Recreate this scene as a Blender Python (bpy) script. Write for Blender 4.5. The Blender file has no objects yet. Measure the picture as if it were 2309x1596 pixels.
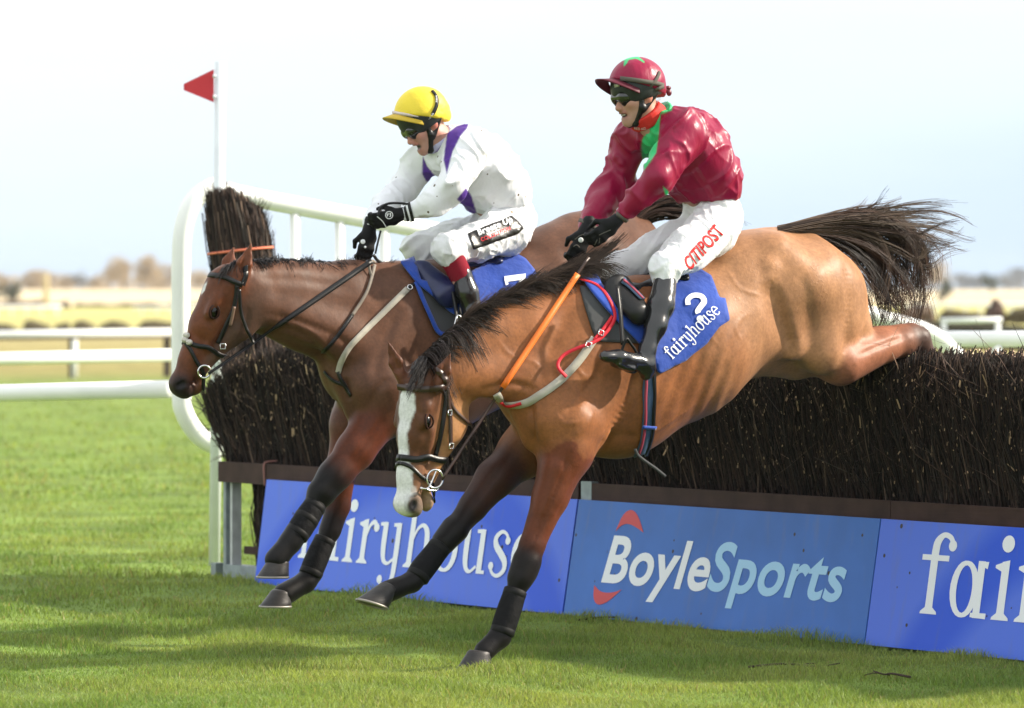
import bpy, math, random
import numpy as np
from mathutils import Vector, Matrix, noise as mnoise
from mathutils.bvhtree import BVHTree
rng = np.random.default_rng(7); random.seed(7)
SC = bpy.context.scene
COL = SC.collection
# ------------------------------------------------------------------ camera
FPX, PW, PH, HZ, CH = 11900.0, 2308.0, 1596.0, 655.0, 1.65   # focal length in photo pixels, size, horizon row, eye height
cam = bpy.data.cameras.new('camera'); camo = bpy.data.objects.new('camera', cam); COL.objects.link(camo)
camo.location = (0, 0, CH); camo.rotation_euler = (math.pi/2, 0, 0)
cam.sensor_width = 36; cam.lens = 36*FPX/PW; cam.shift_y = -(PH/2-HZ)/PW
cam.clip_start = .5; cam.clip_end = 6000
cam.dof.use_dof = True; cam.dof.focus_distance = 23.7; cam.dof.aperture_fstop = 4.2
SC.camera = camo
# ------------------------------------------------------------------ light
SUN = Vector((.83, .13, .50)).normalized()
sl = bpy.data.lights.new('sun', 'SUN'); sl.energy = 4.4; sl.angle = math.radians(1.6); sl.color = (1, .90, .76)
slo = bpy.data.objects.new('sun', sl); COL.objects.link(slo); slo.location = (20, 30, 30)
slo.rotation_euler = SUN.to_track_quat('Z', 'Y').to_euler()
W = bpy.data.worlds.new('World'); SC.world = W; W.use_nodes = True
nt = W.node_tree; nt.nodes.clear()
def N(t, typ, **kw):
    n = t.nodes.new(typ)
    for k, v in kw.items():
        if k.startswith('i_'): n.inputs[k[2:].replace('_', ' ')].default_value = v
        else: setattr(n, k, v)
    return n
sky = N(nt, 'ShaderNodeTexSky', sky_type='NISHITA', sun_disc=False, sun_elevation=math.asin(SUN.z),
        sun_rotation=math.atan2(SUN.x, SUN.y), air_density=1.0, dust_density=.6, ozone_density=1.2)
bg1 = N(nt, 'ShaderNodeBackground'); bg1.inputs[1].default_value = .085
bg2 = N(nt, 'ShaderNodeBackground'); bg2.inputs[1].default_value = .86
tc = N(nt, 'ShaderNodeTexCoord'); sp = N(nt, 'ShaderNodeSeparateXYZ'); nt.links.new(tc.outputs['Generated'], sp.inputs[0])
# thin cloud: a veil thickening from the horizon up, broken by soft noise over the whole dome
mp = N(nt, 'ShaderNodeMapping'); mp.inputs['Scale'].default_value = (4, 4, 22); nt.links.new(tc.outputs['Generated'], mp.inputs[0])
nz = N(nt, 'ShaderNodeTexNoise'); nz.inputs['Scale'].default_value = 1.6; nz.inputs['Detail'].default_value = 5; nt.links.new(mp.outputs[0], nz.inputs['Vector'])
m1 = N(nt, 'ShaderNodeMath', operation='MULTIPLY_ADD'); m1.inputs[1].default_value = .035; nt.links.new(nz.outputs[0], m1.inputs[0]); nt.links.new(sp.outputs[2], m1.inputs[2])
mx = N(nt, 'ShaderNodeMath', operation='MULTIPLY_ADD'); mx.inputs[1].default_value = -.09; nt.links.new(sp.outputs[0], mx.inputs[0]); nt.links.new(m1.outputs[0], mx.inputs[2])
mr = N(nt, 'ShaderNodeMapRange', interpolation_type='SMOOTHSTEP'); nt.links.new(mx.outputs[0], mr.inputs[0])
mr.inputs[1].default_value = .004; mr.inputs[2].default_value = .115; mr.inputs[3].default_value = 0; mr.inputs[4].default_value = 1
cr = N(nt, 'ShaderNodeValToRGB'); nt.links.new(mr.outputs[0], cr.inputs[0]); ce = cr.color_ramp.elements   # distant blue shower cloud below, white veil above
ce[0].position = .0; ce[0].color = (.42, .535, .67, 1); ce[1].position = 1; ce[1].color = (.93, .96, .98, 1); q_ = ce.new(.3); q_.color = (.565, .655, .735, 1); q_ = ce.new(.62); q_.color = (.655, .715, .75, 1)
mq = N(nt, 'ShaderNodeMapRange'); nt.links.new(mr.outputs[0], mq.inputs[0]); mq.inputs[3].default_value = .97; mq.inputs[4].default_value = .90
nt.links.new(cr.outputs[0], bg2.inputs[0])
ms = N(nt, 'ShaderNodeMixShader'); nt.links.new(mq.outputs[0], ms.inputs[0])
nt.links.new(sky.outputs[0], bg1.inputs[0]); nt.links.new(bg1.outputs[0], ms.inputs[1]); nt.links.new(bg2.outputs[0], ms.inputs[2])
wo = N(nt, 'ShaderNodeOutputWorld'); nt.links.new(ms.outputs[0], wo.inputs[0])
vs = SC.view_settings; vs.view_transform = 'Standard'; vs.look = 'None'; vs.gamma = 1; vs.use_curve_mapping = False; vs.exposure = .86
# ------------------------------------------------------------------ helpers
def P(px, py, d): return np.array([(px-PW/2)/FPX*d, d, CH-(py-HZ)/FPX*d])
def PXY(v):
    v = np.asarray(v); return np.stack([v[..., 0]/v[..., 1]*FPX+PW/2, (CH-v[..., 2])/v[..., 1]*FPX+HZ], -1)
CAMP = Vector((0, 0, CH))
def nrm(v): v = np.asarray(v, float); return v/np.linalg.norm(v)

def mesh_np(name, V, F, smooth=True, col=None):
    V = np.ascontiguousarray(V, dtype=np.float32); me = bpy.data.meshes.new(name)
    groups = F if isinstance(F, list) and len(F) and isinstance(F[0], np.ndarray) else [np.asarray(F)]
    me.vertices.add(len(V)); me.vertices.foreach_set('co', V.ravel())
    tot = sum(g.size for g in groups); nf = sum(len(g) for g in groups)
    me.loops.add(tot); me.polygons.add(nf)
    me.loops.foreach_set('vertex_index', np.concatenate([g.ravel() for g in groups]).astype(np.int32))
    cnt = np.concatenate([np.full(len(g), g.shape[1]) for g in groups]); st = np.concatenate([[0], np.cumsum(cnt)[:-1]])
    me.polygons.foreach_set('loop_start', st.astype(np.int32))
    me.polygons.foreach_set('use_smooth', np.full(nf, smooth))
    me.update(calc_edges=True); me.validate()
    if col is not None:
        a = me.color_attributes.new('Col', 'FLOAT_COLOR', 'POINT')
        c = np.ones((len(V), 4), np.float32); c[:, :3] = col; a.data.foreach_set('color', c.ravel())
    return me
def base_of(p):
    while p.parent: p = p.parent
    return np.array(p.location)
def obj(name, V, F, m, parent=None, smooth=True, col=None, loc=None):
    """one mesh object from world-space vertices; children keep the base of their thing as origin"""
    b = base_of(parent) if parent is not None else (np.array(loc) if loc is not None else np.zeros(3))
    me = mesh_np(name, np.asarray(V)-b, F, smooth, col); me.materials.append(m)
    o = bpy.data.objects.new(name, me); COL.objects.link(o)
    if parent is not None: o.parent = parent
    else: o.location = b
    return o
def tag(o, label=None, cat=None, group=None, kind=None):
    for k, v in (('label', label), ('category', cat), ('group', group), ('kind', kind)):
        if v: o[k] = v
    return o
def empty(name, loc, label, cat, group=None):
    o = bpy.data.objects.new(name, None); COL.objects.link(o); o.location = loc; o.empty_display_size = .1
    return tag(o, label, cat, group)
class MB:
    """collects shapes of one part"""
    def __init__(s): s.V = []; s.Q = []; s.T = []; s.n = 0; s.C = []
    def add(s, V, F, col=None):
        V = np.asarray(V, float); F = np.asarray(F)
        s.V.append(V); (s.Q if F.shape[1] == 4 else s.T).append(F+s.n); s.n += len(V)
        s.C.append(np.tile(np.asarray(col if col is not None else (1, 1, 1), float), (len(V), 1)) if col is None or np.ndim(col) == 1 else col)
        return s
    def build(s, name, m, parent=None, smooth=True, col=False, loc=None):
        g = []
        if s.Q: g.append(np.concatenate(s.Q))
        if s.T: g.append(np.concatenate(s.T))
        return obj(name, np.concatenate(s.V), g, m, parent, smooth, np.concatenate(s.C) if col else None, loc)
def frames(path):
    p = np.asarray(path, float); t = np.gradient(p, axis=0); t /= np.linalg.norm(t, axis=1)[:, None]+1e-12
    u = np.cross(t[0], [0, 0, 1.]); u = np.cross(t[0], [0, 1., 0]) if np.linalg.norm(u) < .05 else u
    U = [nrm(u)]
    for i in range(1, len(p)):
        w = U[-1]-t[i]*np.dot(U[-1], t[i]); U.append(nrm(w))
    U = np.array(U); return p, t, U, np.cross(t, U)
def tube(path, r, sides=10, caps=True, r2=None):
    p, t, U, Vv = frames(path); n = len(p); r = np.broadcast_to(np.asarray(r, float), (n,)); r2 = r if r2 is None else np.broadcast_to(r2, (n,))
    a = np.linspace(0, 2*np.pi, sides, endpoint=False)
    V = (p[:, None]+U[:, None]*(np.cos(a)[None, :, None]*r[:, None, None])+Vv[:, None]*(np.sin(a)[None, :, None]*r2[:, None, None])).reshape(-1, 3)
    i, j = np.meshgrid(np.arange(n-1), np.arange(sides), indexing='ij'); k = (j+1) % sides
    F = np.stack([i*sides+j, i*sides+k, (i+1)*sides+k, (i+1)*sides+j], -1).reshape(-1, 4)
    if caps:
        V = np.concatenate([V, p[:1], p[-1:]]); jj = np.arange(sides); kk = (jj+1) % sides
        c0, c1 = n*sides, n*sides+1
        # caps as degenerate-free quads are awkward: use triangle fans stored as quads over pairs
        if sides % 2 == 0:
            e = jj[::2]
            F = np.concatenate([F, np.stack([np.full(len(e), c0), (e+2) % sides, (e+1) % sides, e], -1),
                                np.stack([np.full(len(e), c1), (n-1)*sides+e, (n-1)*sides+(e+1) % sides, (n-1)*sides+(e+2) % sides], -1)])
    return V, F
def strap(path, nor, w, t=.004):
    p = np.asarray(path, float); T = np.gradient(p, axis=0); T /= np.linalg.norm(T, axis=1)[:, None]+1e-12
    nor = np.asarray(nor, float); nor = nor-T*np.sum(nor*T, 1)[:, None]; nor /= np.linalg.norm(nor, axis=1)[:, None]+1e-9
    S = np.cross(T, nor); w = np.broadcast_to(w, (len(p),))[:, None]
    R = np.stack([p-S*w/2-nor*t/2, p+S*w/2-nor*t/2, p+S*w/2+nor*t/2, p-S*w/2+nor*t/2], 1); n = len(p)
    V = R.reshape(-1, 3); i, j = np.meshgrid(np.arange(n-1), np.arange(4), indexing='ij'); k = (j+1) % 4
    F = np.stack([i*4+j, i*4+k, (i+1)*4+k, (i+1)*4+j], -1).reshape(-1, 4)
    return V, np.concatenate([F, [[0, 3, 2, 1]], [[n*4-4, n*4-3, n*4-2, n*4-1]]])
def box(c, ex, ey, ez):
    """centre and three half-axis vectors"""
    c, ex, ey, ez = map(lambda q: np.asarray(q, float), (c, ex, ey, ez))
    V = np.array([c+sx*ex+sy*ey+sz*ez for sz in (-1, 1) for sy in (-1, 1) for sx in (-1, 1)])
    F = np.array([[0, 2, 3, 1], [4, 5, 7, 6], [0, 1, 5, 4], [2, 6, 7, 3], [0, 4, 6, 2], [1, 3, 7, 5]])
    if np.dot(np.cross(ex, ey), ez) < 0: F = F[:, ::-1]
    return V, F
def sphere(c, ax, ay, az, nu=14, nv=9, v0=0., v1=1.):
    c, ax, ay, az = map(lambda q: np.asarray(q, float), (c, ax, ay, az))
    u = np.linspace(0, 2*np.pi, nu, endpoint=False); v = np.linspace(max(v0, .02)*np.pi, min(v1, .98)*np.pi, nv)
    V = (c+np.sin(v)[:, None, None]*(np.cos(u)[None, :, None]*ax+np.sin(u)[None, :, None]*ay)+np.cos(v)[:, None, None]*az*np.ones((1, nu, 1))).reshape(-1, 3)
    i, j = np.meshgrid(np.arange(nv-1), np.arange(nu), indexing='ij'); k = (j+1) % nu
    F = np.stack([i*nu+j, (i+1)*nu+j, (i+1)*nu+k, i*nu+k], -1).reshape(-1, 4)
    return V, F
def torus(c, n, R, r, nu=20, nv=8, e=None):
    n = nrm(n); u = nrm(np.cross(n, e if e is not None else [.3, .2, 1])); v = np.cross(n, u)
    a = np.linspace(0, 2*np.pi, nu, endpoint=False); b = np.linspace(0, 2*np.pi, nv, endpoint=False)
    d = np.cos(a)[:, None]*u+np.sin(a)[:, None]*v
    V = (np.asarray(c)+d[:, None]*(R+r*np.cos(b))[None, :, None]+n*(r*np.sin(b))[None, :, None]).reshape(-1, 3)
    i, j = np.meshgrid(np.arange(nu), np.arange(nv), indexing='ij')
    F = np.stack([i*nv+j, ((i+1) % nu)*nv+j, ((i+1) % nu)*nv+(j+1) % nv, i*nv+(j+1) % nv], -1).reshape(-1, 4)
    return V, F
def smooth_path(pts, n=24):
    """Catmull-Rom through points (any dimension)"""
    p = np.asarray(pts, float)
    if len(p) == 2: return p[0]+(p[1]-p[0])*np.linspace(0, 1, n)[:, None]
    q = np.concatenate([2*p[:1]-p[1:2], p, 2*p[-1:]-p[-2:-1]]); m = len(p)-1
    s = np.linspace(0, m-1e-6, n); i = s.astype(int); t = (s-i)[:, None]
    a, b, c, d = q[i], q[i+1], q[i+2], q[i+3]
    return .5*(2*b+(c-a)*t+(2*a-5*b+4*c-d)*t*t+(3*b-a-3*c+d)*t**3)
def in_poly(pt, poly):
    x, y = pt[:, 0], pt[:, 1]; r = np.zeros(len(pt), bool); poly = np.asarray(poly, float)
    for (x0, y0), (x1, y1) in zip(poly, np.roll(poly, -1, 0)):
        if y0 == y1: continue
        r ^= ((y0 > y) != (y1 > y)) & (x < (x1-x0)*(y-y0)/(y1-y0)+x0)
    return r
def poly_sd(pt, poly):
    """signed distance (negative inside) to a polygon, pixels"""
    poly = np.asarray(poly, float); d = np.full(len(pt), 1e9)
    for a, b in zip(poly, np.roll(poly, -1, 0)):
        ab = b-a; t = np.clip(((pt-a)@ab)/(ab@ab+1e-9), 0, 1); d = np.minimum(d, np.linalg.norm(pt-a-t[:, None]*ab, axis=1))
    return np.where(in_poly(pt, poly), -d, d)
# ---------------------------------------------------------------- materials
def mat(name, color=(.5, .5, .5), rough=.6, spec=.4, metal=0., attr=False, var=None, bump=None, sheen=0., coat=0., extra=None, sub=0., trans=0.):
    """procedural Principled; var=(scale, amount, detail) value noise, bump=list of (scale, strength, dist, stretch)"""
    m = bpy.data.materials.new(name); m.use_nodes = True; t = m.node_tree; b = t.nodes['Principled BSDF']
    b.inputs['Roughness'].default_value = rough; b.inputs['Specular IOR Level'].default_value = spec; b.inputs['Metallic'].default_value = metal
    b.inputs['Sheen Weight'].default_value = sheen; b.inputs['Coat Weight'].default_value = coat
    co = N(t, 'ShaderNodeTexCoord')
    if attr:
        c = N(t, 'ShaderNodeAttribute', attribute_name='Col').outputs['Color']
    else:
        r = N(t, 'ShaderNodeRGB'); r.outputs[0].default_value = (*color, 1); c = r.outputs[0]
    for vv in ([var] if var and not isinstance(var, list) else (var or [])):
        n = N(t, 'ShaderNodeTexNoise'); n.inputs['Scale'].default_value = vv[0]; n.inputs['Detail'].default_value = vv[2] if len(vv) > 2 else 4
        t.links.new(co.outputs['Object'], n.inputs['Vector'])
        q = N(t, 'ShaderNodeMapRange'); t.links.new(n.outputs[0], q.inputs[0])
        q.inputs[1].default_value = .3; q.inputs[2].default_value = .7; q.inputs[3].default_value = 1-vv[1]; q.inputs[4].default_value = 1+vv[1]
        x = N(t, 'ShaderNodeVectorMath', operation='SCALE'); t.links.new(c, x.inputs[0]); t.links.new(q.outputs[0], x.inputs['Scale']); c = x.outputs[0]
    t.links.new(c, b.inputs['Base Color'])
    last = None
    for bb in (bump or []):
        sc, st, di = bb[:3]; mpn = N(t, 'ShaderNodeMapping'); t.links.new(co.outputs['Object'], mpn.inputs[0])
        if len(bb) > 3: mpn.inputs['Scale'].default_value = bb[3]
        if len(bb) > 4: mpn.inputs['Rotation'].default_value = bb[4]
        n = N(t, 'ShaderNodeTexNoise'); n.inputs['Scale'].default_value = sc; n.inputs['Detail'].default_value = 4; t.links.new(mpn.outputs[0], n.inputs['Vector'])
        u = N(t, 'ShaderNodeBump'); u.inputs['Strength'].default_value = st; u.inputs['Distance'].default_value = di
        t.links.new(n.outputs[0], u.inputs['Height'])
        if last: t.links.new(last.outputs[0], u.inputs['Normal'])
        last = u
    if last: t.links.new(last.outputs[0], b.inputs['Normal'])
    if extra: extra(m, t, b, co)
    return m
# ---------------------------------------------------------------- distance-field modeller (one continuous skin from blended limbs)
class Field:
    def __init__(s, lo, hi, h, R=np.eye(3), o=np.zeros(3)):
        s.lo = np.array(lo, float); s.h = h; s.n = np.ceil((np.array(hi)-s.lo)/h).astype(int)+1
        s.D = np.full(s.n, 1., np.float32); s.R = np.asarray(R, float); s.o = np.asarray(o, float); s.pr = []
    def L(s, p): return s.R@(np.asarray(p, float)-s.o)
    @staticmethod
    def dist(pr, X, Y, Z):
        if pr[0] == 'c':
            _, A, B, ra, rb, la = pr; ab = B-A; l2 = ab@ab+1e-12
            x, y, z = X-A[0], Y-A[1], Z-A[2]
            t = np.clip((x*ab[0]+y*ab[1]+z*ab[2])/l2, 0, 1)
            x, y, z = x-t*ab[0], y-t*ab[1], z-t*ab[2]
            if la is None:
                return np.sqrt(x*x+y*y+z*z)-(ra+(rb-ra)*t)
            ql = x*la[0]+y*la[1]+z*la[2]; q2 = np.maximum(x*x+y*y+z*z-ql*ql, 0)
            rl = ra[0]+(rb[0]-ra[0])*t; rv = ra[1]+(rb[1]-ra[1])*t
            k = np.sqrt((ql/rl)**2+q2/rv**2)
            return (k-1)*np.minimum(rl, rv)*np.where(k > 1, 1., 1.)
        _, C, M, rad = pr
        x, y, z = X-C[0], Y-C[1], Z-C[2]
        k = np.sqrt(((x*M[0][0]+y*M[0][1]+z*M[0][2])/rad[0])**2+((x*M[1][0]+y*M[1][1]+z*M[1][2])/rad[1])**2+((x*M[2][0]+y*M[2][1]+z*M[2][2])/rad[2])**2)
        return (k-1)*min(rad)
    def _put(s, pr, lo, hi, k, sub):
        i0 = np.maximum(np.floor((lo-s.lo)/s.h).astype(int), 0); i1 = np.minimum(np.ceil((hi-s.lo)/s.h).astype(int)+1, s.n)
        if np.any(i1 <= i0): return
        X, Y, Z = [(s.lo[a]+s.h*np.arange(i0[a], i1[a], dtype=np.float32)).reshape([-1 if b == a else 1 for b in range(3)]) for a in range(3)]
        d = Field.dist(pr, X, Y, Z).astype(np.float32); sl_ = tuple(slice(i0[a], i1[a]) for a in range(3)); o = s.D[sl_]
        if sub: d = -d; hh = np.maximum(k-np.abs(o-d), 0)/k; s.D[sl_] = np.maximum(o, d)+hh*hh*k*.25
        else: hh = np.maximum(k-np.abs(o-d), 0)/k; s.D[sl_] = np.minimum(o, d)-hh*hh*k*.25
    def cap(s, A, B, ra, rb, k=.03, lat=None, c=None, sub=False):
        A, B = s.L(A), s.L(B)
        if np.ndim(ra) or np.ndim(rb):
            ra = (ra, ra) if not np.ndim(ra) else ra; rb = (rb, rb) if not np.ndim(rb) else rb
            la = nrm(s.R@np.asarray(lat, float)); R0, R1 = max(ra), max(rb)
        else: la = None; R0, R1 = ra, rb
        pr = ('c', A, B, ra, rb, la); g = k+.03
        s._put(pr, np.minimum(A-R0, B-R1)-g, np.maximum(A+R0, B+R1)+g, k, sub)
        if not sub: s.pr.append((pr, c))
    def ell(s, C, M, rad, k=.03, c=None, sub=False):
        C = s.L(C); M = np.array([nrm(s.R@np.asarray(m, float)) for m in M]); pr = ('e', C, M, rad); g = max(rad)+k+.03
        s._put(pr, C-g, C+g, k, sub)
        if not sub: s.pr.append((pr, c))
    def cut(s, n, p):
        """keep the side that n points away from"""
        n = nrm(s.R@np.asarray(n, float)); p = s.L(p)
        X, Y, Z = [(s.lo[a]+s.h*np.arange(s.n[a], dtype=np.float32)).reshape([-1 if b == a else 1 for b in range(3)]) for a in range(3)]
        s.D = np.maximum(s.D, ((X-p[0])*n[0]+(Y-p[1])*n[1]+(Z-p[2])*n[2]).astype(np.float32))
    def chain(s, pts, rad, k=.03, lat=None, c=None):
        cs = c if isinstance(c, list) else [c]*(len(pts)-1)
        for i in range(len(pts)-1): s.cap(pts[i], pts[i+1], rad[i], rad[i+1], k, lat, cs[i])
    def mesh(s, smooth=1):
        D = s.D; I = D < 0; n = s.n
        m = np.zeros(n-1, np.int8); off = [(i, j, k) for i in (0, 1) for j in (0, 1) for k in (0, 1)]
        for i, j, k in off: m += I[i:n[0]-1+i, j:n[1]-1+j, k:n[2]-1+k]
        idx = np.argwhere((m > 0) & (m < 8)); acc = np.zeros((len(idx), 3)); cnt = np.zeros(len(idx))
        for a in off:
            for ax in range(3):
                if a[ax]: continue
                b = list(a); b[ax] = 1
                v0 = D[idx[:, 0]+a[0], idx[:, 1]+a[1], idx[:, 2]+a[2]]; v1 = D[idx[:, 0]+b[0], idx[:, 1]+b[1], idx[:, 2]+b[2]]
                x = (v0 < 0) != (v1 < 0); t = np.where(x, v0/np.where(x, v0-v1, 1), 0)
                q = np.tile(np.array(a, float), (len(idx), 1)); q[:, ax] = t; acc[x] += q[x]; cnt[x] += 1
        V = s.lo+s.h*(idx+acc/cnt[:, None]); vid = np.full(n-1, -1, np.int64); vid[idx[:, 0], idx[:, 1], idx[:, 2]] = np.arange(len(idx))
        Fs = []
        for ax in range(3):
            u, w = (ax+1) % 3, (ax+2) % 3
            sa = [slice(None)]*3; sb = [slice(None)]*3; sa[ax] = slice(0, -1); sb[ax] = slice(1, None)
            e = np.argwhere(I[tuple(sa)] != I[tuple(sb)]); e = e[(e[:, u] > 0) & (e[:, w] > 0) & (e[:, u] < n[u]-1) & (e[:, w] < n[w]-1)]
            def cell(du, dw): c = e.copy(); c[:, u] -= du; c[:, w] -= dw; return vid[c[:, 0], c[:, 1], c[:, 2]]
            q = np.stack([cell(1, 1), cell(0, 1), cell(0, 0), cell(1, 0)], -1)
            ins = I[e[:, 0], e[:, 1], e[:, 2]]; q[~ins] = q[~ins][:, ::-1]; Fs.append(q)
        F = np.concatenate(Fs); F = F[(F >= 0).all(1)]
        for _ in range(smooth): V = relax(V, F, .5)
        s.VL = V
        return V@s.R+s.o, F
    def colors(s, cols, soft=.012):
        """soft nearest-limb colours at the mesh vertices"""
        V = s.VL; A = np.zeros((len(V), 3)); Wt = np.zeros(len(V))
        for pr, c in s.pr:
            if c is None: continue
            d = Field.dist(pr, V[:, 0], V[:, 1], V[:, 2]); w = np.exp(-np.clip(d, -.03, .3)/soft); A += w[:, None]*np.array(cols[c]); Wt += w
        return A/Wt[:, None]
def edges_of(F): return np.concatenate([np.stack([F[:, i], F[:, (i+1) % F.shape[1]]], 1) for i in range(F.shape[1])])
def relax(V, F, f=.5):
    E = edges_of(F); n = len(V); c = np.bincount(E[:, 0], minlength=n)+np.bincount(E[:, 1], minlength=n)
    S = np.stack([np.bincount(E[:, 0], V[E[:, 1], a], n)+np.bincount(E[:, 1], V[E[:, 0], a], n) for a in range(3)], 1)
    return V+(S/np.maximum(c, 1)[:, None]-V)*f
def normals(V, F):
    n = np.cross(V[F[:, 2]]-V[F[:, 0]], V[F[:, 3 if F.shape[1] == 4 else 1]]-V[F[:, 1 if F.shape[1] == 4 else 0]])
    r = np.zeros_like(V)
    for i in range(F.shape[1]):
        for a in range(3): r[:, a] += np.bincount(F[:, i], n[:, a], len(V))
    return r/(np.linalg.norm(r, axis=1)[:, None]+1e-12)
class Surf:
    """a finished skin that tack and clothing can be laid on"""
    def __init__(s, V, F):
        s.V, s.F = V, F; s.t = BVHTree.FromPolygons([tuple(v) for v in V.tolist()], F.tolist())
    def ray(s, px, py):
        d = Vector(P(px, py, 20.))-CAMP; h, n, _, _ = s.t.ray_cast(CAMP, d.normalized())
        if h is None: return None, None
        n = np.array(n); return np.array(h), (n if n@np.array(d) < 0 else -n)
    def near(s, p):
        h, n, _, _ = s.t.find_nearest(Vector(p)); h = np.array(h); n = np.array(n)
        return h, n
    def path(s, pts, off=.004, n=30):
        """a line drawn over the skin as seen from in front; points off it keep the last depth"""
        q = smooth_path(pts, n); hs = []; ns = []; last = None
        res = [s.ray(*a) for a in q]; ok = [r[0] is not None for r in res]
        for a, (h, nn) in zip(q, res):
            if h is None:
                if last is None:
                    f = next((r for r in res if r[0] is not None)); last = f
                h = P(a[0], a[1], last[0][1]); nn = last[1]
            else: last = (h, nn)
            hs.append(h+nn*off); ns.append(nn)
        hs = np.array(hs); ns = np.array(ns)
        for _ in range(2):
            hs[1:-1] = hs[1:-1]*.5+(hs[:-2]+hs[2:])*.25; ns[1:-1] = ns[1:-1]*.5+(ns[:-2]+ns[2:])*.25
        return hs, ns
def nz3(V, sc, seed=0.):
    q = np.asarray(V)*np.asarray(sc)+seed
    return np.array([mnoise.noise(Vector(a)) for a in q])
# ================================================================= SETTING
def ground_extra(m, t, b, co):
    g = N(t, 'ShaderNodeNewGeometry'); sp = N(t, 'ShaderNodeSeparateXYZ'); t.links.new(g.outputs['Position'], sp.inputs[0])
    mp = N(t, 'ShaderNodeMapping'); mp.inputs['Scale'].default_value = (.05, .012, 1); t.links.new(g.outputs['Position'], mp.inputs[0])
    n = N(t, 'ShaderNodeTexNoise'); n.inputs['Scale'].default_value = 1; n.inputs['Detail'].default_value = 4; t.links.new(mp.outputs[0], n.inputs['Vector'])
    lg = N(t, 'ShaderNodeMath', operation='LOGARITHM'); lg.inputs[1].default_value = 10; t.links.new(sp.outputs[1], lg.inputs[0])
    ad = N(t, 'ShaderNodeMath', operation='MULTIPLY_ADD'); ad.inputs[1].default_value = .10; t.links.new(n.outputs[0], ad.inputs[0]); t.links.new(lg.outputs[0], ad.inputs[2])
    mr = N(t, 'ShaderNodeMapRange'); t.links.new(ad.outputs[0], mr.inputs[0]); mr.inputs[1].default_value = 1.35; mr.inputs[2].default_value = 2.95
    cr = N(t, 'ShaderNodeValToRGB'); t.links.new(mr.outputs[0], cr.inputs[0]); e = cr.color_ramp.elements
    e[0].position = 0; e[0].color = (.145, .210, .046, 1); e[1].position = 1; e[1].color = (.42, .36, .17, 1)
    for p_, c_ in ((.30, (.165, .235, .055)), (.42, (.185, .24, .065)), (.46, (.27, .235, .085)), (.60, (.36, .30, .13)), (.70, (.44, .40, .15)), (.86, (.52, .48, .17))):
        q = e.new(p_); q.color = (*c_, 1)
    n2 = N(t, 'ShaderNodeTexNoise'); n2.inputs['Scale'].default_value = 1.3; n2.inputs['Detail'].default_value = 6; t.links.new(g.outputs['Position'], n2.inputs['Vector'])
    q2 = N(t, 'ShaderNodeMapRange'); t.links.new(n2.outputs[0], q2.inputs[0]); q2.inputs[1].default_value = .3; q2.inputs[2].default_value = .7; q2.inputs[3].default_value = .62; q2.inputs[4].default_value = 1.34
    sc = N(t, 'ShaderNodeVectorMath', operation='SCALE'); t.links.new(cr.outputs[0], sc.inputs[0]); t.links.new(q2.outputs[0], sc.inputs['Scale']); t.links.new(sc.outputs[0], b.inputs['Base Color'])
M_ground = mat('turf', rough=.9, spec=.1, bump=[(30, .5, .03)], extra=ground_extra)
# one sheet to the horizon, finer and gently uneven near the fence
xs = np.concatenate([[-1500, -400, -100, -30, -10], np.linspace(-5, 5, 60), [10, 30, 100, 400, 1500]])
ys = np.concatenate([[-60, -10, 5, 15], np.linspace(19, 40, 110), [50, 70, 100, 160, 260, 420, 600, 1000, 1700, 2600]])
X, Y = np.meshgrid(xs, ys, indexing='ij')
def gz(x, y):
    x = np.asarray(x, float); y = np.asarray(y, float)
    w = np.clip((y-16)/4, 0, 1)*np.clip((45-y)/15, 0, 1)
    return w*(.012*np.sin(x*1.9+y*.8)+.010*np.sin(x*3.7-y*1.9+1)+.006*np.sin(x*7.1+y*5.3))
V = np.stack([X, Y, gz(X, Y)], -1).reshape(-1, 3); nx, ny = X.shape
i, j = np.meshgrid(np.arange(nx-1), np.arange(ny-1), indexing='ij')
tag(obj('ground', V, np.stack([i*ny+j, (i+1)*ny+j, (i+1)*ny+j+1, i*ny+j+1], -1).reshape(-1, 4), M_ground), kind='structure')
# far stubble field rising to the tree line
M_field = mat('pale_field', (.64, .52, .33), .95, .1, var=(.02, .18, 4))
xs = np.linspace(-260, 260, 40); yy = np.array([560, 700, 900, 1120, 1500, 2200]); X, Y = np.meshgrid(xs, yy, indexing='ij')
Z = np.interp(Y, [560, 700, 900, 1120, 1500, 2200], [.01, .55, 1.35, 1.75, 1.8, 1.8])+.10*np.sin(X*.05)*(Y > 600)
nx, ny = X.shape; i, j = np.meshgrid(np.arange(nx-1), np.arange(ny-1), indexing='ij')
tag(obj('field', np.stack([X, Y, Z], -1).reshape(-1, 3), np.stack([i*ny+j, (i+1)*ny+j, (i+1)*ny+j+1, i*ny+j+1], -1).reshape(-1, 4), M_field), kind='structure')

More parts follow.
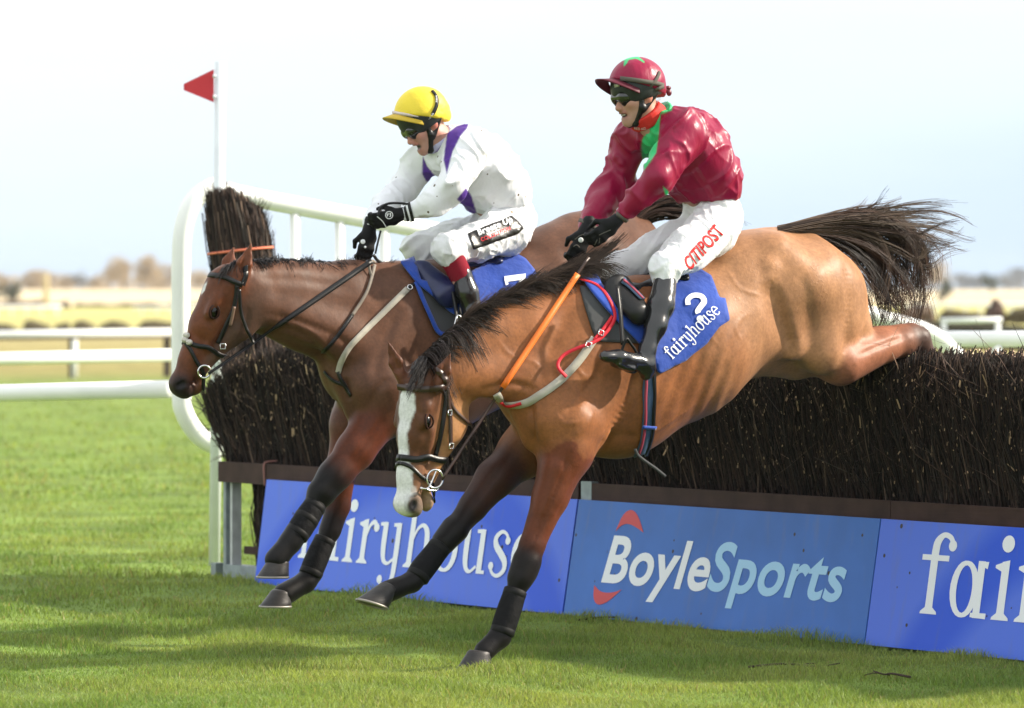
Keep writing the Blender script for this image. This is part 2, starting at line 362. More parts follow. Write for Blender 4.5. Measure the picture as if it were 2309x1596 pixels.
# ------------------------------------------------ fence line
F0 = np.array([-1.1803, 29.685, 0]); FU = np.array([.5175, -.8557, 0]); FN = np.array([-.8557, -.5175, 0]); UP = np.array([0, 0, 1.])
def fl(t, n=0., z=0.): return F0+FU*np.asarray(t)[..., None]+FN*np.asarray(n)[..., None]+UP*np.asarray(z)[..., None]
fence = empty('steeplechase_fence', tuple(fl(np.array(3.), np.array(-.3))), 'dark birch brush steeplechase fence standing across the turf behind the horses', 'fence')
T0, T1 = -.82, 9.5
M_gapshade = mat('brush_gap_shade', (.012, .009, .007), .95, .1)
M_twig = mat('twig', attr=True, rough=.8, spec=.25)
M_cut = mat('cut_wood', attr=True, rough=.75, spec=.2)
M_plank = mat('brown_plank', (.052, .029, .024), .75, .25, var=(9, .25, 6), bump=[(6, .25, .01, (1, 1, 14))])
def top_z(t): return 1.33+.02*np.sin(t*2.1)+.015*np.sin(t*5.3+1)-np.where(t < .1, .30*np.clip((.1-t)/1.0, 0, 1)**2.2, 0)
def endwarp(t, z):  # the brush bellies out past its frame at the left end
    e = -.13*np.sin(np.clip((np.asarray(z)-.64)/.70, 0, 1)*np.pi*.86)+.10*np.clip((np.asarray(z)-1.12)/.2, 0, 1)
    return np.asarray(t)+e*np.clip(1-(np.asarray(t)-T0)/.75, 0, 1)
def front_n(t, z):  # how far the brush face leans out
    return .05+.10*np.clip((z-.66)/.6, 0, 1)-.16*np.clip((z-1.2)/.2, 0, 1)**2
# near-black filler added inside the brush, so gaps between twigs read as shade
cs = MB(); ts = np.linspace(T0+.18, T1, 60); rows = []
for t in ts:
    zt = top_z(t)-.07
    rows.append([fl(endwarp(t, z_), np.array(n_), np.array(z_)) for n_, z_ in ((-.10, .05), (-.10, .6), (-.02, .9), (-.01, zt-.12), (-.08, zt-.02), (-.5, zt-.02), (-.58, .9), (-.5, .05))])
R = np.array(rows); nn, kk = R.shape[:2]; i, j = np.meshgrid(np.arange(nn-1), np.arange(kk), indexing='ij'); k2 = (j+1) % kk
cs.add(R.reshape(-1, 3), np.stack([i*kk+j, i*kk+k2, (i+1)*kk+k2, (i+1)*kk+j], -1).reshape(-1, 4)); cs.add(R[0], [[0, 1, 2, 3], [0, 3, 4, 7], [4, 5, 6, 7]])
cs.build('brush_gap_shade', M_gapshade, fence, smooth=False)
def twig_mesh(A, B, r0, r1, bend, col, sides=3, seg=2):
    """many tapered bent twigs at once"""
    n = len(A); d = B-A; L = np.linalg.norm(d, axis=1)[:, None]; d = d/L
    u = np.cross(d, rng.normal(size=(n, 3))); u /= np.linalg.norm(u, axis=1)[:, None]; v = np.cross(d, u)
    rings = []
    for s in range(seg+1):
        f = s/seg; c = A+d*L*f+u*(bend[:, None]*L*4*f*(1-f)); r = (r0+(r1-r0)*f)[:, None]
        for a in range(sides): rings.append(c+(u*math.cos(2*math.pi*a/sides)+v*math.sin(2*math.pi*a/sides))*r)
    k = (seg+1)*sides; V = np.stack(rings, 1).reshape(-1, 3); b = (np.arange(n)*k)[:, None, None]
    F = np.array([[s*sides+a, s*sides+(a+1) % sides, (s+1)*sides+(a+1) % sides, (s+1)*sides+a] for s in range(seg) for a in range(sides)])
    return V, (b+F[None]).reshape(-1, 4), np.repeat(col, k, 0)
def twig_cols(n):
    base = np.array([[.034, .022, .018], [.016, .012, .010], [.058, .037, .028], [.044, .036, .030], [.14, .095, .068]]); w = [.30, .40, .17, .08, .05]
    return base[rng.choice(5, n, p=w)]*rng.uniform(.7, 1.3, (n, 1))
n = 30000; t = rng.uniform(T0, T1, n); z0 = .63+rng.beta(1, 1.3, n)*.62; L = rng.uniform(.18, .55, n)
zt = top_z(t)+rng.normal(0, .022, n); z1 = np.minimum(z0+L, zt); z0 = np.minimum(z0, z1-.05)
dep = -rng.exponential(.035, n); slant = rng.normal(0, .13, n)+np.where(rng.uniform(size=n) < .15, rng.normal(0, .45, n), 0)
A = fl(endwarp(t, z0), front_n(t, z0)+dep, z0); B = fl(endwarp(t+slant*(z1-z0), z1), front_n(t, z1)+dep+rng.normal(0, .025, n), z1)
mb = MB(); mb.add(*twig_mesh(A, B, rng.uniform(.003, .0062, n), rng.uniform(.0013, .0035, n), rng.normal(0, .05, n), twig_cols(n)))
# top surface: upright cut ends
n = 9000; t = rng.uniform(T0+.1, T1, n); nd = rng.uniform(-.55, .0, n); zt = top_z(t)+rng.normal(0, .016, n)-.05*np.clip((nd+.06)/.06, 0, 1)
A = fl(endwarp(t, zt-.12), nd, zt-rng.uniform(.08, .2, n)); B = fl(endwarp(t+rng.normal(0, .02, n), zt), nd+rng.normal(0, .02, n), zt)
mb.add(*twig_mesh(A, B, rng.uniform(.003, .006, n), rng.uniform(.003, .005, n), rng.normal(0, .03, n), twig_cols(n)*2.2, seg=1))
topB = B
# loose strays leaning out of the face and the flared left end
n = 2600; t = rng.uniform(T0, T1, n); z0 = rng.uniform(.70, 1.25, n); L = rng.uniform(.08, .40, n)
A = fl(t, front_n(t, z0)-.02, z0); B = A+FU*rng.normal(0, .6, n)[:, None]*L[:, None]+FN*rng.uniform(.03, .2, n)[:, None]*L[:, None]*1.5+UP*rng.uniform(.2, .9, n)[:, None]*L[:, None]
mb.add(*twig_mesh(A, B, rng.uniform(.0018, .003, n), rng.uniform(.0006, .0014, n), rng.normal(0, .08, n), twig_cols(n)*2.4))
n = 1500; t = T0+.04+np.abs(rng.normal(0, .08, n)); a = rng.uniform(0, 1, n); nd = rng.uniform(-.5, .08, n); z0 = .66+rng.uniform(0, .1, n)
Lz = rng.uniform(.15, .62, n); A = fl(t, nd, z0); B = fl(endwarp(t, z0+Lz)-.03*a, nd+rng.normal(0, .04, n), z0+Lz)
mb.add(*twig_mesh(A, B, rng.uniform(.003, .006, n), rng.uniform(.001, .003, n), rng.normal(0, .08, n), twig_cols(n)))
n = 90; A = fl(np.full(n, T0-.08)+rng.normal(0, .1, n), rng.uniform(-.3, .05, n), rng.uniform(.65, 1.0, n)); B = A-FU*rng.uniform(.08, .34, n)[:, None]+UP*rng.normal(.08, .1, n)[:, None]
mb.add(*twig_mesh(A, B, rng.uniform(.003, .005, n), np.full(n, .001), rng.normal(0, .12, n), twig_cols(n)))
# brush stuffed in the frame below the rail (seen at the left end)
n = 1500; t = rng.uniform(-.52, .3, n); z0 = rng.uniform(.02, .3, n); A = fl(t, .02-rng.exponential(.05, n), z0); B = A+UP*rng.uniform(.2, .4, n)[:, None]+FU*rng.normal(0, .05, n)[:, None]
mb.add(*twig_mesh(A, B, rng.uniform(.003, .006, n), rng.uniform(.002, .004, n), rng.normal(0, .06, n), twig_cols(n)*1.2))
tag(mb.build('brush', M_twig, fence, col=True), kind='stuff')
# pale slashed ends scattered over the face and the top
def chips(C, nv, up, lw, ww, col):
    n = len(C); s = np.cross(nv, up); s /= np.linalg.norm(s, axis=1)[:, None]; up = np.cross(s, nv)
    V = np.stack([C-s*ww/2-up*lw/2, C+s*ww/2-up*lw*.42, C+s*ww/2+up*lw/2, C-s*ww/2+up*lw*.42, C-nv*.004], 1).reshape(-1, 3); b = (np.arange(n)*5)[:, None]
    return V, np.concatenate([b+q for q in ([0, 1, 2], [0, 2, 3], [1, 0, 4], [2, 1, 4], [3, 2, 4], [0, 3, 4])]), np.repeat(col, 5, 0)
mb = MB(); n = 1500; t = rng.uniform(T0+.2, T1, n); z = .72+rng.beta(1.6, 1, n)*.58; C = fl(endwarp(t, z), front_n(t, z)+.012, z)
nv = FN+rng.normal(0, .35, (n, 3)); nv /= np.linalg.norm(nv, axis=1)[:, None]; up = UP+rng.normal(0, .25, (n, 3))
big = (rng.uniform(size=n) < .10)[:, None]; lw = np.where(big, rng.uniform(.03, .075, (n, 1)), rng.uniform(.005, .018, (n, 1))); ww = np.where(big, rng.uniform(.007, .012, (n, 1)), rng.uniform(.003, .007, (n, 1)))
pc = np.array([.52, .36, .22])*rng.uniform(.5, 1.15, (n, 1)); mb.add(*chips(C, nv, up, lw, ww, pc))
sel = rng.choice(len(topB), 3800, replace=False); C = topB[sel]+UP*.002; n = len(C); nv = UP*.8+FU*.5+rng.normal(0, .4, (n, 3)); nv /= np.linalg.norm(nv, axis=1)[:, None]
mb.add(*chips(C, nv, FU+rng.normal(0, .4, (n, 3)), rng.uniform(.006, .016, (n, 1)), rng.uniform(.005, .010, (n, 1)), np.array([.55, .38, .27])*rng.uniform(.4, 1.2, (n, 1))))
tag(mb.build('cut_end', M_cut, fence, col=True, smooth=False), kind='stuff')
# frame: brown plank rail in lengths, galvanised posts, base rail
M_galv = mat('galvanised_steel', (.26, .30, .32), .5, .5, .4, var=(14, .2, 4))
M_galv2 = mat('pale_steel', (.50, .52, .52), .6, .3, var=(9, .25, 5)); M_whitepaint = mat('white_paint', (.74, .77, .80), .45, .4, var=(7, .05, 4))
for a, b_ in ((-.70, -.13), (-.125, 3.20), (3.33, 5.94), (5.945, 9.6)):
    z_ = .615; c = fl(np.array((a+b_)/2), np.array(.14), np.array(z_))
    MB().add(*box(c, FU*(b_-a)/2, FN*.022, UP*.058)).build('plank', M_plank, fence, smooth=False)
MB().add(*box(fl(np.array(3.265), np.array(.135), np.array(.58)), FU*.05, FN*.02, UP*.1)).build('post', M_galv, fence, smooth=False)
for t_, w_, m_ in ((-.70, .016, M_galv), (-.62, .012, M_galv2)):
    MB().add(*box(fl(np.array(t_), np.array(.09), np.array(.31)), FU*w_, FN*.03, UP*.31)).build('post', m_, fence, smooth=False)
MB().add(*box(fl(np.array(-.34), np.array(.09), np.array(.045)), FU*.36, FN*.04, UP*.04)).build('base_rail', M_galv, fence, smooth=False)
MB().add(*box(fl(np.array(-.25), np.array(.06), np.array(.17)), FU*.30, FN*.015, UP*.022)).build('plank', M_plank, fence, smooth=False)
MB().add(*box(fl(np.array(-.84), np.array(.09), np.array(.05)), FU*.03, FN*.03, UP*.035)).build('foot_block', M_galv, fence, smooth=False)
tw = smooth_path([fl(np.array(-.128), np.array(q), np.array(z)) for q, z in ((.09, .69), (.13, .688), (.172, .675), (.172, .60), (.168, .55))], 14)
MB().add(*tube(tw, .006, 6)).build('twine', mat('pink_twine', (.28, .13, .11), .8), fence)

# ------------------------------------------------ lettering
def stroke(pts, n=16, z=0.):
    q = smooth_path(pts, n) if len(pts) > 2 else np.asarray(pts, float)
    T = np.gradient(q[:, :2], axis=0); T /= np.linalg.norm(T, axis=1)[:, None]+1e-9; S = np.stack([-T[:, 1], T[:, 0]], 1)
    a = q[:, :2]+S*q[:, 2:]/2; b = q[:, :2]-S*q[:, 2:]/2; m = len(q); V = np.concatenate([np.concatenate([a, b]), np.full((2*m, 1), z)], 1)
    i = np.arange(m-1); return V, np.stack([i, m+i, m+i+1, i+1], 1)
def ringl(cx, cy, rx, ry, thick, thin, a0=0, a1=360, z=0., n=26):
    a = np.radians(np.linspace(a0, a1, n)); w = thin+(thick-thin)*np.abs(np.cos(a))
    return stroke(np.stack([cx+rx*np.cos(a), cy+ry*np.sin(a), w], 1), n*1, z) if False else _rs(cx, cy, rx, ry, a, w, z)
def _rs(cx, cy, rx, ry, a, w, z):
    o = np.stack([cx+(rx+w/2)*np.cos(a), cy+(ry+w/2)*np.sin(a)], 1); i_ = np.stack([cx+(rx-w/2)*np.cos(a), cy+(ry-w/2)*np.sin(a)], 1); m = len(a)
    V = np.concatenate([np.concatenate([o, i_]), np.full((2*m, 1), z)], 1); k = np.arange(m-1); return V, np.stack([k, k+1, m+k+1, m+k], 1)
def disc(cx, cy, r, z=0.): 
    a = np.linspace(0, 2*np.pi, 19)[:-1]; V = np.concatenate([[[cx, cy, z]], np.stack([cx+r*np.cos(a), cy+r*np.sin(a), np.full(18, z)], 1)])
    k = np.arange(18); return V, np.stack([np.zeros(18, int), 1+k, 1+(k+1) % 18, 1+(k+1) % 18], 1)[:, :3]
def stem(x, y0, y1, w=.17, flare=.13, top=0., z=0.):
    """stem with flared slab foot; top>0 leaves a flag serif to the left"""
    P_ = [(x, y0, w+2*flare), (x, y0+.045, w+2*flare*.9), (x, y0+.12, w*1.04), (x, y0+.2, w), (x, y1, w)] if flare else [(x, y0, w), (x, y1, w)]
    q = np.array(P_, float); m = len(q); V = np.concatenate([np.stack([q[:, 0]-q[:, 2]/2, q[:, 1]], 1), np.stack([q[:, 0]+q[:, 2]/2, q[:, 1]], 1)]); V = np.concatenate([V, np.full((2*m, 1), z)], 1); k = np.arange(m-1)
    r = [(V, np.stack([k, m+k, m+k+1, k+1], 1))]
    if top:
        r.append((np.array([[x-w/2-top, y1-.10, z], [x-w/2+.01, y1-.16, z], [x-w/2+.01, y1+.0, z], [x-w/2-top, y1-.05, z]]), np.array([[0, 1, 2, 3]])))
        r.append((np.array([[x-w/2, y1-.001, z], [x+w/2, y1-.001, z], [x+w/2, y1+.05, z], [x-w/2, y1+.01, z]]), np.array([[0, 1, 2, 3]])))
    return r
def serif_word(word):
    """rounded display serif drawn stroke by stroke; returns verts, faces lists and width (x-height 1)"""
    out = []; x = 0
    def put(items):
        for V, F in items: out.append((V+[x, 0, .0016*len(out)*.1], F))
    for ch in word:
        if ch == 'f':
            put(stem(.36, 0, 1.12, .18, .12)); put([stroke([(.36, 1.10, .18), (.39, 1.28, .17), (.53, 1.41, .10), (.70, 1.37, .10), (.78, 1.25, .12)]), disc(.77, 1.23, .10), stroke([(.05, 1.0, .1), (.72, 1.0, .1)])]); x += .78
        elif ch == 'a': put([ringl(.40, .49, .27, .46, .16, .075)]+stem(.76, .0, 1.0, .17, .0)); put([stroke([(.70, .96, .05), (.92, .93, .13)]), stroke([(.62, .05, .08), (1.0, .045, .1)])]); x += 1.06
        elif ch == 'i': put(stem(.28, 0, 1.0, .18, .12, .15)); put([disc(.28, 1.33, .15)]); x += .56
        elif ch == 'r': put(stem(.28, 0, 1.0, .18, .12, .15)); put([stroke([(.33, .66, .09), (.45, .90, .09), (.60, .98, .12), (.70, .88, .13)]), disc(.70, .86, .105)]); x += .80
        elif ch == 'y': put([stroke([(.25, 1.0, .18), (.25, .45, .18), (.31, .14, .14), (.48, .05, .08), (.68, .16, .07)]), stroke([(.76, 1.0, .18), (.76, .1, .18), (.72, -.30, .15), (.54, -.50, .09), (.36, -.47, .09), (.26, -.34, .1)]), disc(.27, -.33, .10), stroke([(.05, .95, .08), (.3, .96, .1)]), stroke([(.56, .95, .08), (.8, .96, .1)])]); x += 1.0
        elif ch == 'h': put(stem(.28, 0, 1.45, .18, .12, .15)); put(stem(.86, 0, .62, .18, .12)); put([stroke([(.34, .66, .06), (.47, .90, .08), (.66, .99, .10), (.82, .86, .17), (.86, .60, .18)])]); x += 1.14
        elif ch == 'o': put([ringl(.46, .48, .34, .47, .18, .07)]); x += .94
        elif ch == 'u': put([stroke([(.26, 1.0, .18), (.26, .40, .18), (.32, .12, .14), (.48, .03, .08), (.68, .16, .07)])]+stem(.80, 0, 1.0, .18, .0)); put([stroke([(.05, .95, .08), (.3, .96, .1)]), stroke([(.59, .95, .08), (.82, .96, .1)]), stroke([(.72, .04, .08), (1.0, .04, .08)])]); x += 1.06
        elif ch == 's': put([stroke([(.66, .80, .1), (.58, .93, .08), (.40, .98, .09), (.22, .84, .14), (.26, .66, .17), (.44, .50, .18), (.62, .32, .17), (.62, .12, .13), (.42, -.01, .09), (.22, .05, .08), (.14, .20, .1)], 34), disc(.645, .79, .09), disc(.155, .20, .09)]); x += .80
        elif ch == 'e': put([ringl(.46, .48, .34, .47, .18, .075, -42, -360), stroke([(.16, .52, .08), (.80, .52, .08)])]); x += .92
    return out, x
def sans_word(txt, shear=0., bold=0.):
    cu = bpy.data.curves.new('lettering', 'FONT'); cu.body = txt; cu.shear = shear; cu.offset = bold; cu.resolution_u = 6; cu.space_character = 1.06; cu.fill_mode = 'FRONT'
    o = bpy.data.objects.new('lettering', cu); COL.objects.link(o); bpy.context.view_layer.update()
    me = bpy.data.meshes.new_from_object(o.evaluated_get(bpy.context.evaluated_depsgraph_get())); bpy.data.objects.remove(o)
    V = np.array([v.co[:] for v in me.vertices]); F = [tuple(p.vertices) for p in me.polygons]; bpy.data.meshes.remove(me); bpy.data.curves.remove(cu)
    T = []
    for f in F:
        for q in range(1, len(f)-1): T.append((f[0], f[q], f[q+1]))
    return V, np.array(T)
def normed(V):
    V = np.array(V); lo, hi = V[:, :2].min(0), V[:, :2].max(0); r = (V[:, :2]-lo)/(hi-lo); return r, hi-lo
# ------------------------------------------------ advertising boards
M_white_print = mat('white_print', (.84, .87, .92), .5, .4); M_sky_print = mat('pale_blue_print', (.37, .64, .90), .5, .4); M_red_print = mat('red_print', (.58, .06, .07), .5, .4)
def board_dirt(m, t, b, co):
    # dried mud specks and rain streaks
    src = b.inputs['Base Color'].links[0].from_socket; v = N(t, 'ShaderNodeTexVoronoi'); v.inputs['Scale'].default_value = 16; t.links.new(co.outputs['Object'], v.inputs['Vector'])
    w = N(t, 'ShaderNodeTexWhiteNoise'); t.links.new(v.outputs['Position'], w.inputs['Vector']); p = N(t, 'ShaderNodeMath', operation='POWER'); p.inputs[1].default_value = 7; t.links.new(w.outputs[0], p.inputs[0]); g = N(t, 'ShaderNodeMath', operation='MULTIPLY'); g.inputs[1].default_value = .22; t.links.new(p.outputs[0], g.inputs[0])
    c = N(t, 'ShaderNodeMath', operation='LESS_THAN'); t.links.new(v.outputs['Distance'], c.inputs[0]); t.links.new(g.outputs[0], c.inputs[1]); x = N(t, 'ShaderNodeMixRGB'); x.inputs[2].default_value = (.03, .022, .018, 1); t.links.new(c.outputs[0], x.inputs[0]); t.links.new(src, x.inputs[1])
    mp = N(t, 'ShaderNodeMapping'); mp.inputs['Scale'].default_value = (5, 5, .8); t.links.new(co.outputs['Object'], mp.inputs[0]); n = N(t, 'ShaderNodeTexNoise'); n.inputs['Scale'].default_value = 3; n.inputs['Detail'].default_value = 7; t.links.new(mp.outputs[0], n.inputs['Vector'])
    r = N(t, 'ShaderNodeMapRange'); r.inputs[1].default_value = .55; r.inputs[2].default_value = .85; r.inputs[3].default_value = 0; r.inputs[4].default_value = .30; t.links.new(n.outputs[0], r.inputs[0]); y = N(t, 'ShaderNodeMixRGB'); y.inputs[2].default_value = (.20, .19, .17, 1); t.links.new(r.outputs[0], y.inputs[0]); t.links.new(x.outputs[0], y.inputs[1]); t.links.new(y.outputs[0], b.inputs['Base Color'])
def swoosh(m, t, b, co):
    # printed darker swoosh on the violet-blue panel
    w = N(t, 'ShaderNodeTexWave', wave_type='RINGS', rings_direction='SPHERICAL', wave_profile='SIN'); w.inputs['Scale'].default_value = .32; w.inputs['Distortion'].default_value = .6; w.inputs['Detail'].default_value = 0
    mp = N(t, 'ShaderNodeMapping'); mp.inputs['Location'].default_value = (.5, .3, 1.1); t.links.new(co.outputs['Object'], mp.inputs[0]); t.links.new(mp.outputs[0], w.inputs['Vector'])
    r = N(t, 'ShaderNodeValToRGB'); t.links.new(w.outputs[0], r.inputs[0]); e = r.color_ramp.elements
    e[0].position = .08; e[0].color = (.026, .100, .70, 1); e[1].position = .42; e[1].color = (.085, .175, .76, 1)
    t.links.new(r.outputs[0], b.inputs['Base Color']); board_dirt(m, t, b, co)
M_violet = mat('violet_blue_panel', (.1, .13, .6), .45, .25, extra=swoosh)
M_blue = mat('blue_panel', (.045, .155, .52), .45, .25, var=(3, .12, 3), bump=[(3, .1, .01)], extra=board_dirt)
LEAN = .09; BH = .575
def board_pt(t, v, off=0.):
    """t along the fence, v metres up the leaning face"""
    k = v/BH; return fl(np.asarray(t), .30-LEAN*k+off, .03+np.asarray(v)*.975)
def board(t0, t1, m, label, tilt0=0.):
    e = empty('advert_board', tuple(fl(np.array((t0+t1)/2), np.array(.3))), label, 'advert board', 'advertising boards along the foot of the fence')
    V = np.array([board_pt(np.array(t_)+tl, np.array(v_), o_) for o_ in (-.012, 0) for t_, v_, tl in ((t0, -.02, 0), (t1, -.02, 0), (t1, BH, 0), (t0, BH, tilt0))])
    V, F = V, np.array([[4, 5, 6, 7], [3, 2, 1, 0], [0, 1, 5, 4], [1, 2, 6, 5], [2, 3, 7, 6], [3, 0, 4, 7]])
    obj('panel', V, F, m, e, False); return e
def lay(e, V, F, m, t0, v0, st, sv, name='lettering', off=.002):
    W_ = board_pt(t0+np.asarray(V)[:, 0]*st, v0+np.asarray(V)[:, 1]*sv, off+np.asarray(V)[:, 2]*.5); return W_, F
def lay_word(e, word, t0, t1, v0, xh, m, name='lettering'):
    it, w = serif_word(word); b = MB()
    for V, F in it: b.add(*lay(e, V, F, m, t0, v0, (t1-t0)/w, xh))
    b.build(name, m, e, smooth=False)
b1 = board(.0, 3.27, M_violet, 'violet-blue board at the left end of the fence, partly hidden by the horses legs', -.03)
lay_word(b1, 'fairyhouse', .41, 2.96, .150, .235, M_white_print)
b3 = board(5.94, 9.9, M_violet, 'violet-blue board cut off at the right edge of the picture, reading fair')
lay_word(b3, 'fairyhouse', 6.29, 9.10, .150, .262, M_white_print)
b2 = board(3.285, 5.93, M_blue, 'mid-blue bookmaker board with white and pale blue italic lettering and two red ticks')
for txt, t0, t1, v0, v1, m_ in (('Boyle', 3.60, 4.57, .085, .405, M_white_print), ('Sports', 4.56, 5.72, .09, .415, M_sky_print)):
    V, F = sans_word(txt, .22, .022); q, _ = normed(V); V2 = np.stack([q[:, 0], q[:, 1], np.zeros(len(q))], 1)
    Wv, F = lay(b2, V2, F, m_, t0, v0, t1-t0, v1-v0); obj('lettering', Wv, F, m_, b2, False)
def crescent(pts_o, pts_i):
    o = smooth_path(pts_o, 12); i_ = smooth_path(pts_i, 12); V = np.concatenate([o, i_]); V = np.concatenate([V, np.zeros((24, 1))], 1); k = np.arange(11)
    return V, np.stack([k, k+1, 13+k, 12+k], 1)
for po, pi_ in (([(3.67, .425), (3.72, .51), (3.79, .54), (3.86, .51), (3.93, .43)], [(3.67, .425), (3.72, .458), (3.78, .468), (3.85, .455), (3.93, .43)]),
                ([(3.54, .145), (3.55, .08), (3.60, .048), (3.69, .07), (3.80, .135)], [(3.54, .145), (3.60, .118), (3.66, .112), (3.73, .118), (3.80, .135)])):
    V, F = crescent(po, pi_); Wv, F = lay(b2, V, F, M_red_print, 0, 0, 1, 1); obj('emblem', Wv, F, M_red_print, b2, False)

# ------------------------------------------------ white wing of the fence
M_pvc = mat('white_plastic', (.87, .87, .86), .35, .5, var=(5, .04, 3))
wing = empty('fence_wing', (-1.85, 31.9, 0), 'white pipe wing with upright pickets flanking the left end of the fence', 'wing rail')
WO = np.array([-1.86, 32.0, 0]); WD = np.array([.857, .515, 0])
def wp(w, z): return WO+WD*w+UP*z
def rail_z(w): return 2.27-.157*w
top = smooth_path([wp(-.16, .98), wp(-.165, 1.3), wp(-.165, 1.75), wp(-.15, 2.02), wp(-.07, 2.20), wp(.09, 2.285), wp(.25, rail_z(.25)), wp(1.5, rail_z(1.5)), wp(3., rail_z(3)), wp(4.6, rail_z(4.6)), wp(5.05, 1.455), wp(5.4, 1.36), wp(5.62, 1.20)], 90)
top[:, 0] -= 0; MB().add(*tube(top, .058, 14, caps=False)).build('top_rail', M_pvc, wing)
bot = smooth_path([wp(-.16, 1.02), wp(-.15, .93), wp(-.07, .80), wp(.05, .72), wp(.3, .66), wp(.7, .64)], 24)
MB().add(*tube(bot, .058, 14)).build('lower_rail', M_pvc, wing)
for w in np.arange(.62, 5.4, .315):
    zt_ = rail_z(w)-.03; zt_ = zt_ if w < 5 else 1.40-(w-5.0)*.35
    MB().add(*tube([wp(w, -.05), wp(w, zt_)], .032, 10)).build('picket', M_pvc, wing)
pole = empty('flag_pole', (P(484, 1270, 31.7)[0], 31.7, 0), 'tall thin white pole with a red pennant at the left end of the fence', 'flag pole')
p0 = P(483, 1285, 31.7); p1 = P(497, 140, 31.7); MB().add(*tube([p0, p1], .034, 12)).build('pole', M_whitepaint, pole)
M_flag = mat('red_flag', (.62, .045, .06), .6, .3, bump=[(6, .2, .02)])
fp = [(482, 156), (482, 231), (415, 204), (415, 190)]
fv = np.array([P(a, b, 31.7+o) for o in (-.006, .006) for a, b in fp]); fv[[2, 3, 6, 7], 1] -= .05
obj('pennant', fv, [[0, 3, 2, 1], [4, 5, 6, 7], [0, 1, 5, 4], [1, 2, 6, 5], [2, 3, 7, 6], [3, 0, 4, 7]], M_flag, pole, False)
for y_ in (172, 218): MB().add(*tube([P(487, y_, 31.66), P(480, y_, 31.66)], .012, 6)).build('clip', M_whitepaint, pole)
# upright brush bundle tied with twine
bun = empty('brush_bundle', tuple(P(545, 1280, 31.0)), 'tall upright bundle of birch twigs tied with orange twine beside the white pole', 'brush bundle')
n = 5200; a = rng.uniform(0, 2*np.pi, n); rr = np.sqrt(rng.uniform(0, 1, n))*np.array(1.); dB = 31.0
s_ = FPX/dB
def bun_pt(rx, ry, k):  # k 0 base .. 1 top
    cx = np.interp(k, [0, .55, .8, 1], [575, 548, 537, 516]); hw = np.interp(k, [0, .5, .62, .85, 1], [72, 68, 70, 71, 50]); cy = 860-k*430
    return np.stack([(cx+rx*hw-PW/2)/FPX*dB, dB+ry*hw/s_*.9, CH-(cy-HZ)/FPX*dB], -1)
k0 = rng.uniform(0, .75, n); k1 = np.minimum(k0+rng.uniform(.15, .4, n), 1.0+rng.normal(0, .02, n)-.10*np.clip(np.cos(a)*rr, 0, 1)**1.5)
k1 = np.maximum(k1, k0+.05); mb = MB()
mb.add(*twig_mesh(bun_pt(np.cos(a)*rr, np.sin(a)*rr, k0), bun_pt(np.cos(a)*rr*1.02+rng.normal(0, .04, n), np.sin(a)*rr, k1), rng.uniform(.004, .007, n), rng.uniform(.0015, .004, n), rng.normal(0, .03, n), twig_cols(n)*1.7))
n = 260; k0 = rng.uniform(.3, .95, n); sg = np.where(rng.uniform(size=n) < .6, -1., 1.); A = bun_pt(sg*.9, rng.normal(0, .4, n), k0); B = A+np.stack([sg*rng.uniform(.005, .045, n), rng.normal(0, .02, n), rng.uniform(.03, .12, n)], 1)
mb.add(*twig_mesh(A, B, np.full(n, .002), np.full(n, .0008), rng.normal(0, .08, n), twig_cols(n)))
tag(mb.build('twig', M_twig, bun, col=True), kind='stuff')
aa = np.linspace(0, 2*np.pi, 40); kk_ = .686+.018*np.cos(aa); MB().add(*tube(bun_pt(np.cos(aa)*1.04, np.sin(aa)*1.04, kk_), .008, 6, caps=False)).build('twine', mat('orange_twine', (.75, .20, .11), .7), bun)

# ------------------------------------------------ running rails
M_brownpost = mat('brown_post', (.10, .075, .065), .8, .2, var=(8, .3, 4))
def running_rail(pxa, pxb, d0, d1, pya, pyb, r, posts, label, postm=None, pr=.04, cat='running rail', brown=()):
    a, b = P(pxa, pya, d0), P(pxb, pyb, d1)
    e = empty('running_rail', (a[0], a[1], 0), label, cat, 'white running rails of the course')
    MB().add(*tube([a, b], r, 12)).build('rail', M_pvc, e)
    for px in posts:
        f = (px-pxa)/(pxb-pxa); q = a+(b-a)*f; MB().add(*tube([[q[0], q[1], -.05], q-UP*r*.5], pr, 8)).build('post', M_pvc, e)
    for px in brown:
        f = (px-pxa)/(pxb-pxa); q = a+(b-a)*f+np.array([0, .25, 0]); MB().add(*box([q[0], q[1], q[2]*.5-.05], [.065, 0, 0], [0, .065, 0], [0, 0, q[2]*.5])).build('post', M_brownpost, e, False)
    return e
running_rail(-260, 382, 33.6, 32.5, 893, 877, .055, (-230,), 'thick white rail nearest the turf, running in from the left edge to the wing')
running_rail(-260, 470, 44, 47, 814, 799, .055, (-200,), 'middle white rail on the left, between the near rail and the thin far one')
running_rail(-200, 470, 98, 101, 757, 749, .075, (-150, 163), 'thin far white rail on the left with white and brown posts', brown=(155, 372), pr=.055)
running_rail(2080, 2900, 35.6, 36.5, 764, 764, .056, (2243, 2520), 'thick white rail at the right edge above the brush')
running_rail(2120, 2258, 78, 78, 723, 721, .04, (2128, 2249), 'thin far white rail on the right ending in an upright')
running_rail(-200, 470, 96, 99, 766, 758, .028, (), 'thin brown lower bar under the far left rail', brown=()).children[0].data.materials[0] = M_brownpost
# far white rails as thin lines across the course
for (x0, x1, d, py, lb) in ((-300, 140, 330, 692, 'faint distant white rail at the far left below the trees'), (300, 470, 360, 694, 'faint distant white rail beyond the pole on the left'), (2020, 2500, 330, 687, 'faint distant white rail at the far right below the trees')):
    running_rail(x0, x1, d, d, py, py, .10, np.arange(x0+20, x1, 34), lb, pr=.07)

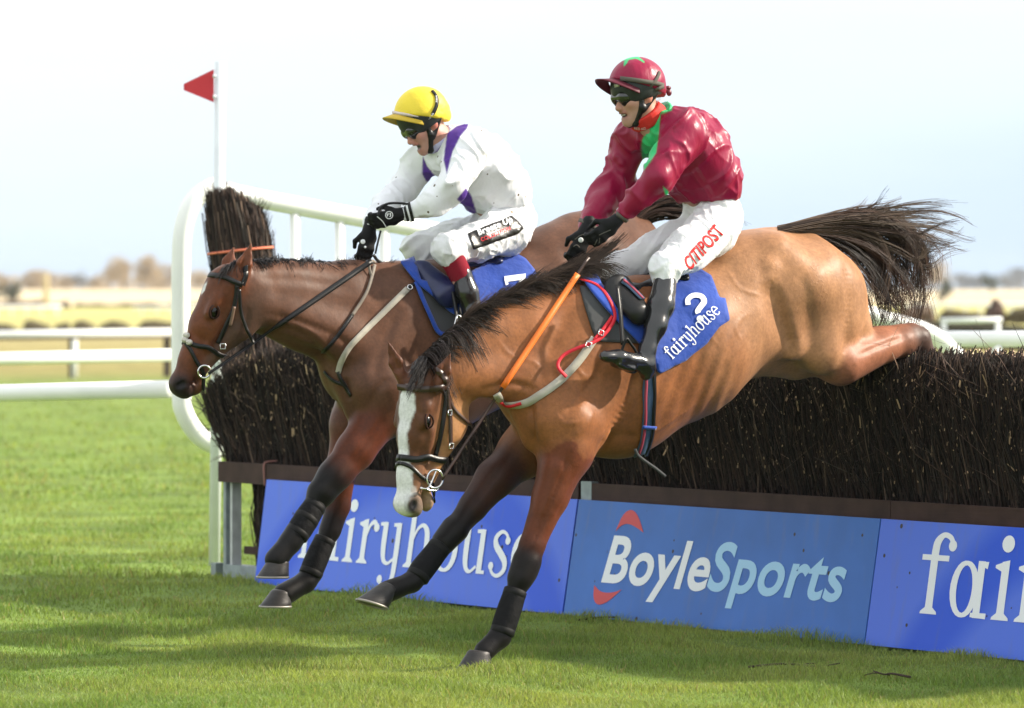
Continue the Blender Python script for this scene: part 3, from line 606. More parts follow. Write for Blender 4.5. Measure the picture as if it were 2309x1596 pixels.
# ------------------------------------------------ far trees and hedges
M_bark = mat('pale_bark', (.22, .17, .11), .9, .1, var=(2, .2, 3)); M_bare = mat('hazed_tan_twigs', (.46, .36, .22), .9, .1); M_ever = mat('evergreen_leaf', (.075, .085, .035), .85, .1); M_hazegrey = mat('hazed_grey_twigs', (.26, .27, .28), .9, .1)  # tan twigs paled and grey twigs blued: distance haze put into their colour
def crown_mesh(kind, seed):
    r = np.random.default_rng(seed); n = 2600 if kind != 'ever' else 3200; c = []
    for _ in range(11): c.append([r.normal(0, .22), r.normal(0, .22), .66+r.normal(0, .15), r.uniform(.16, .28)])
    c = np.array(c); q = c[r.integers(0, len(c), n)]; d = r.normal(size=(n, 3)); d /= np.linalg.norm(d, axis=1)[:, None]; p = q[:, :3]+d*q[:, 3:]*r.uniform(.3, 1, (n, 1))**.5
    u = d*(.075 if kind != 'ever' else .04)+r.normal(0, .012, (n, 3)); s = np.cross(u, r.normal(size=(n, 3))); s /= np.linalg.norm(s, axis=1)[:, None]; s *= (.011 if kind != 'ever' else .024)
    V = np.stack([p-s, p+s, p+u], 1).reshape(-1, 3); return mesh_np('crown', V, np.arange(3*n).reshape(-1, 3), False)
def trunk_mesh(seed):
    r = np.random.default_rng(seed); b = MB(); b.add(*tube([[0, 0, -.05], [.01, 0, .25], [0, .01, .6]], [.035, .026, .012], 6))
    for _ in range(9):
        a = r.uniform(0, 6.28); z = r.uniform(.22, .5); b.add(*tube([[0, 0, z], [.13*math.cos(a), .13*math.sin(a), z+.16], [.26*math.cos(a), .26*math.sin(a), z+.36]], [.014, .009, .004], 5))
    g = [np.concatenate(b.Q)]; return mesh_np('trunk', np.concatenate(b.V), g)
crowns = {k: [crown_mesh(k, s+i_*7) for i_ in range(3)] for s, k in enumerate(('bare', 'ever', 'grey'))}; trunks = [trunk_mesh(i_) for i_ in range(3)]
for k, m_ in (('bare', M_bare), ('ever', M_ever), ('grey', M_hazegrey)):
    for c in crowns[k]: c.materials.append(m_)
for t_ in trunks: t_.materials.append(M_bark)
names = {'bare': 'bare tan winter tree', 'ever': 'dark ivy-green tree', 'grey': 'haze-grey bare tree'}
def tree(px, topy, basey, d, wid, kind, label):
    h = (basey-topy)/FPX*d; b = P(px, basey, d); e = empty('tree', tuple(b), label, 'tree', 'trees along the far edge of the racecourse')
    k = random.randrange(3); c = bpy.data.objects.new('crown', crowns[kind][k]); t_ = bpy.data.objects.new('trunk', trunks[k])
    for o in (c, t_):
        COL.objects.link(o); o.parent = e; o.scale = (wid/FPX*d/.9, wid/FPX*d/.9, h); o.rotation_euler.z = random.uniform(0, 6)
TL = [(20, 628, 692, 700, 46, 'ever', 'small dark evergreen at the extreme left edge below the tree line'), (8, 618, 672, 1150, 60, 'bare', 'bare tan tree touching the left edge of the photo'),
 (70, 606, 668, 1150, 70, 'bare', 'bare tan tree left of the pale upright post'), (110, 612, 668, 1180, 60, 'bare', 'broad bare tree right behind the pale upright post'), (150, 620, 664, 1200, 60, 'bare', 'low bare tree second to the right of the pale upright post'),
 (178, 618, 662, 1200, 40, 'grey', 'low dark bare tree in the middle of the left tree line'), (212, 622, 662, 1250, 55, 'bare', 'lowest bare tree in the gap of the left tree line'), (248, 596, 662, 1150, 60, 'bare', 'bare tree on the left shoulder of the tallest left clump'),
 (282, 584, 662, 1120, 66, 'bare', 'tall bare tree beside the tallest tree of the left clump'), (322, 572, 662, 1100, 76, 'bare', 'tallest pale bare tree on the left, near the white wing'), (362, 606, 660, 1150, 60, 'bare', 'bare tree just left of the white wing pipe'),
 (405, 602, 660, 1150, 60, 'bare', 'bare tree seen through the white wing'), (450, 612, 660, 1200, 60, 'bare', 'bare tree behind the dark brush bundle'),
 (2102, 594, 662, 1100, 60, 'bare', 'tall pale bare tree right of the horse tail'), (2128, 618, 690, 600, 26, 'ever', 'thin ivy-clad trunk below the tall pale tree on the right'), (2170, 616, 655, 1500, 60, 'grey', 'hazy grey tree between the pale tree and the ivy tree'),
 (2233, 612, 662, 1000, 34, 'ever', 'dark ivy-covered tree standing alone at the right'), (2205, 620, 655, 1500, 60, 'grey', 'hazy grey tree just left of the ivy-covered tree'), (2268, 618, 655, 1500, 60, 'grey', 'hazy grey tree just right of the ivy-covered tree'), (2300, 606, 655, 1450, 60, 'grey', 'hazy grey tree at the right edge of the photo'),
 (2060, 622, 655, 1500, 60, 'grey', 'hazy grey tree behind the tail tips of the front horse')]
for a in TL: tree(*a)
# low far wood behind the single trees: one mass
def wood(x0, x1, d, topy, m, seed, amp=10):
    r = np.random.default_rng(seed); n = int(9.5*(x1-x0)); px = r.uniform(x0, x1, n); h = topy+amp*np.sin(px*.045+seed)+amp*.6*np.sin(px*.13)+r.normal(0, 3, n); py = 664-r.uniform(0, 1, n)**.8*(664-h); dd = d+r.uniform(-25, 25, n)
    p = np.stack([(px-PW/2)/FPX*dd, dd, CH-(py-HZ)/FPX*dd], 1); u = r.normal(size=(n, 3))*.35; s = r.normal(size=(n, 3))*.16
    return np.stack([p-s, p+s, p+u], 1).reshape(-1, 3), np.arange(3*n).reshape(-1, 3)
tag(obj('far_wood', *wood(-900, 1150, 1280, 634, M_bare, 3), M_bare, smooth=False), 'continuous low tan wood along the horizon on the left', 'wood', kind='stuff')
tag(obj('far_wood', *wood(1150, 3600, 1650, 632, M_hazegrey, 5, 5), M_hazegrey, smooth=False), 'continuous low haze-blue wood along the horizon on the right', 'wood', kind='stuff')
# clipped low hedges on the course
M_hedge = mat('hedge', (.085, .07, .038), .9, .1, var=(1.5, .35, 5))
def hedge(x0, x1, d, topy, basey, label, m=M_hedge, dep=1.2):
    h = (basey-topy)/FPX*d; a = P(x0, basey, d); b = P(x1, basey, d); n = max(8, int((b-a)[0]/.35)); rows = []
    for i_ in range(n):
        f = i_/(n-1); c = a+(b-a)*f; c[2] = max(c[2], 0) if d < 500 else c[2]; k = 1+.18*math.sin(i_*.9+x0)+.14*math.sin(i_*.37+1); e_ = .25 if i_ in (0, n-1) else 1
        rows.append([c+np.array([0, -dep*.5*e_, -.2]), c+np.array([0, -dep*.55*e_, h*.6*k*e_]), c+np.array([0, -dep*.2, h*k*e_]), c+np.array([0, dep*.3, h*k*e_]), c+np.array([0, dep*.5, -.2])])
    R = np.array(rows)+rng.normal(0, h*.06, (n, 5, 3)); i_, j_ = np.meshgrid(np.arange(n-1), np.arange(4), indexing='ij')
    V = R.reshape(-1, 3); o = obj('hedge', V, np.stack([i_*5+j_, i_*5+j_+1, (i_+1)*5+j_+1, (i_+1)*5+j_], -1).reshape(-1, 4), m, smooth=False, loc=a)
    return tag(o, label, 'hedge', 'low hedges across the course')
for i_, (x0, x1) in enumerate(((-120, 46), (50, 118), (122, 160), (162, 215), (218, 300), (302, 470))):
    hedge(x0, x1, 205, 729, 751, ['dark clipped hedge at the left edge behind the far rail', 'humped hedge second from the left behind the far rail', 'short humped hedge left of the far white post', 'humped hedge just right of the far white post', 'long low hedge in the middle behind the far rail', 'long low hedge running behind the white wing'][i_])
hedge(-120, 160, 480, 685, 702, 'distant brown hedge at the left below the pale field', mat('brown_hedge', (.12, .09, .06), .9, .1)); hedge(165, 480, 520, 684, 693, 'distant dark hedge line under the pale field by the wing')
hedge(2020, 2110, 150, 694, 727, 'brown scrub hedge behind the wing end on the right', mat('scrub', (.12, .085, .06), .9, .1, var=(2, .3, 5)))
hedge(2118, 2215, 160, 701, 716, 'low dark hedge between the wing end and the brown shrub'); hedge(2222, 2262, 120, 690, 735, 'tall brown shrub at the end of the thin right rail', mat('shrub', (.07, .045, .035), .9, .1, var=(2, .3, 5)))
hedge(2266, 2420, 170, 694, 716, 'dark hedge running off the right edge'); hedge(2030, 2420, 85, 732, 760, 'dark low hedge line behind the thick right rail', mat('dark_hedge', (.035, .033, .02), .9, .1))
tag(MB().add(*tube([P(104, 700, 420), P(104, 616, 420)], .22, 8)).build('pole', mat('tan_post', (.50, .40, .22), .8), loc=P(104, 700, 420)), 'pale tan upright post standing before the left trees', 'post')

# ------------------------------------------------ air
hz = bpy.data.materials.new('haze'); hz.use_nodes = True; ht = hz.node_tree; ht.nodes.clear(); ho = N(ht, 'ShaderNodeOutputMaterial'); hv = N(ht, 'ShaderNodeVolumePrincipled'); hv.inputs['Color'].default_value = (.86, .92, 1, 1); hv.inputs['Density'].default_value = .00012; hv.inputs['Anisotropy'].default_value = .2; ht.links.new(hv.outputs[0], ho.inputs['Volume'])
tag(MB().add(*box([0, 1265, 8], [1540, 0, 0], [0, 1345, 0], [0, 0, 9.5])).build('haze', hz, smooth=False), kind='stuff')
# ------------------------------------------------ grass
def blades(n, yr, hgt, wid, seed):
    r = np.random.default_rng(seed); u = r.uniform(0, 1, n); y0, y1 = yr; y = 1/((1-u)/y0+u/y1); x = (r.uniform(-.3, 1.3, n)-.5)*PW/FPX*y
    f = 1-.72*np.clip((fdist(x, y)-.04)/.12, 0, 1)*0
    tuft = np.clip(.80+.65*np.sin(x*5.1+2*np.sin(y*2.3))*np.sin(y*3.1+1.7*np.sin(x*1.9)), .45, 1.4); near = np.clip(1-np.abs(fdist(x, y)-.42)/.22, 0, 1)
    h = hgt*r.uniform(.55, 1.35, n)*tuft*(1+.9*near); keep = (fdist(x, y) > .33) | (fdist(x, y) < -.6) | (ftt(x, y) < -.75)
    x, y, h = x[keep], y[keep], h[keep]; n = len(x); a = r.uniform(0, 2*np.pi, n); w = wid*r.uniform(.7, 1.3, n)
    ln = r.uniform(.15, .9, n)*h; la = r.uniform(0, 2*np.pi, n); b = np.stack([x, y, gz(x, y)-.004], 1); s = np.stack([np.cos(a)*w, np.sin(a)*w, 0*a], 1); l = np.stack([np.cos(la)*ln, np.sin(la)*ln, 0*a], 1)
    m = b+l*.35+UP*(h*.6)[:, None]; t_ = b+l+UP*(h*.95)[:, None]
    V = np.stack([b-s, b+s, m+s*.7, m-s*.7, t_], 1).reshape(-1, 3); k = (np.arange(n)*5)[:, None]
    pat = .5+.5*np.sin(x*2.1+y*.9+2*np.sin(y*1.3))*np.sin(x*.8-y*1.7)
    c = np.array([.150, .232, .052])*(1-pat[:, None])+np.array([.280, .325, .086])*pat[:, None]; c = c*r.uniform(.6, 1.35, (n, 1)); dry = r.uniform(size=n) < .05; c[dry] = np.array([.36, .30, .13])*r.uniform(.6, 1.1, (dry.sum(), 1))
    return V, k+np.array([0, 1, 2, 3]), k+np.array([3, 2, 4]), np.repeat(c, 5, 0)
def fdist(x, y): return (x-F0[0])*FN[0]+(y-F0[1])*FN[1]
def ftt(x, y): return (x-F0[0])*FU[0]+(y-F0[1])*FU[1]
def grass_extra(m, t, b, co):
    at = [n for n in t.nodes if n.type == 'ATTRIBUTE'][0]; tr = N(t, 'ShaderNodeBsdfTranslucent'); sc = N(t, 'ShaderNodeVectorMath', operation='MULTIPLY'); sc.inputs[1].default_value = (1.25, 1.25, .7)
    t.links.new(at.outputs['Color'], sc.inputs[0]); t.links.new(sc.outputs[0], tr.inputs[0]); ad = N(t, 'ShaderNodeMixShader'); ad.inputs[0].default_value = .42
    o = [n for n in t.nodes if n.type == 'OUTPUT_MATERIAL'][0]; t.links.new(b.outputs[0], ad.inputs[1]); t.links.new(tr.outputs[0], ad.inputs[2]); t.links.new(ad.outputs[0], o.inputs[0])
M_grass = mat('grass_blade', attr=True, rough=.5, spec=.35, extra=grass_extra)
Vs, Qs, Ts, Cs, o_ = [], [], [], [], 0
for n_, yr, hg, wd, sd in ((290000, (19.0, 26.5), .034, .0021, 1), (150000, (26.5, 42), .036, .0034, 2), (65000, (42, 95), .045, .0075, 3)):
    V, Q, T, C = blades(n_, yr, hg, wd, sd); Vs.append(V); Qs.append(Q+o_); Ts.append(T+o_); Cs.append(C); o_ += len(V)
tag(obj('grass', np.concatenate(Vs), [np.concatenate(Qs), np.concatenate(Ts)], M_grass, None, False, np.concatenate(Cs)), 'short green turf grass in front of and around the fence', 'grass', kind='stuff')

M_tw = mat('dark_twig', (.05, .034, .026), .85, .2)
# broken twigs dropped on the turf
for x, y, a, L, lb in ((1385, 1402, .5, .22, 'dark twig lying against the foot of the blue bookmaker board near its left corner'), (1790, 1520, .15, .20, 'dark forked twig on the turf below the pale blue lettering'), (2010, 1545, 2.2, .12, 'small dark twig on the turf at the lower right, below the right board joint')):
    d = 19635/(y-HZ); b = P(x, y, d); b[2] = gz(b[0], b[1])+.022; u = np.array([math.cos(a), math.sin(a), 0]); v = np.array([-u[1], u[0], 0])
    mb = MB(); mb.add(*tube(smooth_path([b-u*L, b-u*L*.2+v*.02+UP*.01, b+u*L*.5-v*.01, b+u*L+UP*.012], 10), np.linspace(.006, .003, 10), 6)); mb.add(*tube(smooth_path([b+u*L*.1, b+u*L*.4+v*.05+UP*.01, b+u*L*.6+v*.09], 6), np.linspace(.0035, .002, 6), 6))
    tag(mb.build('twig', M_tw, loc=b), lb, 'twig', 'broken twigs lying on the turf')
# ================================================================= HORSES
LT = np.array([.588, -.809, 0]); HD = np.array([-.809, -.588, 0])     # near-side direction and heading of both horses
class Plane:
    def __init__(s, px0, d0): s.c = LT[0]*(px0-PW/2)/FPX*d0+LT[1]*d0; s.s = FPX/d0
    def __call__(s, px, py, lat=0.):
        d = (s.c+lat)/(LT[0]*(px-PW/2)/FPX+LT[1]); return P(px, py, d)
def head_frame(a, f):
    a = nrm(a); f = np.asarray(f, float); f = nrm(f-a*(f@a)); s = np.cross(a, f); s = s if s[1] < 0 else -s; return a, f, nrm(s)
def horse_head(S, o, a, f, s, k=1., jw=0.):
    def q(x, y, z=0.): return o+k*(a*x+f*y+s*z)
    R = lambda u, v: (u*k, v*k)
    S.ell(q(.13, .0), (a, f, s), (.15*k, .105*k, .088*k), .05, 'head')
    S.cap(q(.10, .03), q(.30, .025), R(.092, .085), R(.077, .078), .04, s, 'head')
    S.cap(q(.30, .025), q(.47, .02), R(.062, .078), R(.052, .062), .03, s, 'head')
    S.cap(q(.44, .02), q(.585, .018), R(.052, .060), R(.056, .052), .03, s, 'muz')
    S.ell(q(.605, .012), (a, f, s), (.052*k, .058*k, .057*k), .03, 'nose')
    for e in (-1, 1):
        S.ell(q(.20, -.09-jw*.7, .050*e), (a, f, s), (.130*k, (.10+jw*.5)*k, .038*k), .035, 'cheek')           # round jowl
        S.cap(q(.27, -.10-jw, .045*e), q(.50, -.035-jw*.5, .03*e), .040*k, .028*k, .03, c='cheek')        # jaw bar
        S.cap(q(.17, .055, .078*e), q(.25, .060, .084*e), .026*k, .022*k, .02, c='head')         # brow
        S.cap(q(.27, .01, .078*e), q(.40, -.005, .060*e), .018*k, .012*k, .02, c='head')         # facial crest
        S.ell(q(.60, .030, .042*e), (a, f, s), (.034*k, .030*k, .020*k), .015, 'nose')           # nostril wing
        S.ell(q(.605, .034, .064*e), (nrm(a+.5*f), nrm(f-.5*a), s), (.026*k, .016*k, .020*k), .008, sub=True)
        S.ell(q(.235, .045, .100*e), (a, f, s), (.020*k, .016*k, .012*k), .01, sub=True)
    S.ell(q(.62, -.018), (a, f, s), (.034*k, .030*k, .045*k), .02, 'nose')                        # upper lip
    S.ell(q(.580, -.060-jw*1.1), (a, f, s), (.040*k, .026*k, .034*k), .02, 'chin')                       # chin
    S.cap(q(.49, -.035-jw*.6), q(.575, -.055-jw), R(.036, .026), R(.034, .024), .02, s, 'chin')
    S.cap(q(.56, -.034, -.07), q(.56, -.034, .07), .006, .006, .008, sub=True)
def ear(S, base, tip, fwd, w, c='ear'):
    base, tip = np.asarray(base), np.asarray(tip); ax = nrm(tip-base); L = np.linalg.norm(tip-base); fw = nrm(np.asarray(fwd)-ax*(ax@np.asarray(fwd))); sd = np.cross(ax, fw)
    mid = base+ax*L*.42+fw*.0
    S.cap(base-ax*.02, mid, (w*.75, w*.75), (w, w*.72), .02, sd, c); S.cap(mid, tip, (w, w*.7), (w*.16, w*.2), .012, sd, c)
    S.cap(base+ax*L*.25+fw*w*.62, base+ax*L*.80+fw*w*.35, (w*.55, w*.5), (w*.22, w*.3), .008, sd, sub=True)
def hoof_mesh(pl, toe, heel, cf, cr, lat, wb=.062, wt=.046):
    """horn wall between the ground ring and the coronet ring"""
    T, H, A, B = pl(*toe, lat), pl(*heel, lat), pl(*cf, lat), pl(*cr, lat); n = 22; a = np.linspace(0, 2*np.pi, n, endpoint=False)
    up = nrm((A+B)/2-(T+H)/2); sd = nrm(np.cross(T-H, up)); rows = []
    for f, e in ((-.06, .86), (-.06, .97), (.0, 1.0), (.25, .985), (.55, .97), (.85, .96), (1.0, .97), (1.10, .86), (1.12, .4)):
        c = (T+H)/2*(1-f)+(A+B)/2*f; h = (T-H)/2*(1-f)+(A-B)/2*f; w = wb*(1-f)+wt*f
        cx = np.cos(a); sx = np.sin(a); shp = np.where(cx < -.35, -.35-(np.abs(cx)-.35)*.8, cx)
        rows.append(c+h[None]*(shp*e*.86)[:, None]+sd[None]*(sx*w*e)[:, None])
    R = np.array(rows); m = len(R); V = R.reshape(-1, 3); i, j = np.meshgrid(np.arange(m-1), np.arange(n), indexing='ij'); kx = (j+1) % n
    F = np.stack([i*n+j, i*n+kx, (i+1)*n+kx, (i+1)*n+j], -1).reshape(-1, 4)
    V = np.concatenate([V, R[0].mean(0)[None], R[-1].mean(0)[None]]); e = np.arange(0, n, 2)
    F = np.concatenate([F, np.stack([np.full(len(e), m*n), (e+2) % n, e+1, e], -1), np.stack([np.full(len(e), m*n+1), (m-1)*n+e, (m-1)*n+e+1, (m-1)*n+(e+2) % n], -1)])
    shoe = np.concatenate([R[0][:, None]*1.0, R[1][:, None]], 1)
    return V, F, R[1], R[2], sd, up
def strands(roots, guides_fn, n, seg, r0, seed=0):
    pass
def hair_mesh(paths, r0, r1, cols):
    """three-sided tapering hairs; paths (n, m, 3)"""
    Pp = np.asarray(paths); n, m, _ = Pp.shape; T = np.gradient(Pp, axis=1); T /= np.linalg.norm(T, axis=2)[..., None]+1e-9
    u = np.cross(T, np.array([.3, -.8, .5])); u /= np.linalg.norm(u, axis=2)[..., None]+1e-9; v = np.cross(T, u)
    f = np.linspace(0, 1, m)[None, :, None]; r = (np.asarray(r0)[:, None, None]*(1-f)+np.asarray(r1)[:, None, None]*f)
    R = np.stack([Pp+(u*math.cos(q)+v*math.sin(q))*r for q in (0, 2.094, 4.189)], 2); V = R.reshape(-1, 3)
    F = np.array([[s*3+a, s*3+(a+1) % 3, (s+1)*3+(a+1) % 3, (s+1)*3+a] for s in range(m-1) for a in range(3)]); b = (np.arange(n)*m*3)[:, None, None]
    return V, (b+F[None]).reshape(-1, 4), np.repeat(cols, m*3, 0)

def coat_extra(m, t, b, co):
    # fine hair streaks and raised veins as relief only
    v = N(t, 'ShaderNodeTexVoronoi', feature='DISTANCE_TO_EDGE'); v.inputs['Scale'].default_value = 7.5
    n = N(t, 'ShaderNodeTexNoise'); n.inputs['Scale'].default_value = 9; n.inputs['Detail'].default_value = 3; t.links.new(co.outputs['Object'], n.inputs['Vector'])
    ad = N(t, 'ShaderNodeMixRGB', blend_type='LINEAR_LIGHT'); ad.inputs[0].default_value = .22; t.links.new(co.outputs['Object'], ad.inputs[1]); t.links.new(n.outputs['Color'], ad.inputs[2]); t.links.new(ad.outputs[0], v.inputs['Vector'])
    mr = N(t, 'ShaderNodeMapRange', interpolation_type='SMOOTHSTEP'); mr.inputs[1].default_value = .0; mr.inputs[2].default_value = .035; mr.inputs[3].default_value = 1; mr.inputs[4].default_value = 0; t.links.new(v.outputs['Distance'], mr.inputs[0])
    msk = N(t, 'ShaderNodeTexNoise'); msk.inputs['Scale'].default_value = 3.1; t.links.new(co.outputs['Object'], msk.inputs['Vector'])
    mm = N(t, 'ShaderNodeMapRange'); mm.inputs[1].default_value = .52; mm.inputs[2].default_value = .66; t.links.new(msk.outputs[0], mm.inputs[0])
    mu = N(t, 'ShaderNodeMath', operation='MULTIPLY'); t.links.new(mr.outputs[0], mu.inputs[0]); t.links.new(mm.outputs[0], mu.inputs[1])
    bp = N(t, 'ShaderNodeBump'); bp.inputs['Strength'].default_value = .22; bp.inputs['Distance'].default_value = .004; t.links.new(mu.outputs[0], bp.inputs['Height'])
    old = b.inputs['Normal'].links[0].from_socket; t.links.new(old, bp.inputs['Normal']); t.links.new(bp.outputs[0], b.inputs['Normal'])
def coat_mat(name, rough=.42, veins=True): return mat(name, attr=True, rough=rough, spec=.19, sheen=.02, var=[(5, .14, 6), (70, .14, 3)], bump=[(5, .22, .03), (160, .15, .003, (1, 1, .3))], extra=coat_extra if veins else None)
M_coatF = coat_mat('bay_coat', .47); M_coatB = coat_mat('dark_bay_coat', .45, False)
M_hair = mat('horse_hair', attr=True, rough=.55, spec=.22)
M_hoof = mat('hoof_horn', (.028, .025, .024), .42, .35, var=(30, .3, 4), bump=[(40, .3, .004, (1, 1, 6))])
M_steel = mat('steel', (.62, .62, .62), .22, .5, 1.0); M_shoe = mat('horse_shoe', (.30, .28, .25), .5, .4, .6)
M_blk = mat('black_leather', (.006, .006, .006), .38, .35, var=(20, .3, 4), bump=[(60, .2, .003)]); M_brn = mat('brown_leather', (.045, .022, .015), .38, .5, var=(20, .3, 4))
M_neo2 = mat('boot_strap', (.007, .007, .007), .6, .2); M_neo = mat('black_neoprene', (.006, .006, .007), .7, .15, bump=[(26, .55, .012)]); M_lid = mat('dark_lid', (.030, .013, .009), .7, .1); M_eye = mat('eye', (.004, .003, .002), .16, .4)
M_beige = mat('beige_webbing', (.42, .39, .33), .8, .2, var=(18, .15, 5), bump=[(90, .3, .002)]); M_redstrap = mat('red_webbing', (.62, .02, .035), .55, .3)
M_orange = mat('orange_rubber', (.80, .17, .015), .5, .4, bump=[(120, .3, .003)]); M_bcloth = mat('blue_cloth', (.012, .055, .33), .7, .25, var=(6, .15, 4), bump=[(7, .6, .03), (300, .2, .002)], sheen=.2)
M_grey = mat('grey_pad', (.06, .062, .065), .8, .2, bump=[(140, .3, .002)]); M_wprint = mat('white_cloth_print', (.78, .80, .82), .6, .3); M_navy = mat('navy_leather', (.012, .018, .07), .35, .5, var=(14, .2, 3))
M_stripe = mat('elastic_girth', (.05, .09, .16), .6, .3, bump=[(120, .3, .002)]); M_pinkweb = mat('maroon_elastic', (.28, .04, .07), .6, .3)

def drape(sf, e, name, pts, w, m, off=.005, n=34, t=.005, wv=None):
    h, nn = sf.path(pts, off, n); return MB().add(*strap(h, nn, w if wv is None else np.interp(np.linspace(0, 1, n), np.linspace(0, 1, len(wv)), wv), t)).build(name, m, e)
def band(sf, e, name, pts, w, m, off=.006, n=40, closed=True, t=.005):
    """a strap through free points, pulled onto the nearest skin"""
    p = np.asarray(pts, float); p = smooth_path(np.concatenate([p, p[:1]]) if closed else p, n); q = [sf.near(a) for a in p]; h = np.array([a[0]+a[1]*off for a in q]); nn = np.array([a[1] for a in q])
    for _ in range(2): h[1:-1] = h[1:-1]*.5+(h[:-2]+h[2:])*.25; nn[1:-1] = nn[1:-1]*.5+(nn[:-2]+nn[2:])*.25
    return MB().add(*strap(h, nn, w, t)).build(name, m, e)
def cloth_sheet(sf, poly, off, step=7., amp=0., seed=0., thick=.006, sc=12.):
    """a cloth lying on the skin inside a pixel outline (as seen from in front), as a thin solid sheet; returns V, F, Surf"""
    poly = np.asarray(poly, float); x0, y0 = poly.min(0); x1, y1 = poly.max(0); gx = np.arange(x0-step, x1+2*step, step); gy = np.arange(y0-step, y1+2*step, step)
    G = np.stack(np.meshgrid(gx, gy, indexing='ij'), -1).reshape(-1, 2); sd = poly_sd(G, poly); nx_, ny_ = len(gx), len(gy)
    # pull grid points near the outline onto it so that the edge is clean
    pts = G.copy(); near = np.abs(sd) < step*.75
    for i_ in np.where(near)[0]:
        best = None
        for a, b_ in zip(poly, np.roll(poly, -1, 0)):
            ab = b_-a; t_ = np.clip(((G[i_]-a)@ab)/(ab@ab+1e-9), 0, 1); q = a+ab*t_; d_ = np.linalg.norm(q-G[i_])
            if best is None or d_ < best[0]: best = (d_, q)
        pts[i_] = best[1]
    ok = (sd < 0) | near; hit = np.zeros((len(G), 3)); nor = np.zeros((len(G), 3)); good = np.zeros(len(G), bool)
    for i_ in np.where(ok)[0]:
        h, n_ = sf.ray(*pts[i_])
        if h is not None: hit[i_] = h; nor[i_] = n_; good[i_] = True
    miss = np.where(ok & ~good)[0]; gi = np.where(good)[0]
    for i_ in miss:
        j_ = gi[np.argmin(((pts[gi]-pts[i_])**2).sum(1))]; hit[i_] = P(*pts[i_], hit[j_][1]); nor[i_] = nor[j_]
    H = hit.reshape(nx_, ny_, 3); NN = nor.reshape(nx_, ny_, 3); O = ok.reshape(nx_, ny_)
    for _ in range(3):
        Hn = H.copy(); c = np.ones((nx_, ny_, 1)); Nn = NN.copy()
        for ax in (0, 1):
            for sh in (-1, 1):
                r = np.roll(O, sh, ax) & O; Hn += np.where(r[..., None], np.roll(H, sh, ax), 0); Nn += np.where(r[..., None], np.roll(NN, sh, ax), 0); c += r[..., None]
        keep = (np.abs(sd).reshape(nx_, ny_) >= step*.75)[..., None]; H = np.where(keep, Hn/c, H); NN = Nn
    NN = NN/(np.linalg.norm(NN, axis=2)[..., None]+1e-9); V = (H+NN*off).reshape(-1, 3); nn = NN.reshape(-1, 3)
    if amp:
        w = np.zeros(len(V)); w[ok] = nz3(np.stack([pts[ok][:, 0]/sc*.35+pts[ok][:, 1]/sc*.25, pts[ok][:, 1]/sc*.45-pts[ok][:, 0]/sc*.1, 0*pts[ok][:, 0]], 1), .25, seed); V = V+nn*(np.abs(w)*amp)[:, None]
    i, j = np.meshgrid(np.arange(nx_-1), np.arange(ny_-1), indexing='ij'); F = np.stack([i*ny_+j, i*ny_+j+1, (i+1)*ny_+j+1, (i+1)*ny_+j], -1).reshape(-1, 4)
    cen = pts[F].mean(1); F = F[ok[F].all(1) & (poly_sd(cen, poly) < -.3)]
    f0 = normals(V, F)[F[0, 0]]@nn[F[0, 0]]
    if f0 < 0: F = F[:, ::-1]
    us, inv = np.unique(F, return_inverse=True); F = inv.reshape(F.shape); V = V[us]; nn = nn[us]
    E = np.sort(edges_of(F), 1); Eo = edges_of(F); _, ix, ct = np.unique(E, axis=0, return_index=True, return_counts=True); be = Eo[ix[ct == 1]]; m_ = len(V)
    VV = np.concatenate([V, V-nn*thick]); FF = np.concatenate([F, F[:, ::-1]+m_, np.stack([be[:, 1], be[:, 0], be[:, 0]+m_, be[:, 1]+m_], 1)])
    return VV, FF, Surf(V, F)
def subdiv(V, F, n=2):
    V = np.asarray(V, float); F = np.asarray(F)
    if F.shape[1] == 4: F = np.concatenate([F[:, [0, 1, 2]], F[:, [0, 2, 3]]])
    for _ in range(n):
        E = np.sort(np.concatenate([F[:, [0, 1]], F[:, [1, 2]], F[:, [2, 0]]]), 1); u, inv = np.unique(E, axis=0, return_inverse=True); inv = inv.ravel(); m = len(F); k = len(V)
        V = np.concatenate([V, (V[u[:, 0]]+V[u[:, 1]])/2]); a, b, c = inv[:m]+k, inv[m:2*m]+k, inv[2*m:]+k
        F = np.concatenate([np.stack([F[:, 0], a, c], 1), np.stack([a, F[:, 1], b], 1), np.stack([c, b, F[:, 2]], 1), np.stack([a, b, c], 1)])
    return V, F
def print_on(sf, e, name, V, F, m, quad, off=.002, sub=0):
    """flat lettering (unit square) printed through a pixel quad (bl, br, tr, tl) onto a surface"""
    if not isinstance(F, list): V, F = subdiv(V, F, 2)
    bl, br, tr, tl = [np.asarray(q, float) for q in quad]; u = V[:, 0:1]; v = V[:, 1:2]
    px = bl*(1-u)*(1-v)+br*u*(1-v)+tr*u*v+tl*(1-u)*v; W_ = []; last = None; res = [sf.ray(*a) for a in px]
    hs = [r[0][1] for r in res if r[0] is not None]; md = np.median(hs)
    for a, (h, n_) in zip(px, res):
        if h is None: h = P(*a, md); n_ = np.array([0, -1., 0])
        W_.append(h+n_*(off+(0 if V.shape[1] < 3 else 0)))
    return obj(name, np.array(W_), F, m, e, False)
def serif_unit(word):
    it, w = serif_word(word); return it, w
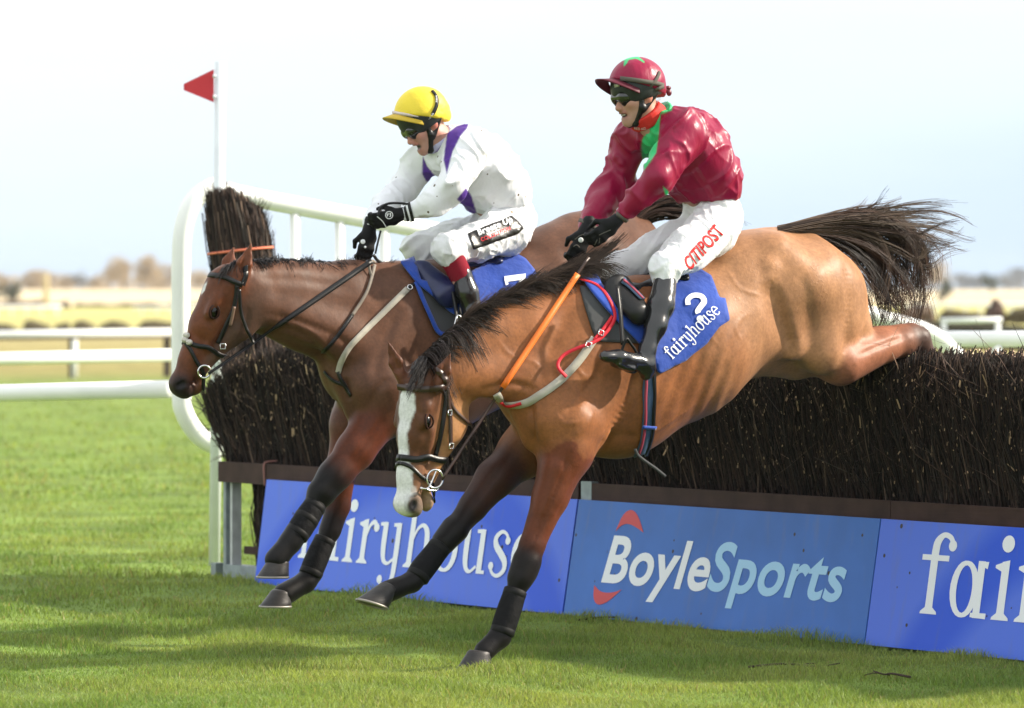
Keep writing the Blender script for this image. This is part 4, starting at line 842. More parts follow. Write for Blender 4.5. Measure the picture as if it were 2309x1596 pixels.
def print_serif(sf, e, word, m, quad, off=.002):
    it, w = serif_word(word); b = MB()
    for i_, (V, F) in enumerate(it): b.add(V+[0, 0, i_*.0], F)
    V = np.concatenate(b.V); Fq = [np.concatenate(b.Q)]+([np.concatenate(b.T)] if b.T else []); zo = np.concatenate([np.full(len(v), i_*.00012) for i_, v in enumerate(b.V)])
    U = np.stack([V[:, 0]/w, V[:, 1]], 1); bl, br, tr, tl = [np.asarray(q, float) for q in quad]; u = U[:, :1]; v = U[:, 1:]
    px = bl*(1-u)*(1-v)+br*u*(1-v)+tr*u*v+tl*(1-u)*v; res = [sf.ray(*a) for a in px]; md = np.median([r[0][1] for r in res if r[0] is not None])
    W_ = np.array([(P(*a, md) if h is None else h+n_*(off+z)) for a, (h, n_), z in zip(px, res, zo)]); return obj('lettering', W_, Fq, m, e, False)
def strap_ring(p, r, f):
    i_ = int(f*13); c = p[i_]; t = nrm(p[min(i_+1, 13)]-p[max(i_-1, 0)]); return tube(np.array([c+t*q for q in (-.016, -.012, .012, .016)]), [r[i_]-.002, r[i_]+.0015, r[i_]+.0015, r[i_]-.002], 16)
def relief(V, F, px, lines):
    """press muscle seams in and raise veins along drawn lines on the near side"""
    nv = normals(V, F); fac = np.clip((-nv[:, 1]-.05)*4, 0, 1); D = np.zeros(len(V))
    for pts, w, dep in lines:
        q = smooth_path(np.array(pts, float), 26); k = np.where((px[:, 0] > q[:, 0].min()-3*w) & (px[:, 0] < q[:, 0].max()+3*w) & (px[:, 1] > q[:, 1].min()-3*w) & (px[:, 1] < q[:, 1].max()+3*w))[0]
        d2 = ((px[k][:, None]-q[None])**2).sum(2); j = d2.argmin(1); t = j/25; fade = np.clip(np.minimum(t, 1-t)*5, 0, 1); D[k] += dep*np.exp(-d2[np.arange(len(k)), j]/(w*w))*fade
    return V+nv*(D*fac)[:, None]
def leg_boot(e, pl, pts, rads, lat, m=M_neo, bands=()):
    p = smooth_path([pl(*q, lat) for q in pts], 14); r = np.interp(np.linspace(0, 1, 14), np.linspace(0, 1, len(rads)), rads); r = np.concatenate([[r[0]*.9], r[1:-1], [r[-1]*.9]])
    o = MB().add(*tube(p, r, 16)).build('leg_boot', m, e)
    for f in bands:
        i_ = int(f*13); q = p[max(i_-1, 0):i_+2]; MB().add(*strap_ring(p, r, f)).build('strap', M_neo2, o)
    return o
# ----------------------------------------------------------------- back horse (dark bay) and front horse (bay)
def frame_box(pts, pad):
    R = np.array([HD, LT, UP]); q = np.array(pts)@R.T; return R, q.min(0)-pad, q.max(0)+pad
def eye_ball(e, sf, o, a, f, s, k, sg):
    c = o+k*(a*.235+f*.046+s*.084*sg); a1 = nrm(a-.3*f); f1 = nrm(f+.3*a); b = MB().add(*sphere(c, a1*.029*k, f1*.021*k, s*.017*k, 18, 11)); ey = b.build('eye', M_eye, e)
    for g, w in ((1, .0055), (-1, .0045)):
        lid = [c+a1*.031*k*math.cos(t)+f1*.023*k*math.sin(t)*g+s*sg*k*(.004+.014*abs(math.sin(t))) for t in np.linspace(0, math.pi, 16)]; MB().add(*tube(lid, w*k, 7)).build('eyelid', M_lid, ey)
    return ey
# ============ FRONT HORSE
PF = Plane(1190, 23.45); sF = PF.s
def m_(px): return px/sF
hF = empty('racehorse', tuple(PF(1500, 1450)*[1, 1, 0]), 'light bay racehorse in front with wide white blaze and flying dark tail', 'horse', 'horses jumping the fence')
aF, fF, wF = head_frame((-.13, -.10, -.985), (-.73, -.68, 0)); oF = PF(966, 832)
allp = [PF(*q) for q in ((870, 760), (1000, 1510), (2110, 720), (2250, 950), (1500, 500))]
R, lo, hi = frame_box(allp, .42); lo[2] -= .0
S = Field(lo, hi, .0098, R)
def c2(S, pl, A, B, ra, rb, k, c, lat=LT):
    """ra, rb as (lateral metres, vertical photo pixels) or a pixel radius"""
    f = lambda r: (r[0], r[1]/pl.s) if np.ndim(r) else r/pl.s
    a, b = f(ra), f(rb); S.cap(pl(*A), pl(*B), a, b, k, lat, c)
# trunk
c2(S, PF, (1845, 668), (1800, 655), (.235, 104), (.255, 124), .10, 'tan')
c2(S, PF, (1800, 655), (1680, 682), (.255, 124), (.235, 142), .10, 'tan')
c2(S, PF, (1680, 682), (1540, 776), (.235, 142), (.275, 160), .10, 'tan')
c2(S, PF, (1540, 776), (1385, 842), (.275, 160), (.245, 178), .10, 'bay')
c2(S, PF, (1385, 842), (1290, 848), (.245, 178), (.20, 158), .10, 'bay')
c2(S, PF, (1290, 845), (1210, 880), (.20, 150), (.15, 92), .08, 'bay')
c2(S, PF, (1310, 712), (1430, 698), (.07, 58), (.09, 56), .12, 'bay')          # withers
c2(S, PF, (1730, 560), (1650, 600), (.10, 38), (.11, 50), .12, 'tan')          # croup and loin line
c2(S, PF, (1765, 545), (1810, 560), (.05, 26), (.05, 30), .06, 'tan')
# hindquarter muscles, both sides
for e in (-1, 1):
    c2(S, PF, (1740, 572, .13*e), (1800, 640, .16*e), 46, 70, .07, 'tan')
    c2(S, PF, (1850, 640, .15*e), (1882, 720, .16*e), (.105, 74), (.10, 72), .05, 'tan')
    c2(S, PF, (1905, 640, .10*e), (1925, 735, .12*e), (.07, 40), (.075, 46), .03, 'tan')     # hamstring
    c2(S, PF, (1850, 660, .165*e), (1852, 790, .185*e), (.11, 90), (.085, 56), .03, 'tan')
    c2(S, PF, (1770, 640, .19*e), (1790, 770, .19*e), (.05, 54), (.045, 44), .04, 'tan')
    c2(S, PF, (1732, 606, .195*e), (1725, 640, .20*e), 18, 14, .05, 'tan')                    # point of hip
    c2(S, PF, (1895, 818, .15*e), (1990, 779, .11*e), 54, 40, .04, 'gask')
    c2(S, PF, (1990, 779, .11*e), (2030, 770, .105*e), 39, 34, .03, 'gask'); c2(S, PF, (2030, 770, .105*e), (2060, 764, .10*e), 34, 30, .03, 'hock')
    c2(S, PF, (1972, 752, .11*e), (2056, 743, .10*e), 16, 13, .03, 'gask')                    # tendon to the hock
    c2(S, PF, (2052, 748, .10*e), (2070, 762, .10*e), 18, 27, .02, 'hock')
    c2(S, PF, (2070, 764, .10*e), (2112, 850, .10*e), 26, 18, .02, 'hock')
    c2(S, PF, (2118, 850, .10*e), (2165, 935, .10*e), 16, 16, .02, 'black')
    c2(S, PF, (2165, 935, .10*e), (2170, 985, .10*e), 18, 14, .02, 'black')
c2(S, PF, (1690, 760), (1790, 800), (.12, 70), (.10, 60), .10, 'tan')           # flank fold
for e in (-1, 1):
    S.cap(PF(1748, 660, .30*e), PF(1786, 800, .27*e), .045, .05, .06, sub=True); pass
    S.cap(PF(1432, 800, .285*e), PF(1378, 985, .285*e), .020, .020, .04, sub=True)
# shoulders, breast
for e in (-1, 1):
    c2(S, PF, (1352, 735, .13*e), (1262, 915, .165*e), (.075, 66), (.085, 72), .06, 'bay')
    c2(S, PF, (1400, 815, .18*e), (1330, 960, .205*e), (.055, 58), (.058, 54), .045, 'bay')      # triceps
    c2(S, PF, (1262, 900, .155*e), (1238, 950, .155*e), (.075, 52), (.075, 52), .04, 'bay')   # point of shoulder
    c2(S, PF, (1190, 905, .075*e), (1215, 975, .085*e), (.07, 52), (.065, 48), .035, 'bay')   # breast
# near foreleg
nl = .175
c2(S, PF, (1278, 955, nl), (1275, 1025, nl), 66, 58, .05, 'bay')
c2(S, PF, (1318, 980, nl+.0), (1305, 1030, nl), 36, 28, .04, 'bay')
c2(S, PF, (1273, 1020, nl), (1240, 1120, nl), 57, 41, .03, 'red')
c2(S, PF, (1240, 1120, nl), (1200, 1230, nl), 40, 28, .03, 'red')
c2(S, PF, (1252, 1060, nl+.03), (1225, 1150, nl+.02), 34, 24, .02, 'red')
c2(S, PF, (1200, 1230, nl), (1182, 1285, nl), 27, 27, .02, 'dark'); c2(S, PF, (1188, 1266, nl), (1172, 1302, nl), 32, 29, .015, 'black'); c2(S, PF, (1196, 1262, nl-.01), (1190, 1290, nl), 22, 20, .015, 'black')
c2(S, PF, (1176, 1300, nl), (1158, 1345, nl), 25, 20, .02, 'black')
c2(S, PF, (1158, 1345, nl), (1136, 1415, nl), 19, 19, .015, 'black'); c2(S, PF, (1136, 1412, nl), (1126, 1436, nl), 25, 25, .02, 'black')
c2(S, PF, (1126, 1436, nl), (1092, 1468, nl), 23, 24, .02, 'black')
# far foreleg, reaching forward
fl_ = -.15
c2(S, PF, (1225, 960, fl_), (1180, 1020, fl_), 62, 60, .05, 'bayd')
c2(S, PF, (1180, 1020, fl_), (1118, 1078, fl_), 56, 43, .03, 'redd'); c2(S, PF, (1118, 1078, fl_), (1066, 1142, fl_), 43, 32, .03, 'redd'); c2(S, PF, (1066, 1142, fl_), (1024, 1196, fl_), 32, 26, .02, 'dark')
c2(S, PF, (1024, 1194, fl_), (1000, 1222, fl_), 33, 29, .015, 'black'); c2(S, PF, (1000, 1228, fl_), (948, 1292, fl_), 20, 18, .015, 'black')
c2(S, PF, (948, 1292, fl_), (928, 1312, fl_), 23, 23, .02, 'black'); c2(S, PF, (928, 1312, fl_), (872, 1335, fl_), 21, 25, .02, 'black')
# neck
c2(S, PF, (1290, 770), (1190, 775), (.155, 120), (.12, 108), .08, 'bay'); c2(S, PF, (1190, 775), (1100, 795), (.12, 104), (.095, 90), .06, 'bay')
c2(S, PF, (1100, 795), (1030, 828), (.095, 88), (.085, 68), .05, 'bay'); c2(S, PF, (1030, 828), (990, 850), (.085, 66), (.08, 54), .05, 'bay')
for e in (-1, 1): c2(S, PF, (1040, 850, .07*e), (1225, 860, .13*e), (.035, 34), (.06, 58), .04, 'bay')    # brachiocephalic band
horse_head(S, oF, aF, fF, wF, 1.0, .030)
dE = lambda px, py, lat: PF(px, py, lat)
ear(S, PF(905, 850, -.02), PF(874, 769, -.05), nrm(fF*.9+wF*.5), .034)
ear(S, PF(990, 862, .12), PF(1016, 795, .15), nrm(fF*.5+wF*.8), .034)
V, F = S.mesh(2)
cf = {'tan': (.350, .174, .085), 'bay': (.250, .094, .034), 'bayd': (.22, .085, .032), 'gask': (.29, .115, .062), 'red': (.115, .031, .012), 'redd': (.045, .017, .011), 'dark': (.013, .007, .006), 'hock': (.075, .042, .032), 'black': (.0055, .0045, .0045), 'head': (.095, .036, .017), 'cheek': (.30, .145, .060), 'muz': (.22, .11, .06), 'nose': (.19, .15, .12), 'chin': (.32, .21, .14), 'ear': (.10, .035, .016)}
C = S.colors(cf, .010); px = PXY(V)
V = relief(V, F, px, [([(1196, 900), (1200, 950), (1206, 1012)], 7, -.014), ([(1065, 893), (1110, 872), (1165, 866), (1212, 882)], 8, -.009), ([(1290, 690), (1245, 780), (1215, 870)], 15, -.008), ([(1388, 740), (1352, 830), (1300, 905), (1258, 945)], 9, -.009),
    ([(1446, 800), (1418, 890), (1372, 985), (1347, 1032)], 9, -.013), ([(1288, 1012), (1262, 1080), (1225, 1170), (1195, 1240)], 5, -.007), ([(1735, 630), (1760, 720), (1792, 802)], 17, -.015), ([(1905, 565), (1914, 660), (1907, 760), (1890, 835)], 10, -.008), ([(1800, 600), (1822, 690), (1815, 785)], 15, -.006),
    ([(1930, 803), (1990, 777), (2045, 757)], 6, -.007), ([(1003, 900), (988, 960), (980, 1022)], 7, -.005), ([(1165, 1008), (1110, 1080), (1050, 1155)], 5, -.006), ([(1310, 1042), (1268, 1120), (1222, 1215)], 4, .005), ([(1415, 1003), (1490, 965), (1580, 902)], 4.5, .005),
    ([(1236, 846), (1256, 880), (1282, 872), (1308, 902), (1300, 935)], 3.6, .004), ([(1296, 822), (1318, 850), (1346, 846), (1366, 880)], 3.6, .004), ([(1250, 930), (1275, 955), (1310, 950)], 3.6, .004), ([(1290, 985), (1320, 960), (1338, 925)], 3.6, .004), ([(1120, 760), (1150, 800), (1200, 815), (1232, 842)], 4, .0035), ([(1560, 640), (1600, 690), (1590, 740), (1630, 790)], 3.8, .0035), ([(1640, 610), (1668, 650), (1720, 668)], 3.8, .0035), ([(1690, 700), (1660, 735), (1672, 775)], 3.8, .0035),
    ([(1340, 1010), (1400, 985), (1450, 990)], 9, -.006), ([(1262, 800), (1275, 850), (1262, 895)], 10, -.004), ([(930, 905), (945, 930), (985, 932)], 6, -.004), ([(1175, 1275), (1160, 1310)], 5, -.004)])
nv = normals(V, F)
# ribs and muscle seams as slight real relief
rib = np.clip(1-np.abs((px[:, 0]-1560)/150)**4, 0, 1)*np.clip(1-np.abs((px[:, 1]-850)/110)**4, 0, 1)
V = V+nv*(nz3(V@R.T, (5., 7., 3.5), 11)*.0045)[:, None]; C = C*(1+.22*nz3(V@R.T, (16., 12., 4.), 31)+.12*nz3(V, 30., 32))[:, None]; V = V+nv*(rib*.0026*np.sin((px[:, 0]*.93+px[:, 1]*.36)/26*2*np.pi/1.15))[:, None]+nv*(nz3(V, 9., 3)*.0022)[:, None]
hl = lambda q: np.stack([(q-oF)@aF, (q-oF)@fF, (q-oF)@wF], 1)
L = hl(V); onhead = (L[:, 0] > .0) & (L[:, 0] < .72) & (np.abs(L[:, 2]) < .14) & (px[:, 0] < 1062)
# blaze: white strip down the face
cen = np.interp(L[:, 0], [.10, .3, .45, .62], [.006, .000, .002, .0]); wd = np.interp(L[:, 0], [.085, .13, .20, .26, .40, .44, .47, .58, .66], [.004, .042, .048, .031, .026, .042, .044, .048, .038]); nzz = nz3(V, 40., 1)*.008
bl = np.clip((wd+nzz-np.abs(L[:, 2]-cen))/.008+.5, 0, 1)*np.clip((L[:, 1]-.005)/.02, 0, 1)*onhead*np.clip((L[:, 0]-.08)/.015, 0, 1)
nos = np.exp(-(((L[:, 0]-.605)/.030)**2+((L[:, 1]-.032)/.022)**2))*(np.abs(L[:, 2]) > .03)*onhead
C = C*(1-bl[:, None])+np.array([.66, .66, .66])*bl[:, None]; C = C*(1-np.clip(nos*1.6, 0, 1)[:, None])+np.array([.018, .016, .018])*np.clip(nos*1.6, 0, 1)[:, None]
# cheek is clipped, the face front is left long and dark; patchy clip edge above the forearms
legp = [(1208, 1030), (1234, 1022), (1262, 1006), (1288, 986), (1302, 1008), (1314, 1034), (1344, 1032), (1330, 1080), (1250, 1240), (1190, 1240)]
w_ = np.clip(.5-(poly_sd(px, legp)+nz3(V, 45., 5)*9)/6, 0, 1)*np.clip((1235-px[:, 1])/60, 0, 1)*(nv@LT > -.15); redv = np.array([.125, .034, .013]); C = C*(1-w_[:, None])+redv*w_[:, None]
obj('body', V, F, M_coatF, hF, True, C); SF = Surf(V, F)
for sg in (-1, 1): eye_ball(hF, SF, oF, aF, fF, wF, 1., sg)
for toe, heel, cf_, cr_, lat in (((1028, 1506), (1116, 1504), (1052, 1468), (1110, 1472), nl), ((805, 1346), (880, 1374), (858, 1311), (894, 1340), fl_), ((2155, 1040), (2200, 1010), (2150, 985), (2190, 985), .10), ((2155, 1040), (2200, 1010), (2150, 985), (2190, 985), -.10)):
    Vh, Fh, r1, r2, sd, up = hoof_mesh(PF, toe, heel, cf_, cr_, lat); ho = MB().add(Vh, Fh).build('hoof', M_hoof, hF)
    MB().add(*tube(np.concatenate([r1, r1[:1]])-up*.002, .006, 6, caps=False)).build('horseshoe', M_shoe, ho)
leg_boot(hF, PF, [(1163, 1328), (1150, 1368), (1137, 1408), (1130, 1432)], [.050, .055, .056, .052], nl, bands=(.15, .85)); leg_boot(hF, PF, [(993, 1230), (972, 1258), (950, 1286), (938, 1306)], [.050, .054, .056, .050], fl_, bands=(.15, .85))
# mane: dark hair from the crest swept back
def crest(pl, pts, n):
    q = smooth_path(pts, n); return q
cr = smooth_path([(945, 815), (985, 775), (1040, 728), (1100, 690), (1180, 658), (1250, 632), (1305, 612)], 200)
def mane(pl, sf, cr, n, blow, hang, col, seed, r=.0019, latr=(-.06, .075), m=9, jit=5., tuft=9):
    """hair rooted along the crest in loose tufts, swept back together"""
    r_ = np.random.default_rng(seed); k = r_.integers(0, len(cr), n); q = cr[k]+r_.normal(0, 3, (n, 2)); la = r_.uniform(*latr, n); L_ = r_.uniform(.55, 1.15, n); f = np.linspace(0, 1, m); out = np.empty((n, m, 3))
    tg = (k/len(cr)*len(cr)/tuft).astype(int); tr = np.random.default_rng(seed+50); tv = tr.normal(0, 1, (len(cr)//tuft+2, 4)); tl = 1+.28*tv[tg, 2]; L_ = L_*np.clip(tl, .5, 1.5)
    x = q[:, :1]+blow[0]*L_[:, None]*f+(tv[tg, 0][:, None]*jit*1.6+r_.normal(0, jit*.7, (n, 1)))*f*f
    y = q[:, 1:]+blow[1]*L_[:, None]*f+(tv[tg, 1][:, None]*jit*1.8+r_.normal(0, jit*.8, (n, 1)))*f*f+hang*(f*f)*L_[:, None]*np.where(la > 0, 1, -.2)[:, None]-(4+tv[tg, 3]*3)[:, None]*np.sin(f*np.pi)
    for i_ in range(n):
        for j_ in range(m): out[i_, j_] = pl(x[i_, j_], y[i_, j_], la[i_]*(.45+1.0*f[j_]))
    c = np.array(col)*r_.uniform(.5, 1.5, (n, 1))*np.clip(1+.35*tv[tg, 3], .5, 1.8)[:, None]
    return hair_mesh(out, r_.uniform(.8, 1.3, n)*r, r_.uniform(.2, .5, n)*r, c)
mb = MB(); mb.add(*mane(PF, SF, cr, 4200, (84, -40), 46, (.024, .016, .012), 4, r=.0016, jit=6)); mb.add(*mane(PF, SF, cr[60:170], 700, (70, -44), 14, (.035, .022, .016), 5, r=.0014)); mb.add(*mane(PF, SF, cr[:70], 700, (48, 18), 44, (.018, .012, .011), 6, latr=(-.03, .10)))
fo = smooth_path([(940, 815), (955, 806), (972, 812)], 30); mb.add(*mane(PF, SF, fo, 260, (-22, 52), 16, (.016, .012, .012), 8, latr=(.06, .10)))
tag(mb.build('mane', M_hair, hF, col=True), kind=None)
# tail
G = [[(1752, 521), (1850, 494), (1950, 478), (2035, 505), (2078, 565), (2072, 640), (2050, 690)], [(1762, 522), (1868, 528), (1955, 552), (2015, 600), (2030, 650), (2010, 690)],
     [(1775, 524), (1890, 545), (1958, 600), (1990, 655), (2005, 700), (2000, 735)], [(1752, 521), (1870, 496), (1980, 490), (2060, 540), (2085, 600), (2080, 655), (2060, 700)],
     [(1780, 527), (1895, 565), (1945, 630), (1972, 690), (1995, 720), (2025, 735)], [(1765, 522), (1880, 510), (1985, 530), (2035, 590), (2045, 660), (2030, 730), (2012, 775)]]
ST = [[(1752, 520), (1880, 490), (1990, 478), (2100, 468), (2150, 478), (2215, 500)], [(1752, 520), (1890, 494), (2010, 505), (2110, 512), (2170, 528), (2190, 538)], [(1760, 521), (1880, 500), (2000, 512), (2090, 522), (2150, 540), (2195, 526)], [(1752, 520), (1860, 496), (1920, 482), (1940, 468), (1948, 455)],
      [(1752, 520), (1870, 495), (1950, 480), (1985, 466), (2000, 462)], [(1770, 522), (1900, 520), (2020, 560), (2080, 590), (2120, 560), (2160, 545)], [(1752, 520), (1880, 492), (2000, 470), (2060, 460), (2120, 457)], [(1762, 522), (1900, 506), (2020, 520), (2085, 528), (2140, 552), (2185, 545)]]
def tail(pl, guides, n, spread, col, seed, r, m=20, latw=.06, lock=14, curl=0.):
    """hair in locks: every hair follows the wander of its lock, with a little of its own"""
    r_ = np.random.default_rng(seed); out = []; f = np.linspace(0, 1, m); gs = [smooth_path(g, m) for g in guides]; nl = max(3, n//lock); lk = []
    def wander(a): return np.stack([r_.normal(0, a)*f**1.2+r_.normal(0, a*.5)*np.sin(f*r_.uniform(4, 10)+r_.uniform(0, 6))*f, r_.normal(0, a)*f**1.2+r_.normal(0, a*.5)*np.sin(f*r_.uniform(4, 10)+r_.uniform(0, 6))*f], 1)
    for _ in range(nl):
        a, b = r_.integers(0, len(gs), 2); w = r_.uniform(0, .5); ph = r_.uniform(0, 6); cu = curl*r_.uniform(.3, 1)*f[:, None]**3*np.stack([np.cos(f*9+ph)-np.cos(ph), np.sin(f*9+ph)-np.sin(ph)], 1)
        lk.append((gs[a]*(1-w)+gs[b]*w+wander(spread)+cu+np.array([0, 4*r_.normal()]), r_.uniform(.6, 1.05), r_.normal(0, .03)+r_.normal(0, latw)*f, r_.integers(0, len(col)), r_.uniform(.6, 1.4)))
    cc = []
    for i_ in range(n):
        g, L0, la, c, v = lk[r_.integers(0, nl)]; L_ = min(L0*r_.uniform(.75, 1.1), 1); g = np.stack([np.interp(f*L_, f, g[:, 0]), np.interp(f*L_, f, g[:, 1])], 1)+wander(spread*.22)+np.array([0, 3*r_.normal()])*(1-f[:, None]*.7)
        out.append([pl(x, y, l_) for (x, y), l_ in zip(g, la+r_.normal(0, .008))]); cc.append(np.array(col[c])*v*r_.uniform(.7, 1.3))
    return hair_mesh(np.array(out), np.full(n, r)*r_.uniform(.8, 1.3, n), np.full(n, r*.35), np.array(cc))
mb = MB(); dk = [(.022, .015, .013), (.045, .025, .018), (.085, .042, .027)]
mb.add(*tail(PF, G[:4], 480, 20, dk, 2, .0019)); mb.add(*tail(PF, G, 460, 38, dk+[(.11, .065, .045)], 3, .0017, curl=16)); mb.add(*tail(PF, G[3:], 320, 32, [(.05, .03, .02), (.11, .07, .048)], 21, .0015, curl=26)); mb.add(*tail(PF, ST, 620, 14, [(.05, .03, .022), (.10, .07, .052)], 9, .0016, latw=.1, lock=9, curl=8))
st_ = np.array([[PF(1745+i_*1.0, 524) for i_ in range(2)]]); mb.add(*tube(smooth_path([PF(1740, 536), PF(1800, 520), PF(1870, 528), PF(1925, 545)], 12), np.linspace(.045, .012, 12), 10), col=(.05, .028, .02))
mb.build('tail', M_hair, hF, col=True)

# ============ BACK HORSE
PB = Plane(745, 24.75)
hB = empty('racehorse', tuple(PB(1100, 1450)*[1, 1, 0]), 'dark bay racehorse behind with a plaited mane and small white star, head stretched out level', 'horse', 'horses jumping the fence')
aB, fB, wB = head_frame((-.427, -.06, -.904), (-.9, -.30, .42)); oB = PB(541, 606)
R, lo, hi = frame_box([PB(*q) for q in ((380, 560), (620, 1380), (1560, 480), (1600, 950))], .40)
S = Field(lo, hi, .0098, R)
c2(S, PB, (1440, 628), (1380, 622), (.22, 98), (.255, 128), .10, 'b'); c2(S, PB, (1380, 622), (1270, 652), (.255, 128), (.235, 140), .10, 'b'); c2(S, PB, (1270, 652), (1110, 746), (.235, 138), (.27, 160), .10, 'b')
c2(S, PB, (1110, 746), (970, 794), (.27, 160), (.24, 176), .10, 'b'); c2(S, PB, (970, 790), (880, 790), (.24, 180), (.20, 152), .10, 'b'); c2(S, PB, (880, 790), (800, 825), (.19, 142), (.14, 86), .08, 'b')
c2(S, PB, (900, 668), (1010, 668), (.07, 50), (.09, 56), .12, 'b'); c2(S, PB, (1330, 525), (1240, 580), (.10, 36), (.11, 48), .12, 'b'); c2(S, PB, (1300, 530), (1430, 520), (.09, 38), (.09, 36), .10, 'b')
for e in (-1, 1):
    c2(S, PB, (1340, 560, .13*e), (1410, 640, .16*e), 46, 80, .07, 'b'); c2(S, PB, (1450, 620, .13*e), (1450, 740, .16*e), (.10, 72), (.085, 58), .05, 'b')
    c2(S, PB, (1470, 760, .15*e), (1590, 730, .11*e), 50, 30, .04, 'b'); c2(S, PB, (1590, 730, .11*e), (1640, 715, .10*e), 26, 20, .03, 'k'); c2(S, PB, (1645, 718, .10*e), (1690, 830, .10*e), 20, 16, .02, 'k'); c2(S, PB, (1690, 830, .10*e), (1735, 900, .10*e), 16, 16, .02, 'k')
    c2(S, PB, (940, 690, .13*e), (850, 870, .16*e), (.07, 62), (.085, 68), .06, 'b'); c2(S, PB, (985, 760, .19*e), (915, 905, .20*e), (.055, 56), (.058, 50), .022, 'b'); c2(S, PB, (795, 850, .075*e), (815, 915, .085*e), (.07, 50), (.065, 46), .035, 'b')
# near foreleg and far foreleg
al = .15
c2(S, PB, (868, 880, al), (870, 930, al), 66, 58, .05, 'b'); c2(S, PB, (868, 920, al), (800, 1018, al), 54, 42, .03, 'r'); c2(S, PB, (800, 1018, al), (764, 1062, al), 42, 36, .03, 'r'); c2(S, PB, (764, 1062, al), (748, 1080, al), 36, 34, .03, 'k'); c2(S, PB, (750, 1076, al), (724, 1112, al), 37, 32, .02, 'k'); c2(S, PB, (724, 1112, al), (716, 1126, al), 30, 25, .02, 'k')
c2(S, PB, (722, 1120, al), (668, 1200, al), 22, 20, .015, 'k'); c2(S, PB, (668, 1200, al), (654, 1222, al), 26, 25, .02, 'k'); c2(S, PB, (654, 1222, al), (622, 1262, al), 23, 27, .02, 'k')
a2 = -.13
c2(S, PB, (815, 900, a2), (790, 960, a2), 58, 46, .05, 'b'); c2(S, PB, (790, 950, a2), (772, 1050, a2), 44, 34, .03, 'r'); c2(S, PB, (772, 1050, a2), (762, 1140, a2), 34, 27, .03, 'r'); c2(S, PB, (762, 1140, a2), (744, 1195, a2), 27, 25, .02, 'rk')
c2(S, PB, (744, 1195, a2), (704, 1290, a2), 21, 19, .015, 'k'); c2(S, PB, (704, 1290, a2), (688, 1312, a2), 25, 24, .02, 'k'); c2(S, PB, (688, 1312, a2), (640, 1340, a2), 23, 26, .02, 'k')
# neck
c2(S, PB, (880, 720), (790, 705), (.15, 112), (.125, 108), .08, 'b'); c2(S, PB, (790, 705), (690, 690), (.125, 106), (.10, 92), .06, 'b'); c2(S, PB, (690, 690), (620, 670), (.10, 90), (.085, 76), .05, 'b'); c2(S, PB, (620, 670), (570, 645), (.085, 74), (.078, 54), .05, 'b')
for e in (-1, 1): c2(S, PB, (600, 690, .06*e), (800, 770, .12*e), (.035, 26), (.06, 56), .035, 'b')
c2(S, PB, (600, 712), (720, 770), (.03, 30), (.05, 34), .03, 'b')
horse_head(S, oB, aB, fB, wB, 1.0)
ear(S, PB(540, 628, .06), PB(567, 548, .08), nrm(fB*.3+wB*.9), .036, 'h'); ear(S, PB(508, 612, -.07), PB(527, 556, -.08), nrm(fB*.6+wB*.5), .034, 'h')
V, F = S.mesh(2)
cb = {'b': (.110, .050, .029), 'r': (.105, .027, .011), 'rk': (.010, .006, .006), 'k': (.005, .0045, .0045), 'head': (.135, .042, .017), 'h': (.14, .045, .02), 'cheek': (.085, .045, .030), 'muz': (.11, .036, .018), 'nose': (.010, .009, .009), 'chin': (.14, .055, .028)}
C = S.colors(cb, .010); px = PXY(V)
V = relief(V, F, px, [([(592, 748), (650, 742), (712, 778), (742, 828)], 8, -.010), ([(588, 702), (680, 727), (765, 762), (800, 800)], 9, -.008), ([(908, 690), (862, 780), (838, 872)], 13, -.009), ([(978, 780), (948, 860), (908, 932)], 9, -.012), ([(868, 935), (815, 1012), (765, 1078)], 5, -.007), ([(575, 626), (680, 632), (800, 652)], 12, -.005), ([(562, 690), (551, 742), (520, 802)], 7, -.005), ([(778, 850), (788, 905)], 7, -.010),
    ([(840, 700), (812, 780), (790, 850)], 14, -.005), ([(880, 850), (850, 880), (835, 920)], 10, -.006), ([(640, 720), (700, 745), (750, 790)], 4, .004), ([(430, 745), (455, 765), (490, 768)], 6, -.003), ([(1250, 540), (1300, 600), (1320, 660)], 16, -.007), ([(462, 720), (472, 760), (468, 800)], 6, .003), ([(405, 862), (430, 866), (450, 850)], 3.5, -.005)])
nv = normals(V, F); V = V+nv*(nz3(V, 9., 8)*.0022+nz3(V@R.T, (5., 7., 3.5), 12)*.0045)[:, None]; C = C*(1+.22*nz3(V@R.T, (16., 12., 4.), 33)+.12*nz3(V, 30., 34))[:, None]
L = np.stack([(V-oB)@aB, (V-oB)@fB, (V-oB)@wB], 1); onh = (L[:, 0] > 0) & (L[:, 0] < .72) & (np.abs(L[:, 2]) < .14) & (px[:, 0] < 600)
st = np.clip((1-np.sqrt(((L[:, 0]-.155)/.035)**2+((L[:, 2]-.004)/.020)**2)+nz3(V, 60., 2)*.3)*4, 0, 1)*(L[:, 1] > .03)*onh; C = C*(1-st[:, None])+np.array([.66, .66, .64])*st[:, None]
nos = np.clip(1.5*np.exp(-(((L[:, 0]-.605)/.034)**2+((L[:, 1]-.030)/.026)**2)), 0, 1)*(np.abs(L[:, 2]) > .03)*onh; C = C*(1-nos[:, None])+np.array([.012, .010, .011])*nos[:, None]
obj('body', V, F, M_coatB, hB, True, C); SB = Surf(V, F)
for sg in (-1, 1): eye_ball(hB, SB, oB, aB, fB, wB, 1., sg)
